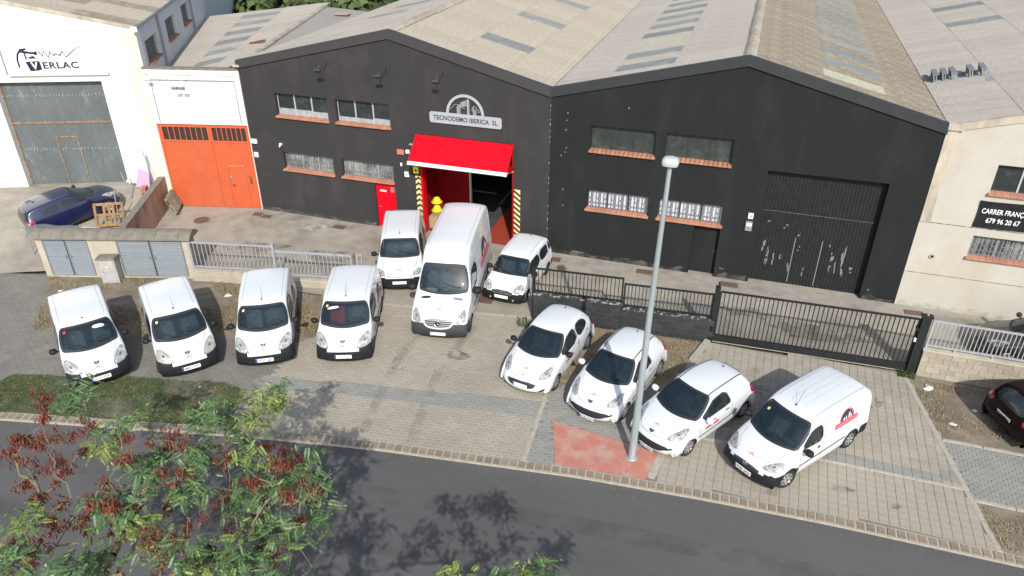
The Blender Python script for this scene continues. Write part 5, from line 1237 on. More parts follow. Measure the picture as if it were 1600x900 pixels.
def tree(name, label, base, fork, gp, rp, seed, per=(26, 38), rk=.0065):
    rnd = random.Random(seed); t = thing(name, label, 'tree', base)
    nodes, par, cnt = skeleton(base, fork, gp+rp, rnd); B0 = Vector(base)
    big = MB(); sm = MB(); R_ = lambda c: max(.0045, rk*c**.62)
    trunk = MB(); 
    tp = [B0, B0.lerp(Vector(fork), .35)+Vector((.08, -.05, 0)), B0.lerp(Vector(fork), .7)+Vector((-.06, .05, 0)), Vector(fork)]; r0 = R_(cnt[1])
    trunk.tube([p-B0 for p in tp], [r0*1.5, r0*1.2, r0*1.1, r0], bark, 12); trunk.build('trunk', t, smooth=True)
    for i in range(2, len(nodes)):
        a, b = nodes[par[i]]-B0, nodes[i]-B0; ra, rb = R_(min(cnt[par[i]], cnt[i]*2.2)), R_(cnt[i])
        (big if cnt[i] > 4 else sm).tube([a, b], [ra, rb], bark if cnt[i] > 4 else twig, 6 if cnt[i] > 4 else 4, cap=False)
    # bare twigs poking out
    for i in range(2, len(nodes), 4):
        if cnt[i] <= 3:
            a = nodes[i]-B0; d = Vector((rnd.gauss(0, 1), rnd.gauss(0, 1), rnd.gauss(.2, .6))).normalized(); b = a+d*rnd.uniform(.25, .55); c = b+(d+Vector((rnd.gauss(0, .5), rnd.gauss(0, .5), rnd.gauss(0, .4)))).normalized()*.25
            sm.tube([a, b, c], [.006, .004, .002], twig, 3, cap=False)
    big.build('limbs', t, smooth=True); sm.build('twigs', t, kind='stuff')
    off = [tuple(Vector(p)-B0) for p in gp]; inst('foliage', foliage(off, rnd, per), t, kind='stuff')
    if rp: inst('seed_clusters', pods([tuple(Vector(p)-B0) for p in rp], rnd), t, kind='stuff')
gl = [p for p in GREEN if p[0] < 10.6]; gr = [p for p in GREEN if p[0] >= 10.6]
rl = [p for p in RED if p[0] < 10.6]; rr_ = [p for p in RED if p[0] >= 10.6]
gxl = [p for p in GREENX if p[0] < 13]; gxr = [p for p in GREENX if p[0] >= 13]
tree('street_tree', 'left street tree, mostly bare with brown red seed clusters, below the first small van', (10.6, -24.2, -.05), (10.7, -22.9, 3.1), gl+gxl, rl, 5)
tree('street_tree', 'right street tree with feathery green leaves and brown red seed clusters over the road', (14.2, -24.4, -.05), (13.9, -22.6, 3.0), gr+gxr, rr_, 6)
tree('street_tree', 'tree with only a few leaf tips showing at the lower edge, shading the road', (18.9, -24.2, -.05), (18.9, -22.8, 2.8), GREENB, [], 8, (22, 32))
# wooded slope behind the roofs
def bush(k):
    rnd = random.Random(40+k); V = []; F = []; b = 0
    blobs = [(rnd.gauss(0, 1.6), rnd.gauss(0, 1.3), rnd.uniform(2.0, 5.6), rnd.uniform(.9, 1.7)) for _ in range(13)]
    for i in range(3200):
        x, y, z, r = rnd.choice(blobs); d = Vector((rnd.gauss(0, 1), rnd.gauss(0, 1), rnd.gauss(0, 1))).normalized()*r*rnd.uniform(.7, 1.08)
        c = Vector((x, y, z))+d; s = rnd.uniform(.10, .22); u = Vector((rnd.gauss(0, 1), rnd.gauss(0, 1), rnd.gauss(0, 1))).normalized(); w = u.cross(d).normalized()*s; u = w.cross(d).normalized()*s
        V += [tuple(c-u-w), tuple(c+u-w), tuple(c+u+w), tuple(c-u+w)]; F.append((b, b+1, b+2, b+3)); b += 4
    me = bpy.data.meshes.new('crown'); me.from_pydata(V, [], F); me.materials.append(back_leaf); me.update()
    mb = MB(); mb.tube([(0, 0, 0), (.1, .05, 2), (.2, 0, 4.5)], [.22, .17, .06], bark, 8)
    for i in range(4): a = rnd.uniform(0, 6.28); mb.tube([(.1, .05, 1.6+.5*i), (1.3*math.cos(a), 1.3*math.sin(a), 3.6+.4*i)], [.09, .03], bark, 5)
    return me, mb.mesh('trunk')
bs = [bush(k) for k in range(3)]
side = ['behind the ridge of the low shed', 'behind the gap left of the grey warehouse']
for k, (x, y, sc) in enumerate([(-19, 24, 1.1), (-15.5, 21.5, 1), (-12, 22.5, 1.15), (-8.5, 21, 1), (-5, 22, 1.1), (-1.5, 21, 1), (2, 20.5, .95), (4.5, 23, 1.1), (-22, 30, 1.3), (-15, 29, 1.3), (-9, 29, 1.4), (-3, 28.5, 1.3), (2.5, 29, 1.3), (-26, 26, 1.2)]):
    t = thing('broadleaf_tree', 'dark green broadleaf tree on the slope behind the roofs', 'tree', (x, y, -.2), k*1.3, 'trees on the slope behind the roofs'); t.scale = (sc, sc, sc)
    me, tm = bs[k % 3]; inst('crown', me, t); inst('trunk', tm, t)
# ------------------------------------------------------------------ vehicles
def basis(n, t):
    kn = np.concatenate([np.zeros(3), np.linspace(0, 1, n-2), np.ones(3)]); t = np.clip(t, 0, 1-1e-9)
    B = np.zeros((len(t), len(kn)-1))
    for i in range(len(kn)-1): B[:, i] = (t >= kn[i]) & (t < kn[i+1])
    for k in range(1, 4):
        N = np.zeros((len(t), len(kn)-1-k))
        for i in range(len(kn)-1-k):
            d1 = kn[i+k]-kn[i]; d2 = kn[i+k+1]-kn[i+1]
            if d1 > 0: N[:, i] += (t-kn[i])/d1*B[:, i]
            if d2 > 0: N[:, i] += (kn[i+k+1]-t)/d2*B[:, i+1]
        B = N
    return B
def evensample(net, axis, m):
    t = np.linspace(0, 1, 400); n = net.shape[axis]
    B = basis(n, t); other = net.shape[1-axis]//2
    line = net[:, other] if axis == 0 else net[net.shape[0]//2]
    P = B @ line; s = np.concatenate([[0], np.cumsum(np.linalg.norm(np.diff(P, axis=0), axis=1))]); return np.interp(np.linspace(0, s[-1], m), s, t)
def smooth_outline(p, it=2):
    for _ in range(it):
        q = []
        for a, b in zip(p, p[1:]+p[:1]): q += [a*.75+b*.25, a*.25+b*.75]
        p = q
    return p
def resample(p, n):
    P = np.array(p+[p[0]]); s = np.concatenate([[0], np.cumsum(np.linalg.norm(np.diff(P, axis=0), axis=1))])
    t = np.linspace(0, s[-1], n, endpoint=False); return np.stack([np.interp(t, s, P[:, k]) for k in range(P.shape[1])], 1)
def inset(P, d):
    """move a closed 2-D outline inwards by d"""
    n = len(P); c = P.mean(0); out = []
    area = 0.5*np.sum(P[:, 0]*np.roll(P[:, 1], -1)-np.roll(P[:, 0], -1)*P[:, 1]); sg = 1 if area > 0 else -1
    for i in range(n):
        t = P[(i+1) % n]-P[i-1]; t = t/ (np.linalg.norm(t)+1e-9); nv = np.array([-t[1], t[0]])*sg; out.append(P[i]+nv*d)
    return np.array(out)
class Shell:
    def __init__(s, rows, zb, W, zs=.22, nr=150, nc=110, radd=.045):
        """rows: (x centre, z centre, x side, half width of top edge, half width at belt[, crown])"""
        net = []; zmax_ = max(r[1] for r in rows)
        for r in rows:
            xc, zc, xs, ye, wb = r[:5]; cr = r[5] if len(r) > 5 else .045
            end = abs(xc-xs) > .13 and (zc < .8*zmax_); ye += radd
            if end: xs = xc+(xs-xc)*.72; ye += .035; wb += .012
            zE = zc-cr; zbb = zb(xs) if callable(zb) else zb
            wm = min(wb+.02, W)
            if zE > zbb+.06: zz = [zbb+.03, zbb-.22, .50, .30, zs]; f = [zE-(zE-zbb)*.5]; yy = [ye*.5+wb*.5]
            else:
                h = zE-zs; zz = [zs+h*.86, zs+h*.62, zs+h*.38, zs+h*.18, zs]; f = [zE-h*.05]; yy = [ye*.45+wb*.55]
            half = [(xc, 0, zc), (xc+(xs-xc)*.1, ye*.42, zc-cr*.12), (xc+(xs-xc)*.5, ye*.84, zc-cr*.5), (xs, ye, zE), (xs, ye+.012, zE-.03), (xs, yy[0], f[0]),
                    (xs, wb, zz[0]), (xs, wm, zz[1]), (xs, wm, zz[2]), (xs, wm-.015, zz[3]), (xs, wm-.05, zz[4]), (xs, wm-.14, zz[4]-.01)]
            full = [(a, -b, c) for a, b, c in half[:0:-1]]+half
            net.append(full)
        net = np.array(net); s.net = net
        tr = evensample(net, 0, nr); tc = evensample(net, 1, nc)
        P = np.einsum('ai,ijk,bj->abk', basis(net.shape[0], tr), net, basis(net.shape[1], tc))
        s.nr, s.nc = nr, nc; s.V = P.reshape(-1, 3).copy()
        Wt = max(r[4] for r in rows)+.02; s.V[:, 1] *= min(Wt, W+.02)/np.abs(s.V[:, 1]).max()
        zt = max(r[1] for r in rows); s.V[:, 2] *= 1+(zt/s.V[:, 2].max()-1)
        idx = np.arange(nr*nc).reshape(nr, nc); s.F = np.stack([idx[:-1, :-1], idx[:-1, 1:], idx[1:, 1:], idx[1:, :-1]], -1).reshape(-1, 4)
        s.C = s.V[s.F].mean(1); a = s.V[s.F[:, 1]]-s.V[s.F[:, 0]]; b = s.V[s.F[:, 3]]-s.V[s.F[:, 0]]; n = np.cross(a, b); n /= np.linalg.norm(n, axis=1)[:, None]+1e-12
        ctr = np.array([0, 0, .8]); sgn = np.sign(np.median(np.sum(n*(s.C-ctr), 1)))
        if sgn < 0: s.F = s.F[:, ::-1]; n = -n
        s.N = n; s.keep = np.ones(len(s.F), bool); s.region = np.zeros(len(s.F), int)
        s.bvh = BVHTree.FromPolygons(s.V.tolist(), s.F.tolist())
    def frame(s, d):
        d = Vector(d).normalized(); u = d.cross(Vector((0, 0, 1)) if abs(d.z) < .95 else Vector((1, 0, 0))).normalized(); v = u.cross(d); return d, u, v
    def hit(s, p, d, off):
        """project p on the body looking along -d (d points outwards)"""
        o = Vector(p)+d*4; r = s.bvh.ray_cast(o, -d, 9)
        if r[0] is None: return None
        n = r[1]
        if n.dot(d) < 0: n = -n
        return r[0]+n*off
    def flat(s, pts, d):
        d, u, v = s.frame(d); return d, u, v, [np.array([Vector(p).dot(u), Vector(p).dot(v)]) for p in pts]
    def fill(s, mb, pts, d, off, m, sm=2, n=36, k=5, ins=0.0):
        d, u, v, q = s.flat(pts, d); q = smooth_outline(q, sm) if sm else q; Q = resample(q, n)
        if ins: Q = inset(Q, ins)
        c = Q.mean(0); vs = []; 
        for j in range(k+1):
            for i in range(n):
                w = c+(Q[i]-c)*(j/k if j else .02); h = s.hit(u*w[0]+v*w[1], d, off); vs.append(h)
        fs = []
        for j in range(k):
            for i in range(n):
                f = (j*n+i, (j+1)*n+i, (j+1)*n+(i+1) % n, j*n+(i+1) % n)
                if all(vs[a] is not None for a in f): fs.append(f)
        f0 = tuple(range(n))
        if all(vs[a] is not None for a in f0): fs.append(f0)
        s._add(mb, vs, fs, m, d)
    def _add(s, mb, vs, fs, m, d):
        used = sorted({a for f in fs for a in f}); mp = {a: i for i, a in enumerate(used)}; V = [vs[a] for a in used]; F = []
        for f in fs:
            g = [mp[a] for a in f]; nn = (V[g[1]]-V[g[0]]).cross(V[g[2]]-V[g[0]])
            F.append(g if nn.dot(d) > 0 else g[::-1])
        if F: mb.add(V, F, m)
    def ring(s, mb, pts, d, off, m, w_in=.04, w_out=.0, sm=2, n=60):
        d, u, v, q = s.flat(pts, d); q = smooth_outline(q, sm) if sm else q; Q = resample(q, n); A = inset(Q, -w_out) if w_out else Q; B = inset(Q, w_in)
        vs = [s.hit(u*w[0]+v*w[1], d, off) for w in list(A)+list((A+B)/2)+list(B)]; fs = []
        for r in (0, 1):
            for i in range(n):
                f = (r*n+i, r*n+(i+1) % n, (r+1)*n+(i+1) % n, (r+1)*n+i)
                if all(vs[a] is not None for a in f): fs.append(f)
        s._add(mb, vs, fs, m, d)
    def strip(s, mb, pts, d, off, m, w=.012, step=.05):
        d, u, v, q = s.flat(pts, d); P = [q[0]]
        for a, b in zip(q, q[1:]):
            k = max(1, int(np.linalg.norm(b-a)/step)); P += [a+(b-a)*(i+1)/k for i in range(k)]
        P = np.array(P); T = np.gradient(P, axis=0); T /= np.linalg.norm(T, axis=1)[:, None]+1e-9; Nn = np.stack([-T[:, 1], T[:, 0]], 1)*w/2
        vs = []
        for a, b in zip(P+Nn, P-Nn): vs += [s.hit(u*a[0]+v*a[1], d, off), s.hit(u*b[0]+v*b[1], d, off)]
        fs = [(2*i, 2*i+1, 2*i+3, 2*i+2) for i in range(len(P)-1) if all(vs[a] is not None for a in (2*i, 2*i+1, 2*i+3, 2*i+2))]
        s._add(mb, vs, fs, m, d)
    def cut(s, pts, d, sm=2, ins=.03, ymin=None, lim=.15):
        d, u, v, q = s.flat(pts, d); q = smooth_outline(q, sm) if sm else q; Q = inset(resample(q, 60), ins)
        U = s.C @ np.array(u); V = s.C @ np.array(v); dd = s.N @ np.array(d)
        ok = inpoly(U, V, [tuple(x) for x in Q]) & (dd > lim)
        if ymin is not None: ok &= (s.C[:, 1]*np.sign(d[1]) > ymin)
        s.keep &= ~ok
    def cutwheel(s, x, r, yi=.45):
        ok = ((s.C[:, 0]-x)**2+(s.C[:, 2]-r)**2 < (r+.045)**2) & (np.abs(s.C[:, 1]) > yi); s.keep &= ~ok
    def build(s, parent, mats, names):
        for k, (m, nm) in enumerate(zip(mats, names)):
            sel = s.keep & (s.region == k)
            if not sel.any(): continue
            F = s.F[sel]; used = np.unique(F); mp = np.zeros(len(s.V), int); mp[used] = np.arange(len(used))
            me = bpy.data.meshes.new(nm); me.from_pydata(s.V[used].tolist(), [], mp[F].tolist()); me.materials.append(m); me.polygons.foreach_set('use_smooth', [True]*len(F)); me.update()
            inst(nm, me, parent)
def wheel(parent, x, y, r, w, steer=0, style=0, hubm=None):
    side = 1 if y > 0 else -1
    T = Matrix.Rotation(rad(90), 4, 'X')
    mb = MB(); rr = r*.64; mb.lathe([(rr, -w/2), (r*.9, -w/2-.004), (r*.985, -w/2+.03), (r, -w/2+.06), (r, w/2-.06), (r*.985, w/2-.03), (r*.9, w/2+.004), (rr, w/2), (rr, -w/2)], rubber, 32, T)
    t = mb.build('wheel', parent, smooth=True); t.location = (x, y, r); t.rotation_euler = (0, 0, steer)
    if style >= 0:
        mb = MB(); yo = -side*0
        hm = hubm or hub; e = w/2-.012
        Ts = T if side < 0 else Matrix.Rotation(rad(-90), 4, 'X')
        mb.lathe([(rr+.004, e+.0), (rr-.012, e+.012), (rr-.03, e-.005), (rr*.55, e+.018), (rr*.25, e+.022), (.001, e+.022)], hm, 32, Ts)
        nh = 8 if style == 0 else 5
        for k in range(nh):
            a = 2*math.pi*(k+.5)/nh; ri, ro = rr*.5, rr*.84; da = (.16 if style == 0 else .30)
            pts = [(ri*math.cos(a-da*.7), ri*math.sin(a-da*.7)), (ro*math.cos(a-da), ro*math.sin(a-da)), (ro*1.03*math.cos(a), ro*1.03*math.sin(a)), (ro*math.cos(a+da), ro*math.sin(a+da)), (ri*math.cos(a+da*.7), ri*math.sin(a+da*.7))]
            mb.add([Ts @ Vector((p, q, e+.021)) for p, q in pts], [(0, 1, 2, 3, 4)], rubber)
        mb.lathe([(.035, e+.023), (.03, e+.03), (.001, e+.03)], hubd, 12, Ts)
        h = mb.build('hubcap', t)
    return t
def mirror(parent, x, y, z, m, big=1.0):
    s = 1 if y > 0 else -1; mb = MB()
    mb.tube([(x-.02, y-s*.16, z-.06), (x, y-s*.02, z-.03)], .028*big, m if m is not paint_w else plastic_blk, 6)
    n = 10; V = []; 
    prof = [(-.06, .55), (-.035, .92), (.01, 1.0), (.05, .85), (.085, .5), (.1, .12)]
    for dx, k in prof:
        for i in range(n):
            a = 2*math.pi*i/n; cy, sz = math.cos(a), math.sin(a)
            V.append((x+dx*big, y+s*.02+.105*big*k*math.copysign(abs(cy)**.7, cy), z+.085*big*k*math.copysign(abs(sz)**.7, sz)))
    F = [(r*n+i, r*n+(i+1) % n, (r+1)*n+(i+1) % n, (r+1)*n+i) for r in range(len(prof)-1) for i in range(n)]+[tuple(range(n)), tuple(range(len(prof)*n-1, (len(prof)-1)*n-1, -1))]
    mb.add(V, F, m); o = mb.build('mirror', parent, smooth=True)
    mb = MB(); mb.add([(x-.062*big, y+s*.02-.055*big, z-.045*big), (x-.062*big, y+s*.02+.055*big, z-.045*big), (x-.062*big, y+s*.02+.055*big, z+.045*big), (x-.062*big, y+s*.02-.055*big, z+.045*big)], [(3, 2, 1, 0)], chrome); mb.build('mirror_glass', o)
def ws_outline(xt, bt, ht, zt, xb, bb, hb, zb):
    top = [(xt-bt*(y/ht)**2, y, zt) for y in np.linspace(-ht, ht, 7)]; bot = [(xb-bb*(y/hb)**2, y, zb) for y in np.linspace(hb, -hb, 9)]
    return [Vector(p) for p in top+bot]
UP = (0, 0, 1); LEFT = (0, 1, 0); RIGHT = (0, -1, 0); FRONT = (1, 0, 0); REAR = (-1, 0, 0)
def logo(S, t, x0, z0, w, h, side, m1=logo_red, m2=sign_ink, body=None, simple=False):
    """company mark on the flank: a banner with an arch of towers over it; x0,z0 = centre of the banner"""
    d = LEFT if side > 0 else RIGHT; mb = MB(); yy = side
    P = lambda a, b: (x0+a, yy, z0+b)
    S.fill(mb, [P(-w/2, -h/2), P(w/2, -h/2), P(w/2, h/2), P(-w/2, h/2)], d, .004, m1, 0, 40, 3)
    if not simple:
        S.fill(mb, [P(-w*.46, -h*.22), P(w*.46, -h*.22), P(w*.46, h*.22), P(-w*.46, h*.22)], d, .006, logo_pink, 0, 40, 3)
        ar = [P(.34*w*math.cos(a)*.8+.05*w*-0, h*.55+.34*w*.85*math.sin(a)) for a in np.linspace(0, math.pi, 13)]
        S.fill(mb, ar, d, .004, m2, 0, 40, 4)
        S.strip(mb, [P(.30*w*math.cos(a), h*.55+.31*w*math.sin(a)) for a in np.linspace(0, math.pi, 13)], d, .005, m1, .03)
        for a, b, c in ((-.16, .07, .10), (-.05, .04, .12), (.06, .07, .20), (.15, .05, .11)):
            S.fill(mb, [P(a*w*side*-1, h*.55), P((a+b)*w*side*-1, h*.55), P((a+b)*w*side*-1, h*.55+c*w), P(a*w*side*-1, h*.55+c*w*.7)], d, .006, paint_w, 0, 16, 2)
    o = mb.build('company_mark', t)
    if not simple:
        me = text_mesh('TECNODEMO IBERICA SL', w*.88, h*.34); q = []; dd = Vector(d)
        for v in me.vertices: q.append(S.hit(Vector((x0-side*v.co.x, side, z0+v.co.y)), dd, .0085))
        if all(v is not None for v in q):
            for v, p in zip(me.vertices, q): v.co = p
            me.materials.append(m1); inst('lettering', me, o)
def text_mesh(s, w, h):
    cu = bpy.data.curves.new('t', 'FONT'); cu.body = s; cu.size = 1; cu.align_x = 'CENTER'; cu.resolution_u = 1
    o = bpy.data.objects.new('t', cu); COL.objects.link(o); dg = bpy.context.evaluated_depsgraph_get(); me = bpy.data.meshes.new_from_object(o.evaluated_get(dg)); bpy.data.objects.remove(o)
    me.materials.clear(); X = [v.co.x for v in me.vertices]; Y = [v.co.y for v in me.vertices]; kx = w/(max(X)-min(X)); ky = h/(max(Y)-min(Y)); cx = (max(X)+min(X))/2; cy = (max(Y)+min(Y))/2
    for v in me.vertices: v.co = ((v.co.x-cx)*kx, (v.co.y-cy)*ky, 0)
    return me
def bonnet_mark(S, t, x, y=0.0, w=.13):
    mb = MB(); P = lambda a, b: (x+a, y+b, 1.0)
    S.fill(mb, [P(-.02, -w), P(-.02, w), P(.0, w), P(.0, -w)], UP, .004, logo_pink, 0, 20, 2)
    S.fill(mb, [P(-.015, -w*.45), P(-.05, -w*.3), P(-.065, 0), P(-.05, w*.3), P(-.015, w*.45)], UP, .004, logo_pink, 0, 16, 2)
    mb.build('bonnet_mark', t)
def plate(t, x, z, s=None, tilt=0.0, y=0.0, blue=True, w=.52, m_ink=ink, rear=False, name='licence_plate'):
    e = MB(); e.box(0, .012, -w/2, w/2, -.055, .055, plate_w); o = e.build(name, t); o.location = (x, y, z); o.rotation_euler = (0, -tilt, math.pi if rear else 0)
    if blue: e = MB(); e.box(.0121, .014, -w/2+.002, -w/2+.045, -.053, .053, plate_b); e.build('blue_band', o)
    if s:
        M = Matrix.Translation((.0145, .02, -.002)) @ Matrix(((0, 0, 1, 0), (1, 0, 0, 0), (0, 1, 0, 0), (0, 0, 0, 1)))
        text(s, .098, m_ink, o, None, None, name='plate_number', ext=.0008, bold=.002, M=M)
def interior(t, wt, wb, zd, hw, seats=2, m=seat_m, bulk=None, floor=.4, wheel_y=.36, seatback=None, mats=None):
    """wt: x of windscreen top, wb: x of windscreen base, zd: dashboard height"""
    mb = MB(); mb.add([(wb+.05, -hw, zd-.02), (wb-.32, -hw, zd-.03), (wb-.44, -hw, zd-.14), (wb-.44, -hw, zd-.4), (wb+.05, hw, zd-.02), (wb-.32, hw, zd-.03), (wb-.44, hw, zd-.14), (wb-.44, hw, zd-.4)],
        [(0, 1, 5, 4)[::-1], (1, 2, 6, 5)[::-1], (2, 3, 7, 6)[::-1]], dash_m); mb.box(wb-.42, wb-.1, wheel_y-.17, wheel_y+.17, zd-.03, zd+.035, dash_m); mb.build('dashboard', t)
    mb = MB(); n = 20; R0 = .18; T = Matrix.Translation((wb-.52, wheel_y, zd-.02)) @ Matrix.Rotation(rad(-62), 4, 'Y')
    mb.tube([T @ Vector((R0*math.cos(2*math.pi*k/n), R0*math.sin(2*math.pi*k/n), 0)) for k in range(n+1)], .016, ink, 6, cap=False)
    for a in (0, 2.3, -2.3): mb.tube([T @ Vector((0, 0, 0)), T @ Vector((R0*math.cos(a+math.pi/2), R0*math.sin(a+math.pi/2), 0))], .018, ink, 4)
    mb.build('steering_wheel', t)
    xs = wt-.28
    for i, y in enumerate((-.36, .36) if seats == 2 else (-.55, -.15, .5)):
        mm = (mats[i] if mats else m); mb = MB()
        mb.cbox(-.10, .06, -.24, .24, 0, .60, mm, .05, Matrix.Translation((xs, y, floor+.20)) @ Matrix.Rotation(rad(-14), 4, 'Y'))
        mb.cbox(.0, .5, -.25, .25, floor, floor+.22, mm, .05, Matrix.Translation((xs-.05, y, 0)))
        mb.cbox(-.04, .05, -.12, .12, .62, .80, mm, .03, Matrix.Translation((xs, y, floor+.20)) @ Matrix.Rotation(rad(-14), 4, 'Y')); mb.build('seat', t)
    mb = MB(); mb.box(xs-.5 if bulk is None else bulk-.02, wb+.1, -hw, hw, .26, .3, ink)
    if bulk is not None: mb.box(bulk-.02, bulk, -hw-.02, hw+.02, .3, zd+.6, cloth_grey)
    mb.build('cabin_floor', t)
def wipers(S, t, xb, hb, z, bb):
    for y0, y1 in ((-.05, -.62), (.5, -.02)):
        mb = MB(); pts = [(xb-bb*(y/hb)**2-.055-.03*k, y, z) for k, y in enumerate(np.linspace(y0*hb/.7, y1*hb/.7, 6)/1.0)]
        S.strip(mb, pts, UP, .02, plastic_blk, .02); mb.build('wiper', t)
def peugeot_shield(S, t, x, z, w=.085):
    """dark shield with a small pale animal figure, on the bonnet front"""
    mb = MB(); d = (.8, 0, 1); P = lambda a, b: (x-.0+a, b, z)
    S.fill(mb, [P(-.05, -w), P(-.05, w), P(.03, w*.75), P(.065, w*.45), P(.065, -w*.45), P(.03, -w*.75)], d, .012, navy, 0, 24, 2)
    S.fill(mb, [P(-.03, -.02), P(-.035, .02), P(-.01, .045), P(.0, .02), P(.045, .03), P(.02, -.0), P(.045, -.03), P(.0, -.02), P(.0, -.05)], d, .016, chrome, 0, 24, 2)
    mb.build('emblem', t)
def antenna(t, x, y, z, L=.35, lean=-.25):
    mb = MB(); mb.lathe([(.028, 0), (.018, .03), (.001, .035)], plastic_blk, 8, Matrix.Translation((x, y, z))); mb.tube([(x, y, z+.02), (x+lean, y, z+L)], [.006, .003], plastic_blk, 5); mb.build('antenna', t)
def wheels(S, t, xf, xr, y, r, w=.19, steer=0.0, style=0, hubm=None, arch=None, ri=.45):
    for x, st in ((xf, steer), (xr, 0)):
        S.cutwheel(x, r)
        for sy in (1, -1):
            wheel(t, x, sy*y, r, w, st, style, hubm)
            mb = MB(); n = 20; pts = []
            d = LEFT if sy > 0 else RIGHT
            c = [(x+(r+.03)*math.cos(a), sy, r+(r+.03)*math.sin(a)) for a in np.linspace(-.35, math.pi+.35, 30)]
            S.strip(mb, c, d, .008, arch or paint_w, .055, .06); mb.build('arch_lip', t)
            mb = MB(); R2 = r+.05; yo = abs(y)+w/2+.0; vs = []
            for k in range(n+1):
                a = -.2+(math.pi+.4)*k/n; vs += [(x+R2*math.cos(a), sy*ri, r+R2*math.sin(a)), (x+R2*math.cos(a), sy*yo, r+R2*math.sin(a))]
            mb.add(vs, [(2*k, 2*k+1, 2*k+3, 2*k+2) for k in range(n)], ink)
            mb.add([(x-R2, sy*ri, .2), (x+R2, sy*ri, .2), (x+R2, sy*ri, r+R2), (x-R2, sy*ri, r+R2)], [(0, 1, 2, 3)], ink); mb.build('wheel_well', t)
def common(S, t, ws, trim=.05, side=None, paint=paint_w, wside=.035, tint=None, mark_glass=True):
    mb = MB(); S.ring(mb, ws, UP, .007, ink, trim, .012, 2, 80); mb.build('windscreen_seal', t)
    mb = MB(); S.fill(mb, ws, UP, -.004, glass_car, 2, 48, 6, .02); mb.build('windscreen', t, smooth=True)
    S.cut(ws, UP, 2, .03)
    for poly in side or []:
        for d in (LEFT, RIGHT):
            pts = [(x, d[1], z) for x, z in poly]
            mb = MB(); S.ring(mb, pts, d, .006, ink, wside, .008, 1, 50); mb.build('window_seal', t)
            mb = MB(); S.fill(mb, pts, d, -.004, tint or glass_side, 1, 36, 4, .015); mb.build('side_window', t, smooth=True)
            S.cut(pts, d, 1, .025, .3)
def both(S, mbname, t, fn):
    for d, s in ((LEFT, 1), (RIGHT, -1)):
        mb = MB(); fn(mb, d, s); mb.build(mbname, t)
def lamps(S, t, pts, d, m, off=.008, rim=True, name='headlight'):
    """pts for the car's left lamp (+y)"""
    for s in (1, -1):
        P = [(x, y*s, z) for x, y, z in pts]; dd = (d[0], d[1]*s, d[2]); mb = MB(); S.fill(mb, P, dd, off, m, 1, 30, 4)
        c = np.mean(np.array(P), 0); q = [(c[0]+(a-c[0])*.42, c[1]+(b-c[1])*.42, c[2]+(e-c[2])*.42) for a, b, e in P]
        S.fill(mb, q, dd, off+.004, galv, 1, 20, 3); q = [(c[0]+(a-c[0])*.2, c[1]+(b-c[1])*.2, c[2]+(e-c[2])*.2) for a, b, e in P]
        S.fill(mb, q, dd, off+.006, dash_m, 1, 12, 2); o = mb.build(name, t, smooth=True)
        if rim: mb = MB(); S.ring(mb, P, dd, off+.002, iron, .012, 0, 1, 40); mb.build('lamp_rim', o)
CARG = 'white company vans and cars parked in front of the warehouses'
# ---------------- small bonneted van (four of them)
BIP_ROWS = [(-1.78, .24, -1.66, .66, .76), (-1.92, .34, -1.78, .72, .81), (-1.945, .60, -1.82, .75, .83), (-1.92, .95, -1.83, .75, .83), (-1.89, 1.32, -1.82, .72, .83), (-1.85, 1.60, -1.80, .70, .83, .05),
    (-1.72, 1.72, -1.70, .69, .83, .05), (-1.45, 1.755, -1.42, .69, .835, .05), (-.9, 1.765, -.9, .69, .84, .05), (-.3, 1.76, -.3, .69, .84, .05), (.2, 1.745, .14, .685, .84, .055), (.52, 1.70, .40, .68, .84, .06), (.72, 1.59, .58, .68, .84, .07),
    (1.0, 1.34, .80, .70, .84, .08), (1.26, 1.12, 1.00, .73, .84, .07), (1.36, 1.06, 1.12, .75, .835, .06), (1.5, 1.01, 1.32, .76, .83, .06), (1.68, .92, 1.50, .75, .825, .07), (1.84, .78, 1.62, .74, .82, .07), (1.925, .60, 1.68, .74, .82, .05), (1.95, .44, 1.70, .74, .815, .04), (1.94, .28, 1.68, .72, .80, .03), (1.86, .18, 1.6, .66, .74, .02)]
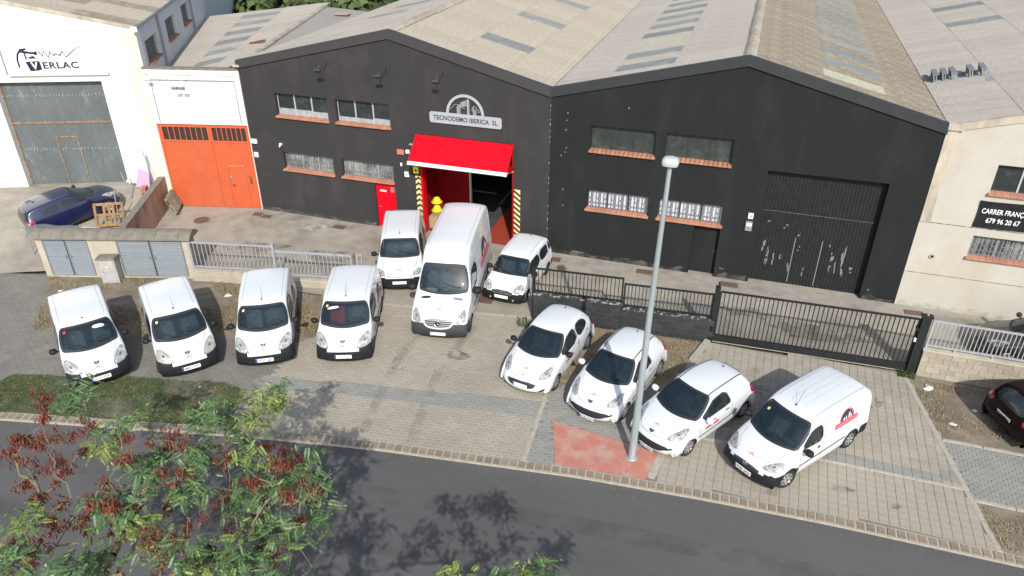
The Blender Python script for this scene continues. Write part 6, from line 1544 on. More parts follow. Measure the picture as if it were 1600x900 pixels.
def bipper(label, pos, hd, steer=0, num=None, num_m=ink, seats=None, lampm=lamp_m, marks=True, pale_patch=None, ant=True, sticker=None, sidelogo=True):
    t = thing('small_van', label, 'van', (pos[0], pos[1], 0), hd, CARG); t.scale = (1.035, 1.035, 1.03)
    S = Shell(BIP_ROWS, 1.0, .85)
    ws = ws_outline(.64, .12, .70, 1.66, 1.33, .26, .79, 1.08)
    doorwin = [(.62, 1.05), (.92, 1.07), (.62, 1.45), (.40, 1.57), (-.18, 1.57), (-.20, 1.02)]
    common(S, t, ws, .06, [doorwin])
    # black bumper in front: everything low, rising under the lamps at the corners
    x, y, z = S.C.T; top = np.where(np.abs(y) > .47, .74, .57); fr = (x > 1.36) & (z < top)
    S.region[fr] = 1; S.region[(x < -1.72) & (z < .52)] = 1
    sl = (np.abs(y) > .6) & (z < .34) & (x < 1.36) & (x > -1.72); S.region[sl] = 1
    wheels(S, t, 1.16, -1.35, .74, .30, .185, steer, 0, plastic_blk if True else None)
    S.build(t, [paint_w, plastic_blk], ['body', 'bumper'])
    lamps(S, t, [(1.88, .46, .66), (1.84, .50, .88), (1.62, .62, 1.02), (1.38, .80, 1.05), (1.46, .84, .86), (1.70, .80, .68)], (1, .35, .8), lampm)
    mb = MB(); S.strip(mb, [(2, -.46, .50), (2, .46, .50)], FRONT, .006, ink, .02); S.strip(mb, [(2, -.5, .36), (2, .5, .36)], FRONT, .006, ink, .05); mb.build('intake', t)
    mb = MB(); S.strip(mb, [(1.2, -.66, 1.2), (1.5, -.60, 1.1), (1.78, -.47, .9), (1.87, -.45, .8), (1.9, -.44, .55)], (.6, 0, 1), .003, dash_m, .009); S.strip(mb, [(1.2, .66, 1.2), (1.5, .60, 1.1), (1.78, .47, .9), (1.87, .45, .8), (1.9, .44, .55)], (.6, 0, 1), .003, dash_m, .009)
    S.strip(mb, [(1.88, -.45, .70), (1.90, .45, .70)], FRONT, .003, iron, .007); mb.build('panel_gap', t)
    both(S, 'panel_gap', t, lambda mb, d, s: (S.strip(mb, [(.98, s, 1.08), (.92, s, .75), (.80, s, .36), (-.22, s, .36), (-.24, s, 1.60), (.36, s, 1.62), (.98, s, 1.08)], d, .003, dash_m, .011), S.strip(mb, [(-.3, s, 1.28), (-1.7, s, 1.28)], d, .003, dash_m, .010)))
    both(S, 'side_moulding', t, lambda mb, d, s: S.strip(mb, [(.82, s, .60), (-.95, s, .60)], d, .012, plastic_blk, .07))
    both(S, 'door_handle', t, lambda mb, d, s: S.strip(mb, [(-.05, s, .98), (-.19, s, .98)], d, .02, plastic_blk, .035))
    both(S, 'roof_seam', t, lambda mb, d, s: S.strip(mb, [(.35, s*.61, 1.8), (-1.72, s*.61, 1.8)], UP, .003, iron, .010))
    mb = MB(); S.fill(mb, [(-2, -.62, 1.0), (-2, .62, 1.0), (-2, .60, .62), (-2, -.60, .62)], REAR, .002, paint_w, 1, 30, 3); mb.build('rear_door_panel', t)
    lamps(S, t, [(-1.9, .72, 1.2), (-1.9, .80, 1.2), (-1.9, .82, .7), (-1.9, .74, .7)], (-1, .6, 0), tail_m, .006, False, 'tail_light')
    for s in (1, -1): mirror(t, .90, s*.97, 1.12, plastic_blk, 1.08)
    peugeot_shield(S, t, 1.76, .86)
    wipers(S, t, 1.30, .75, 1.1, .26)
    if marks: bonnet_mark(S, t, 1.86)
    if num is not None: plate(t, 1.955, .42, num or None, rad(12), m_ink=num_m)
    interior(t, .60, 1.22, 1.02, .66, 2, seat_m, -.25, .42, mats=seats)
    if ant: antenna(t, .42, 0, 1.715)
    else:
        mb = MB(); mb.lathe([(.03, 0), (.02, .02), (.001, .022)], plastic_blk, 8, Matrix.Translation((.40, 0, 1.715))); mb.build('antenna_base', t)
    mb = MB(); S.fill(mb, [(1.0, -.70+.10, 1.4), (1.0, -.70+.17, 1.4), (.93, -.53, 1.4), (.93, -.60, 1.4)] if sticker == 'low' else [(.66, -.60, 1.6), (.66, -.53, 1.6), (.72, -.53, 1.6), (.72, -.60, 1.6)], UP, .012, haz_y if sticker != 'red' else logo_red, 0, 12, 2); mb.build('windscreen_sticker', t)
    if pale_patch: mb = MB(); S.fill(mb, pale_patch, UP, .003, white_paper, 1, 24, 3); mb.build('windscreen_patch', t)  # small white patch on the windscreen, just below its top edge
    if sidelogo:
        for s in (1, -1): logo(S, t, -.95, .93, 1.05, .14, s)
    return t
bipper('first small white van from the left, front corner hidden by the brown seed clusters', (1.66, -12.03), rad(-38.2), 0, '0235 FZR', sticker='red', ant=False, pale_patch=[(.74, .18, 1.6), (.72, .5, 1.6), (.80, .5, 1.6), (.83, .18, 1.6)])
bipper('second small white van from the left, with its front wheels turned', (4.02, -10.64), rad(-41.1), rad(-22), '8802 GNT', lampm=lamp_dull)
bipper('third small white van from the left, before the seam of the grey railing', (6.50, -9.17), rad(-59.9), 0, '4355 GJB', lampm=lamp_m)
bipper('fourth small white van from the left, with red seats behind the windscreen', (9.09, -8.08), rad(-69.3), 0, '2365 GJB', ink_dim, seats=[seat_red, seat_m], pale_patch=[(.74, -.55, 1.6), (.80, -.55, 1.6), (.80, -.2, 1.6), (.74, -.2, 1.6)])
# ---------------- medium van with ribbed bonnet front
BER_ROWS = [(-1.90, .26, -1.8, .70, .78), (-2.03, .36, -1.9, .74, .83), (-2.06, .60, -1.94, .76, .85), (-2.03, 1.0, -1.94, .76, .85), (-1.99, 1.45, -1.92, .72, .85), (-1.95, 1.70, -1.90, .68, .84, .05),
    (-1.82, 1.79, -1.80, .66, .84, .05), (-1.5, 1.81, -1.5, .66, .845, .05), (-.8, 1.815, -.8, .66, .85, .05), (-.2, 1.81, -.2, .66, .85, .05), (.25, 1.80, .2, .66, .85, .055), (.58, 1.76, .50, .65, .85, .05), (.76, 1.66, .68, .655, .85, .05),
    (.98, 1.40, .86, .69, .85, .06), (1.2, 1.19, 1.06, .72, .85, .06), (1.3, 1.13, 1.16, .74, .845, .05), (1.55, 1.07, 1.40, .76, .84, .05), (1.80, 1.00, 1.62, .76, .835, .06), (1.97, .88, 1.76, .75, .83, .06), (2.03, .68, 1.80, .75, .83, .05), (2.05, .48, 1.82, .75, .83, .04), (2.05, .32, 1.80, .73, .81, .03), (1.97, .2, 1.7, .68, .75, .02)]
def berlingo():
    t = thing('delivery_van', 'medium white van with a dark roof strip at the back, left of the tall van', 'van', (8.74, -3.23, 0), rad(-68.0), CARG)
    S = Shell(BER_ROWS, 1.02, .86); ws = ws_outline(.70, .06, .68, 1.70, 1.27, .14, .78, 1.14)
    common(S, t, ws, .045, [[(.66, 1.08), (.98, 1.10), (.64, 1.52), (.5, 1.62), (-.12, 1.62), (-.14, 1.06)]])
    x, y, z = S.C.T; S.region[(x > 1.5) & (z < .66)] = 1; S.region[(x < -1.80) & (z < .56)] = 1; S.region[(np.abs(y) > .6) & (z < .36)] = 1
    wheels(S, t, 1.25, -1.44, .75, .31, .19, 0, -1)
    S.build(t, [paint_w, plastic_blk], ['body', 'bumper'])
    lamps(S, t, [(1.95, .50, .74), (1.95, .52, .90), (1.85, .68, .99), (1.70, .80, .97), (1.72, .82, .80), (1.88, .70, .70)], (1, .3, .6), lamp_m)
    mb = MB(); S.strip(mb, [(2.1, -.46, .86), (2.1, .46, .86)], (1, 0, .3), .006, iron, .02); S.strip(mb, [(2.1, -.48, .79), (2.1, .48, .79)], (1, 0, .3), .008, chrome, .016); S.strip(mb, [(2.1, -.46, .73), (2.1, .46, .73)], (1, 0, .2), .006, iron, .02); S.strip(mb, [(2.1, -.55, .36), (2.1, .55, .36)], FRONT, .006, ink, .07); mb.build('grille', t)
    mb = MB()
    for k in (0, 1):
        S.strip(mb, [(1.93-.05*k, -.08, 1), (1.89-.05*k, 0, 1), (1.93-.05*k, .08, 1)], (.4, 0, 1), .012, chrome, .02)
    mb.build('emblem', t)
    both(S, 'panel_gap', t, lambda mb, d, s: (S.strip(mb, [(1.04, s, 1.1), (.95, s, .7), (.85, s, .38), (-.18, s, .38), (-.2, s, 1.66), (.5, s, 1.67), (1.04, s, 1.1)], d, .003, dash_m, .011), S.strip(mb, [(1.2, s*.68, 1.2), (1.6, s*.62, 1.1), (1.86, s*.5, 1.0)], UP, .003, dash_m, .010)))
    both(S, 'side_moulding', t, lambda mb, d, s: S.strip(mb, [(.86, s, .60), (-1.05, s, .60)], d, .012, plastic_blk, .08))
    mb = MB(); S.fill(mb, [(-1.66, -.62, 1.8), (-1.66, .62, 1.8), (-1.93, .60, 1.8), (-1.93, -.60, 1.8)], UP, .012, cloth_grey, 1, 40, 4); S.strip(mb, [(-1.68, -.5, 1.8), (-1.68, -.42, 1.8)], UP, .03, plastic_blk, .05); S.strip(mb, [(-1.68, .42, 1.8), (-1.68, .5, 1.8)], UP, .03, plastic_blk, .05); mb.build('roof_flap', t)
    both(S, 'roof_seam', t, lambda mb, d, s: S.strip(mb, [(.5, s*.57, 1.9), (-1.6, s*.57, 1.9)], UP, .003, iron, .010))
    for s in (1, -1): mirror(t, .86, s*.98, 1.14, plastic_blk, 1.1)
    plate(t, 2.06, .50, None, rad(4), blue=False); interior(t, .66, 1.18, 1.06, .68, 2, cloth_grey, -.2, .45, wheel_y=.38)
    wipers(S, t, 1.24, .74, 1.15, .14); antenna(t, .46, 0, 1.79, .14, -.06)
    for s in (1, -1): logo(S, t, -.9, 1.0, 1.0, .14, s)
berlingo()
# ---------------- tall long van
L0 = 2.96
SPR_ROWS = [(-2.86, .34, -2.78, .86, .92), (-2.93, .45, -2.86, .88, .96), (-2.95, .80, -2.88, .88, .97), (-2.94, 1.4, -2.88, .87, .97), (-2.92, 2.1, -2.87, .82, .96), (-2.90, 2.55, -2.85, .76, .96, .06),
    (-2.78, 2.70, -2.76, .73, .96, .08), (-2.4, 2.74, -2.4, .72, .965, .09), (-1.4, 2.75, -1.4, .72, .97, .09), (-.2, 2.745, -.2, .72, .97, .09), (.5, 2.72, .46, .72, .97, .09), (.86, 2.66, .80, .72, .97, .10), (1.10, 2.48, 1.02, .73, .965, .10), (1.24, 2.28, 1.14, .745, .965, .07),
    (1.44, 1.98, 1.32, .78, .96, .06), (1.75, 1.62, 1.60, .83, .96, .06), (1.93, 1.42, 1.76, .86, .96, .06), (2.04, 1.35, 1.88, .87, .95, .05), (2.3, 1.26, 2.14, .87, .945, .06), (2.6, 1.14, 2.42, .86, .94, .08), (2.82, .98, 2.60, .85, .93, .08), (2.92, .76, 2.68, .85, .93, .05), (2.965, .56, 2.72, .85, .93, .04), (2.965, .38, 2.70, .84, .92, .03), (2.88, .26, 2.6, .78, .86, .02)]
def sprinter():
    c = Vector((12.202, -7.829)); hd = rad(-79.0); pos = c-Vector((math.cos(hd), math.sin(hd)))*2.99
    t = thing('tall_van', 'long tall white van standing in front of the open red entrance', 'van', (pos.x, pos.y, 0), hd, CARG)
    S = Shell([tuple([r[0]+(.2 if r[1] > 2.2 and r[0] > .4 else .1 if r[0] > 1.4 and r[1] > 1.9 else 0), r[1]+(.09 if r[1] > 2.5 else 0), r[2]+(.2 if r[1] > 2.2 and r[0] > .4 else .1 if r[0] > 1.4 and r[1] > 1.9 else 0)]+list(r[3:])) for r in SPR_ROWS], 1.25, .985, .28, 190, 130, .06); ws = ws_outline(1.42, .08, .79, 2.3, 1.96, .18, .88, 1.45)
    common(S, t, ws, .05, [[(1.30, 1.32), (1.62, 1.34), (1.22, 1.95), (1.05, 2.02), (.42, 2.02), (.40, 1.30)]], wside=.04)
    x, y, z = S.C.T; S.region[(x > 2.3) & (z < .77-.10*np.cos(np.clip(y/.45, -1, 1)*math.pi/2))] = 1; S.region[(x < -2.7) & (z < .55)] = 1; S.region[(np.abs(y) > .7) & (z < .40)] = 1; S.region[(np.abs(y) > .9) & (z < .80) & (z > .62) & (x < 1.2)] = 0
    wheels(S, t, 1.98, -1.70, .84, .345, .22, 0, 0, hubd, None, .55)
    S.build(t, [paint_w, mat('bumper_grey_plastic', (.035, .04, .045), rough=.6)], ['body', 'bumper'])
    lamps(S, t, [(2.86, .60, .78), (2.84, .62, .96), (2.66, .76, 1.12), (2.50, .88, 1.20), (2.56, .91, .98), (2.72, .86, .76)], (1, .35, .5), lamp_m)
    mb = MB(); G = [(3, -.50, .98), (3, .50, .98), (3, .44, .76), (3, .2, .68), (3, -.2, .68), (3, -.44, .76)]
    S.fill(mb, G, (1, 0, .25), .006, iron, 1, 50, 4)
    for zz, w in ((.93, .46), (.86, .45), (.79, .42), (.73, .3)): S.strip(mb, [(3, -w, zz), (3, w, zz)], (1, 0, .25), .016, galv, .022)
    for zz, w in ((.895, .46), (.825, .44), (.76, .38)): S.strip(mb, [(3, -w, zz), (3, w, zz)], (1, 0, .25), .010, ink, .028)
    mb.build('grille', t)
    mb = MB(); S.ring(mb, G, (1, 0, .25), .012, paint_w, .0, .05, 1, 60); mb.build('grille_surround', t)
    mb = MB(); cx, cz = 2.99, .85; R0 = .105; n = 24; ring = [(cx, R0*math.cos(2*math.pi*k/n), cz+R0*math.sin(2*math.pi*k/n)) for k in range(n+1)]; mb.tube(ring, .011, chrome, 6, cap=False)
    for a in (90, 210, 330): mb.tube([(cx, 0, cz), (cx, R0*math.cos(rad(a)), cz+R0*math.sin(rad(a)))], [.016, .005], chrome, 5)
    mb.lathe([(R0, 0), (.001, .0)], ink, 24, Matrix.Translation((cx-.012, 0, cz)) @ Matrix.Rotation(rad(90), 4, 'Y')); mb.build('emblem', t)
    for s in (1, -1):
        mb = MB(); S.fill(mb, [(2.02, s*.38, 1.4), (2.02, s*.72, 1.4), (2.12, s*.74, 1.4), (2.12, s*.40, 1.4)], UP, .006, ink if s < 0 else iron, 1, 30, 3); mb.build('bonnet_vent', t)
    mb = MB(); S.strip(mb, [(3, -.75, .50), (3, .75, .50)], FRONT, .006, ink, .03); S.strip(mb, [(3, -.62, .36), (3, .62, .36)], FRONT, .006, ink, .07); mb.build('intake', t)
    both(S, 'panel_gap', t, lambda mb, d, s: (S.strip(mb, [(1.74, s, 1.36), (1.52, s, .9), (1.46, s, .45), (.40, s, .45), (.36, s, 2.1), (1.1, s, 2.1), (1.74, s, 1.36)], d, .003, dash_m, .012), S.strip(mb, [(.3, s, 1.62), (-2.8, s, 1.62)], d, .003, dash_m, .02), S.strip(mb, [(.34, s, 2.12), (-2.85, s, 2.12)], d, .003, dash_m, .01), S.strip(mb, [(-.95, s, .5), (-.95, s, 2.12)], d, .003, dash_m, .012), S.strip(mb, [(1.95, s*.80, 1.5), (2.3, s*.74, 1.3), (2.64, s*.60, 1.1), (2.76, s*.5, 1)], UP, .003, dash_m, .010)))
    both(S, 'side_moulding', t, lambda mb, d, s: S.strip(mb, [(1.45, s, .72), (-1.2, s, .72)], d, .012, plastic_blk, .09))
    both(S, 'roof_seam', t, lambda mb, d, s: S.strip(mb, [(.9, s*.66, 2.8), (-2.75, s*.66, 2.8)], UP, .003, iron, .011))
    for s in (1, -1): mirror(t, 1.62, s*1.13, 1.46, plastic_blk, 1.6)
    mb = MB(); mb.cbox(-.09, .02, -.035, .035, -.01, .06, plastic_blk, .02, Matrix.Translation((.62, 0, 2.72))); mb.build('antenna_base', t)
    plate(t, 2.975, .45, None, rad(3), blue=False); interior(t, 1.16, 1.78, 1.34, .82, 3, seat_m, .25, .72, wheel_y=.5)
    mb = MB(); mb.box(1.50, 1.68, -.66, -.28, 1.34, 1.36, white_paper, Matrix.Identity(4)); mb.build('papers', t)
    mb = MB(); mb.cbox(1.52, 1.64, -.06, .12, 1.34, 1.42, leaf_b, .03); mb.build('small_plant', t)
    wipers(S, t, 1.90, .86, 1.45, .2); bonnet_mark(S, t, 2.56)
    for s in (1, -1): logo(S, t, -1.25, 1.35, 1.9, .26, s)
    lamps(S, t, [(-2.9, .90, 1.5), (-2.9, .97, 1.5), (-2.9, .97, .8), (-2.9, .90, .8)], (-1, .6, 0), tail_m, .006, False, 'tail_light')
sprinter()
# ---------------- tiny boxy hatchback
PAN_ROWS = [(-1.66, .26, -1.56, .62, .72), (-1.76, .36, -1.64, .68, .75), (-1.78, .60, -1.66, .70, .77), (-1.74, .90, -1.64, .69, .77), (-1.68, 1.2, -1.60, .62, .77, .05), (-1.60, 1.42, -1.54, .58, .77, .05),
    (-1.48, 1.51, -1.44, .57, .77, .05), (-1.1, 1.54, -1.1, .58, .775, .05), (-.5, 1.545, -.5, .58, .78, .05), (.0, 1.52, -.03, .58, .78, .05), (.30, 1.48, .24, .575, .78, .05), (.50, 1.40, .42, .58, .78, .05),
    (.76, 1.18, .66, .62, .78, .06), (.98, 1.02, .86, .66, .775, .05), (1.08, .97, .96, .68, .77, .05), (1.30, .91, 1.18, .69, .765, .05), (1.52, .83, 1.38, .68, .76, .06), (1.68, .72, 1.50, .68, .76, .06), (1.75, .56, 1.54, .68, .76, .04), (1.78, .42, 1.56, .68, .755, .03), (1.77, .28, 1.54, .66, .74, .03), (1.68, .19, 1.46, .60, .68, .02)]
def panda():
    t = thing('small_hatchback', 'tiny boxy white hatchback parked behind the end of the black fence', 'car', (13.542, -3.023, 0), rad(-93.5), CARG)
    S = Shell(PAN_ROWS, .93, .79, .22, 140, 100); ws = ws_outline(.44, .06, .62, 1.44, 1.05, .12, .72, .98)
    common(S, t, ws, .045, [[(.62, .98), (.84, 1.0), (.46, 1.30), (.34, 1.36), (-.28, 1.38), (-.28, .97)], [(-.36, .97), (-.36, 1.38), (-1.12, 1.37), (-1.20, 1.28), (-1.22, 1.04), (-1.1, .98)], [(-1.32, 1.02), (-1.30, 1.36), (-1.46, 1.34), (-1.54, 1.05)]])
    x, y, z = S.C.T; S.region[(x > 1.25) & (z < .57)] = 1; S.region[(x < -1.5) & (z < .55)] = 1
    wheels(S, t, 1.13, -1.17, .68, .285, .17, rad(8), -1)
    S.build(t, [paint_w, plastic_blk], ['body', 'bumper'])
    lamps(S, t, [(1.66, .42, .56), (1.66, .42, .74), (1.48, .56, .86), (1.34, .70, .84), (1.36, .74, .68), (1.54, .68, .54)], (1, .35, .7), lamp_m)
    mb = MB(); S.fill(mb, [(1.8, -.42, .70), (1.8, .42, .70), (1.8, .38, .52), (1.8, -.38, .52)], (1, 0, .3), .006, plastic_blk, 1, 36, 3)
    for zz in (.66, .61, .56): S.strip(mb, [(1.8, -.38, zz), (1.8, .38, zz)], (1, 0, .3), .012, iron, .012)
    mb.build('grille', t)
    mb = MB(); mb.lathe([(.045, 0), (.045, .012), (.001, .014)], chrome, 16, Matrix.Translation((1.755, 0, .62)) @ Matrix.Rotation(rad(80), 4, 'Y')); mb.build('emblem', t)
    mb = MB()
    for yy in (-.5, .5): mb.lathe([(.04, 0), (.04, .01), (.001, .012)], lamp_m, 12, Matrix.Translation((1.745, yy*.9, .34)) @ Matrix.Rotation(rad(90), 4, 'Y'))
    mb.build('fog_lamps', t)
    both(S, 'panel_gap', t, lambda mb, d, s: (S.strip(mb, [(.88, s, .98), (.80, s, .5), (.76, s, .34), (-.32, s, .34), (-.32, s, 1.42)], d, .003, dash_m, .010), S.strip(mb, [(-.32, s, .34), (-.85, s, .34), (-1.2, s, .8), (-1.25, s, 1.3)], d, .003, dash_m, .010), S.strip(mb, [(1.0, s*.6, 1), (1.3, s*.56, 1), (1.56, s*.42, 1)], UP, .003, dash_m, .008)))
    both(S, 'roof_seam', t, lambda mb, d, s: S.strip(mb, [(.3, s*.50, 1.8), (-1.42, s*.50, 1.8)], UP, .003, iron, .012))
    for s in (1, -1): mirror(t, .70, s*.88, 1.02, plastic_blk, 1.1)
    plate(t, 1.785, .44, None, rad(5), blue=False); interior(t, .40, .98, .92, .60, 2, seat_m, None, .40, wheel_y=.32); wipers(S, t, 1.02, .68, 1.0, .12)
    antenna(t, -1.30, 0, 1.52, .12, -.05)
    logo(S, t, .25, .62, .5, .1, 1, logo_red)
    for s in (1, -1):
        mb = MB(); S.fill(mb, [(-1.62, s*.66, 1.3), (-1.6, s*.72, 1.3), (-1.62, s*.75, .8), (-1.66, s*.68, .8)], (-1, s*.6, 0), .006, tail_m, 1, 16, 2); mb.build('tail_light', t)
panda()
# ---------------- rounded hatchbacks
H207 = [(-1.86, .26, -1.70, .60, .72), (-1.98, .36, -1.80, .68, .78), (-2.01, .58, -1.82, .72, .82), (-1.97, .84, -1.78, .70, .82, .05), (-1.86, 1.04, -1.70, .62, .80, .06), (-1.70, 1.26, -1.56, .54, .80, .06),
    (-1.50, 1.40, -1.42, .51, .81, .06), (-1.15, 1.455, -1.12, .53, .825, .06), (-.65, 1.48, -.65, .56, .845, .06), (-.2, 1.47, -.24, .575, .85, .06), (.08, 1.44, .0, .575, .855, .06), (.25, 1.37, .15, .58, .86, .055),
    (.60, 1.17, .42, .63, .86, .06), (.94, .99, .70, .69, .86, .06), (1.06, .94, .82, .71, .86, .05), (1.35, .89, 1.14, .71, .86, .07), (1.62, .82, 1.38, .68, .84, .09), (1.84, .71, 1.50, .66, .82, .09), (1.96, .56, 1.58, .66, .81, .06), (2.01, .42, 1.62, .68, .80, .04), (2.01, .28, 1.60, .66, .78, .03), (1.92, .18, 1.5, .60, .72, .02)]
def hatch(kind, label, pos, hd, num=None, steer=0):
    t = thing('hatchback', label, 'car', (pos[0], pos[1], 0), hd, CARG)
    rows = [tuple([r[0], r[1]+(0 if kind != 208 else -.01)]+list(r[2:])) for r in H207]
    S = Shell(rows, .90, .875, .2, 160, 110)
    ws = ws_outline(.19, .10, .61, 1.42, 1.06, .27, .755, .98)
    if kind == 208: sides = [[(.52, .95), (.70, .97), (.30, 1.18), (.05, 1.32), (-.42, 1.36), (-.42, .94)], [(-.50, .95), (-.50, 1.36), (-1.0, 1.33), (-1.32, 1.16), (-1.28, 1.02)]]
    else: sides = [[(.50, .95), (.68, .97), (.28, 1.18), (.03, 1.32), (-.48, 1.35), (-.62, 1.02), (-.58, .96)]]
    common(S, t, ws, .055, sides, wside=.04)
    wheels(S, t, 1.18, -1.36, .755, .305, .19, steer, 0, hub)
    # rear glass, raised centre of the tailgate
    rw = [(-1.58, -.44, 1.4), (-1.58, .44, 1.4), (-1.82, .50, 1.1), (-1.84, -.50, 1.1)]
    mb = MB(); S.fill(mb, rw, (-1, 0, .9), .004, ink, 1, 40, 4); mb.build('rear_window', t)
    mats_ = [paint_w, plastic_blk]; S.build(t, mats_, ['body', 'lower_trim'])
    if kind == 207:
        lamps(S, t, [(1.80, .50, .66), (1.74, .52, .80), (1.46, .64, .92), (1.16, .76, .98), (1.26, .80, .86), (1.56, .80, .68)], (1, .35, 1), lamp_m)
        mb = MB(); S.fill(mb, [(2.1, -.52, .52), (2.1, .52, .52), (2.1, .64, .46), (2.1, .46, .34), (2.1, .2, .29), (2.1, -.2, .29), (2.1, -.46, .34), (2.1, -.64, .46)], FRONT, .008, ink, 1, 50, 5)
        for zz, w in ((.48, .5), (.42, .5), (.36, .42)): S.strip(mb, [(2.1, -w, zz), (2.1, w, zz)], FRONT, .014, plastic_blk, .014)
        mb.build('grille', t)
        for s in (1, -1):
            mb = MB(); S.strip(mb, [(2, s*.62, .42), (2, s*.82, .47)], (1, s*.5, 0), .01, plastic_blk, .05); mb.build('bumper_slot', t)
            mb = MB(); S.fill(mb, [(1.8, s*.62, .34), (1.8, s*.74, .36), (1.8, s*.72, .29), (1.8, s*.64, .28)], (1, s*.5, 0), .01, lamp_m, 1, 16, 2); mb.build('fog_lamp', t)
        peugeot_shield(S, t, 1.80, .70, .08)
        plate(t, 1.99, .245, num, rad(-8), w=.48)
        both(S, 'roof_strip', t, lambda mb, d, s: S.strip(mb, [(.10, s*.52, 1.8), (-.4, s*.535, 1.8), (-.9, s*.52, 1.8), (-1.42, s*.48, 1.8)], UP, .008, ink, .028))
        both(S, 'side_moulding', t, lambda mb, d, s: S.strip(mb, [(.84, s, .50), (-.98, s, .56)], d, .010, ink, .035))
        mm = paint_w
    else:
        lamps(S, t, [(1.82, .54, .64), (1.72, .52, .78), (1.50, .60, .86), (1.26, .74, .95), (1.34, .79, .84), (1.58, .79, .68)], (1, .35, 1), lamp_m)
        G = [(2.1, -.50, .56), (2.1, .50, .56), (2.1, .44, .42), (2.1, .30, .36), (2.1, -.30, .36), (2.1, -.44, .42)]
        mb = MB(); S.fill(mb, G, FRONT, .006, ink, 1, 50, 4); mb.build('grille', t); mb = MB(); S.ring(mb, G, FRONT, .012, chrome, .012, .0, 1, 60); mb.build('grille_surround', t)
        mb = MB(); S.strip(mb, [(2.1, -.5, .25), (2.1, -.2, .22), (2.1, .2, .22), (2.1, .5, .25)], FRONT, .008, ink, .035); mb.build('lower_intake', t)
        for s in (1, -1):
            mb = MB(); S.fill(mb, [(1.9, s*.50, .27), (1.9, s*.66, .36), (1.9, s*.80, .40), (1.9, s*.76, .30), (1.9, s*.62, .25)], (1, s*.45, 0), .009, ink, 1, 20, 3); mb.build('bumper_slot', t)
        mb = MB(); S.fill(mb, [(1.86, -.03, .8), (1.83, .025, .8), (1.87, .03, .8), (1.89, 0, .8), (1.92, .02, .8), (1.92, -.03, .8)], (.8, 0, 1), .01, chrome, 0, 20, 2); mb.build('emblem', t)
        plate(t, 2.02, .45, num, rad(8), w=.48, m_ink=ink_dim); mm = plastic_blk
    both(S, 'panel_gap', t, lambda mb, d, s: (S.strip(mb, [(.82, s, .96), (.76, s, .5), (.66, s, .30), (-.42, s, .30), (-.60, s, .5), (-.68 if kind == 207 else -.46, s, .95), (-.52 if kind == 207 else -.46, s, 1.36)], d, .003, dash_m, .010), S.strip(mb, [(.95, s*.66, 1), (1.3, s*.64, 1), (1.66, s*.50, .9), (1.80, s*.40, .8), (1.86, s*.2, .8), (1.88, 0, .8)], UP, .003, dash_m, .008)))
    if kind == 208: both(S, 'panel_gap', t, lambda mb, d, s: S.strip(mb, [(-.46, s, .95), (-.5, s, .32), (-.98, s, .34), (-1.05, s, .72), (-1.34, s, 1.0)], d, .003, dash_m, .010))
    both(S, 'door_handle', t, lambda mb, d, s: S.strip(mb, [(-.34, s, .84), (-.50, s, .85)], d, .02, ink, .030))
    if kind == 208: both(S, 'door_handle', t, lambda mb, d, s: S.strip(mb, [(-1.12, s, .88), (-1.26, s, .90)], d, .02, ink, .030))
    for s in (1, -1):
        mirror(t, .56, s*.96, 1.0, mm, 1.05)
        P = [(-1.80, s*.66, 1.0), (-1.62, s*.78, 1.02), (-1.62, s*.82, .80), (-1.88, s*.74, .72)]; mb = MB(); S.fill(mb, P, (-1, s*1.1, .2), .006, tail_m, 1, 24, 3); mb.build('tail_light', t)
    interior(t, .14, .92, .90, .64, 2, mat('seat_dark', (.045, .05, .052), rough=.9) if 'seat_dark' not in MATS else MATS['seat_dark'], None, .36, wheel_y=.35)
    wipers(S, t, 1.0, .71, 1.0, .26); antenna(t, -1.25, 0, 1.435, .14, -.16); bonnet_mark(S, t, 1.62)
    logo(S, t, .25, .66, .62, .07, 1, logo_red, simple=True)
    mb = MB(); S.strip(mb, [(.25+.2*math.cos(a), 1, .70+.13*math.sin(a)) for a in np.linspace(0, math.pi, 9)], LEFT, .004, logo_red, .02); S.strip(mb, [(.12, 1, .72), (.2, 1, .8), (.24, 1, .74), (.34, 1, .80)], LEFT, .004, logo_red, .018); mb.build('company_arch', t)
    return t
hatch(208, 'white five door hatchback with black mirrors, nearest the black fence post', (16.02, -7.64), rad(-100.0), '1265 KJR')
hatch(207, 'white three door hatchback partly hidden by the street lamp pole', (18.43, -8.30), rad(-105.3), '9535 FWC')
hatch(207, 'white three door hatchback with its nose over the red slab, right of the lamp', (20.81, -9.22), rad(-122.1), '9521 FWC')
# ---------------- boxy van with long flat roof, on the right
COM_ROWS = [(-2.00, .28, -1.9, .70, .76), (-2.13, .38, -2.02, .75, .82), (-2.16, .62, -2.06, .76, .83), (-2.14, 1.0, -2.06, .76, .83), (-2.10, 1.45, -2.04, .72, .83), (-2.05, 1.70, -2.0, .68, .825, .05),
    (-1.92, 1.785, -1.90, .665, .825, .05), (-1.55, 1.81, -1.55, .66, .83, .055), (-.9, 1.82, -.9, .66, .835, .06), (-.3, 1.815, -.3, .66, .835, .06), (.10, 1.80, .06, .655, .835, .06), (.42, 1.74, .34, .65, .835, .06), (.60, 1.64, .52, .65, .835, .055),
    (.92, 1.38, .80, .67, .835, .07), (1.24, 1.13, 1.04, .70, .835, .07), (1.36, 1.06, 1.16, .72, .83, .06), (1.6, .99, 1.42, .72, .825, .06), (1.86, .88, 1.66, .70, .82, .08), (2.04, .74, 1.78, .70, .81, .08), (2.12, .58, 1.84, .71, .81, .05), (2.16, .42, 1.86, .72, .80, .04), (2.15, .28, 1.84, .70, .79, .03), (2.05, .18, 1.74, .64, .73, .02)]
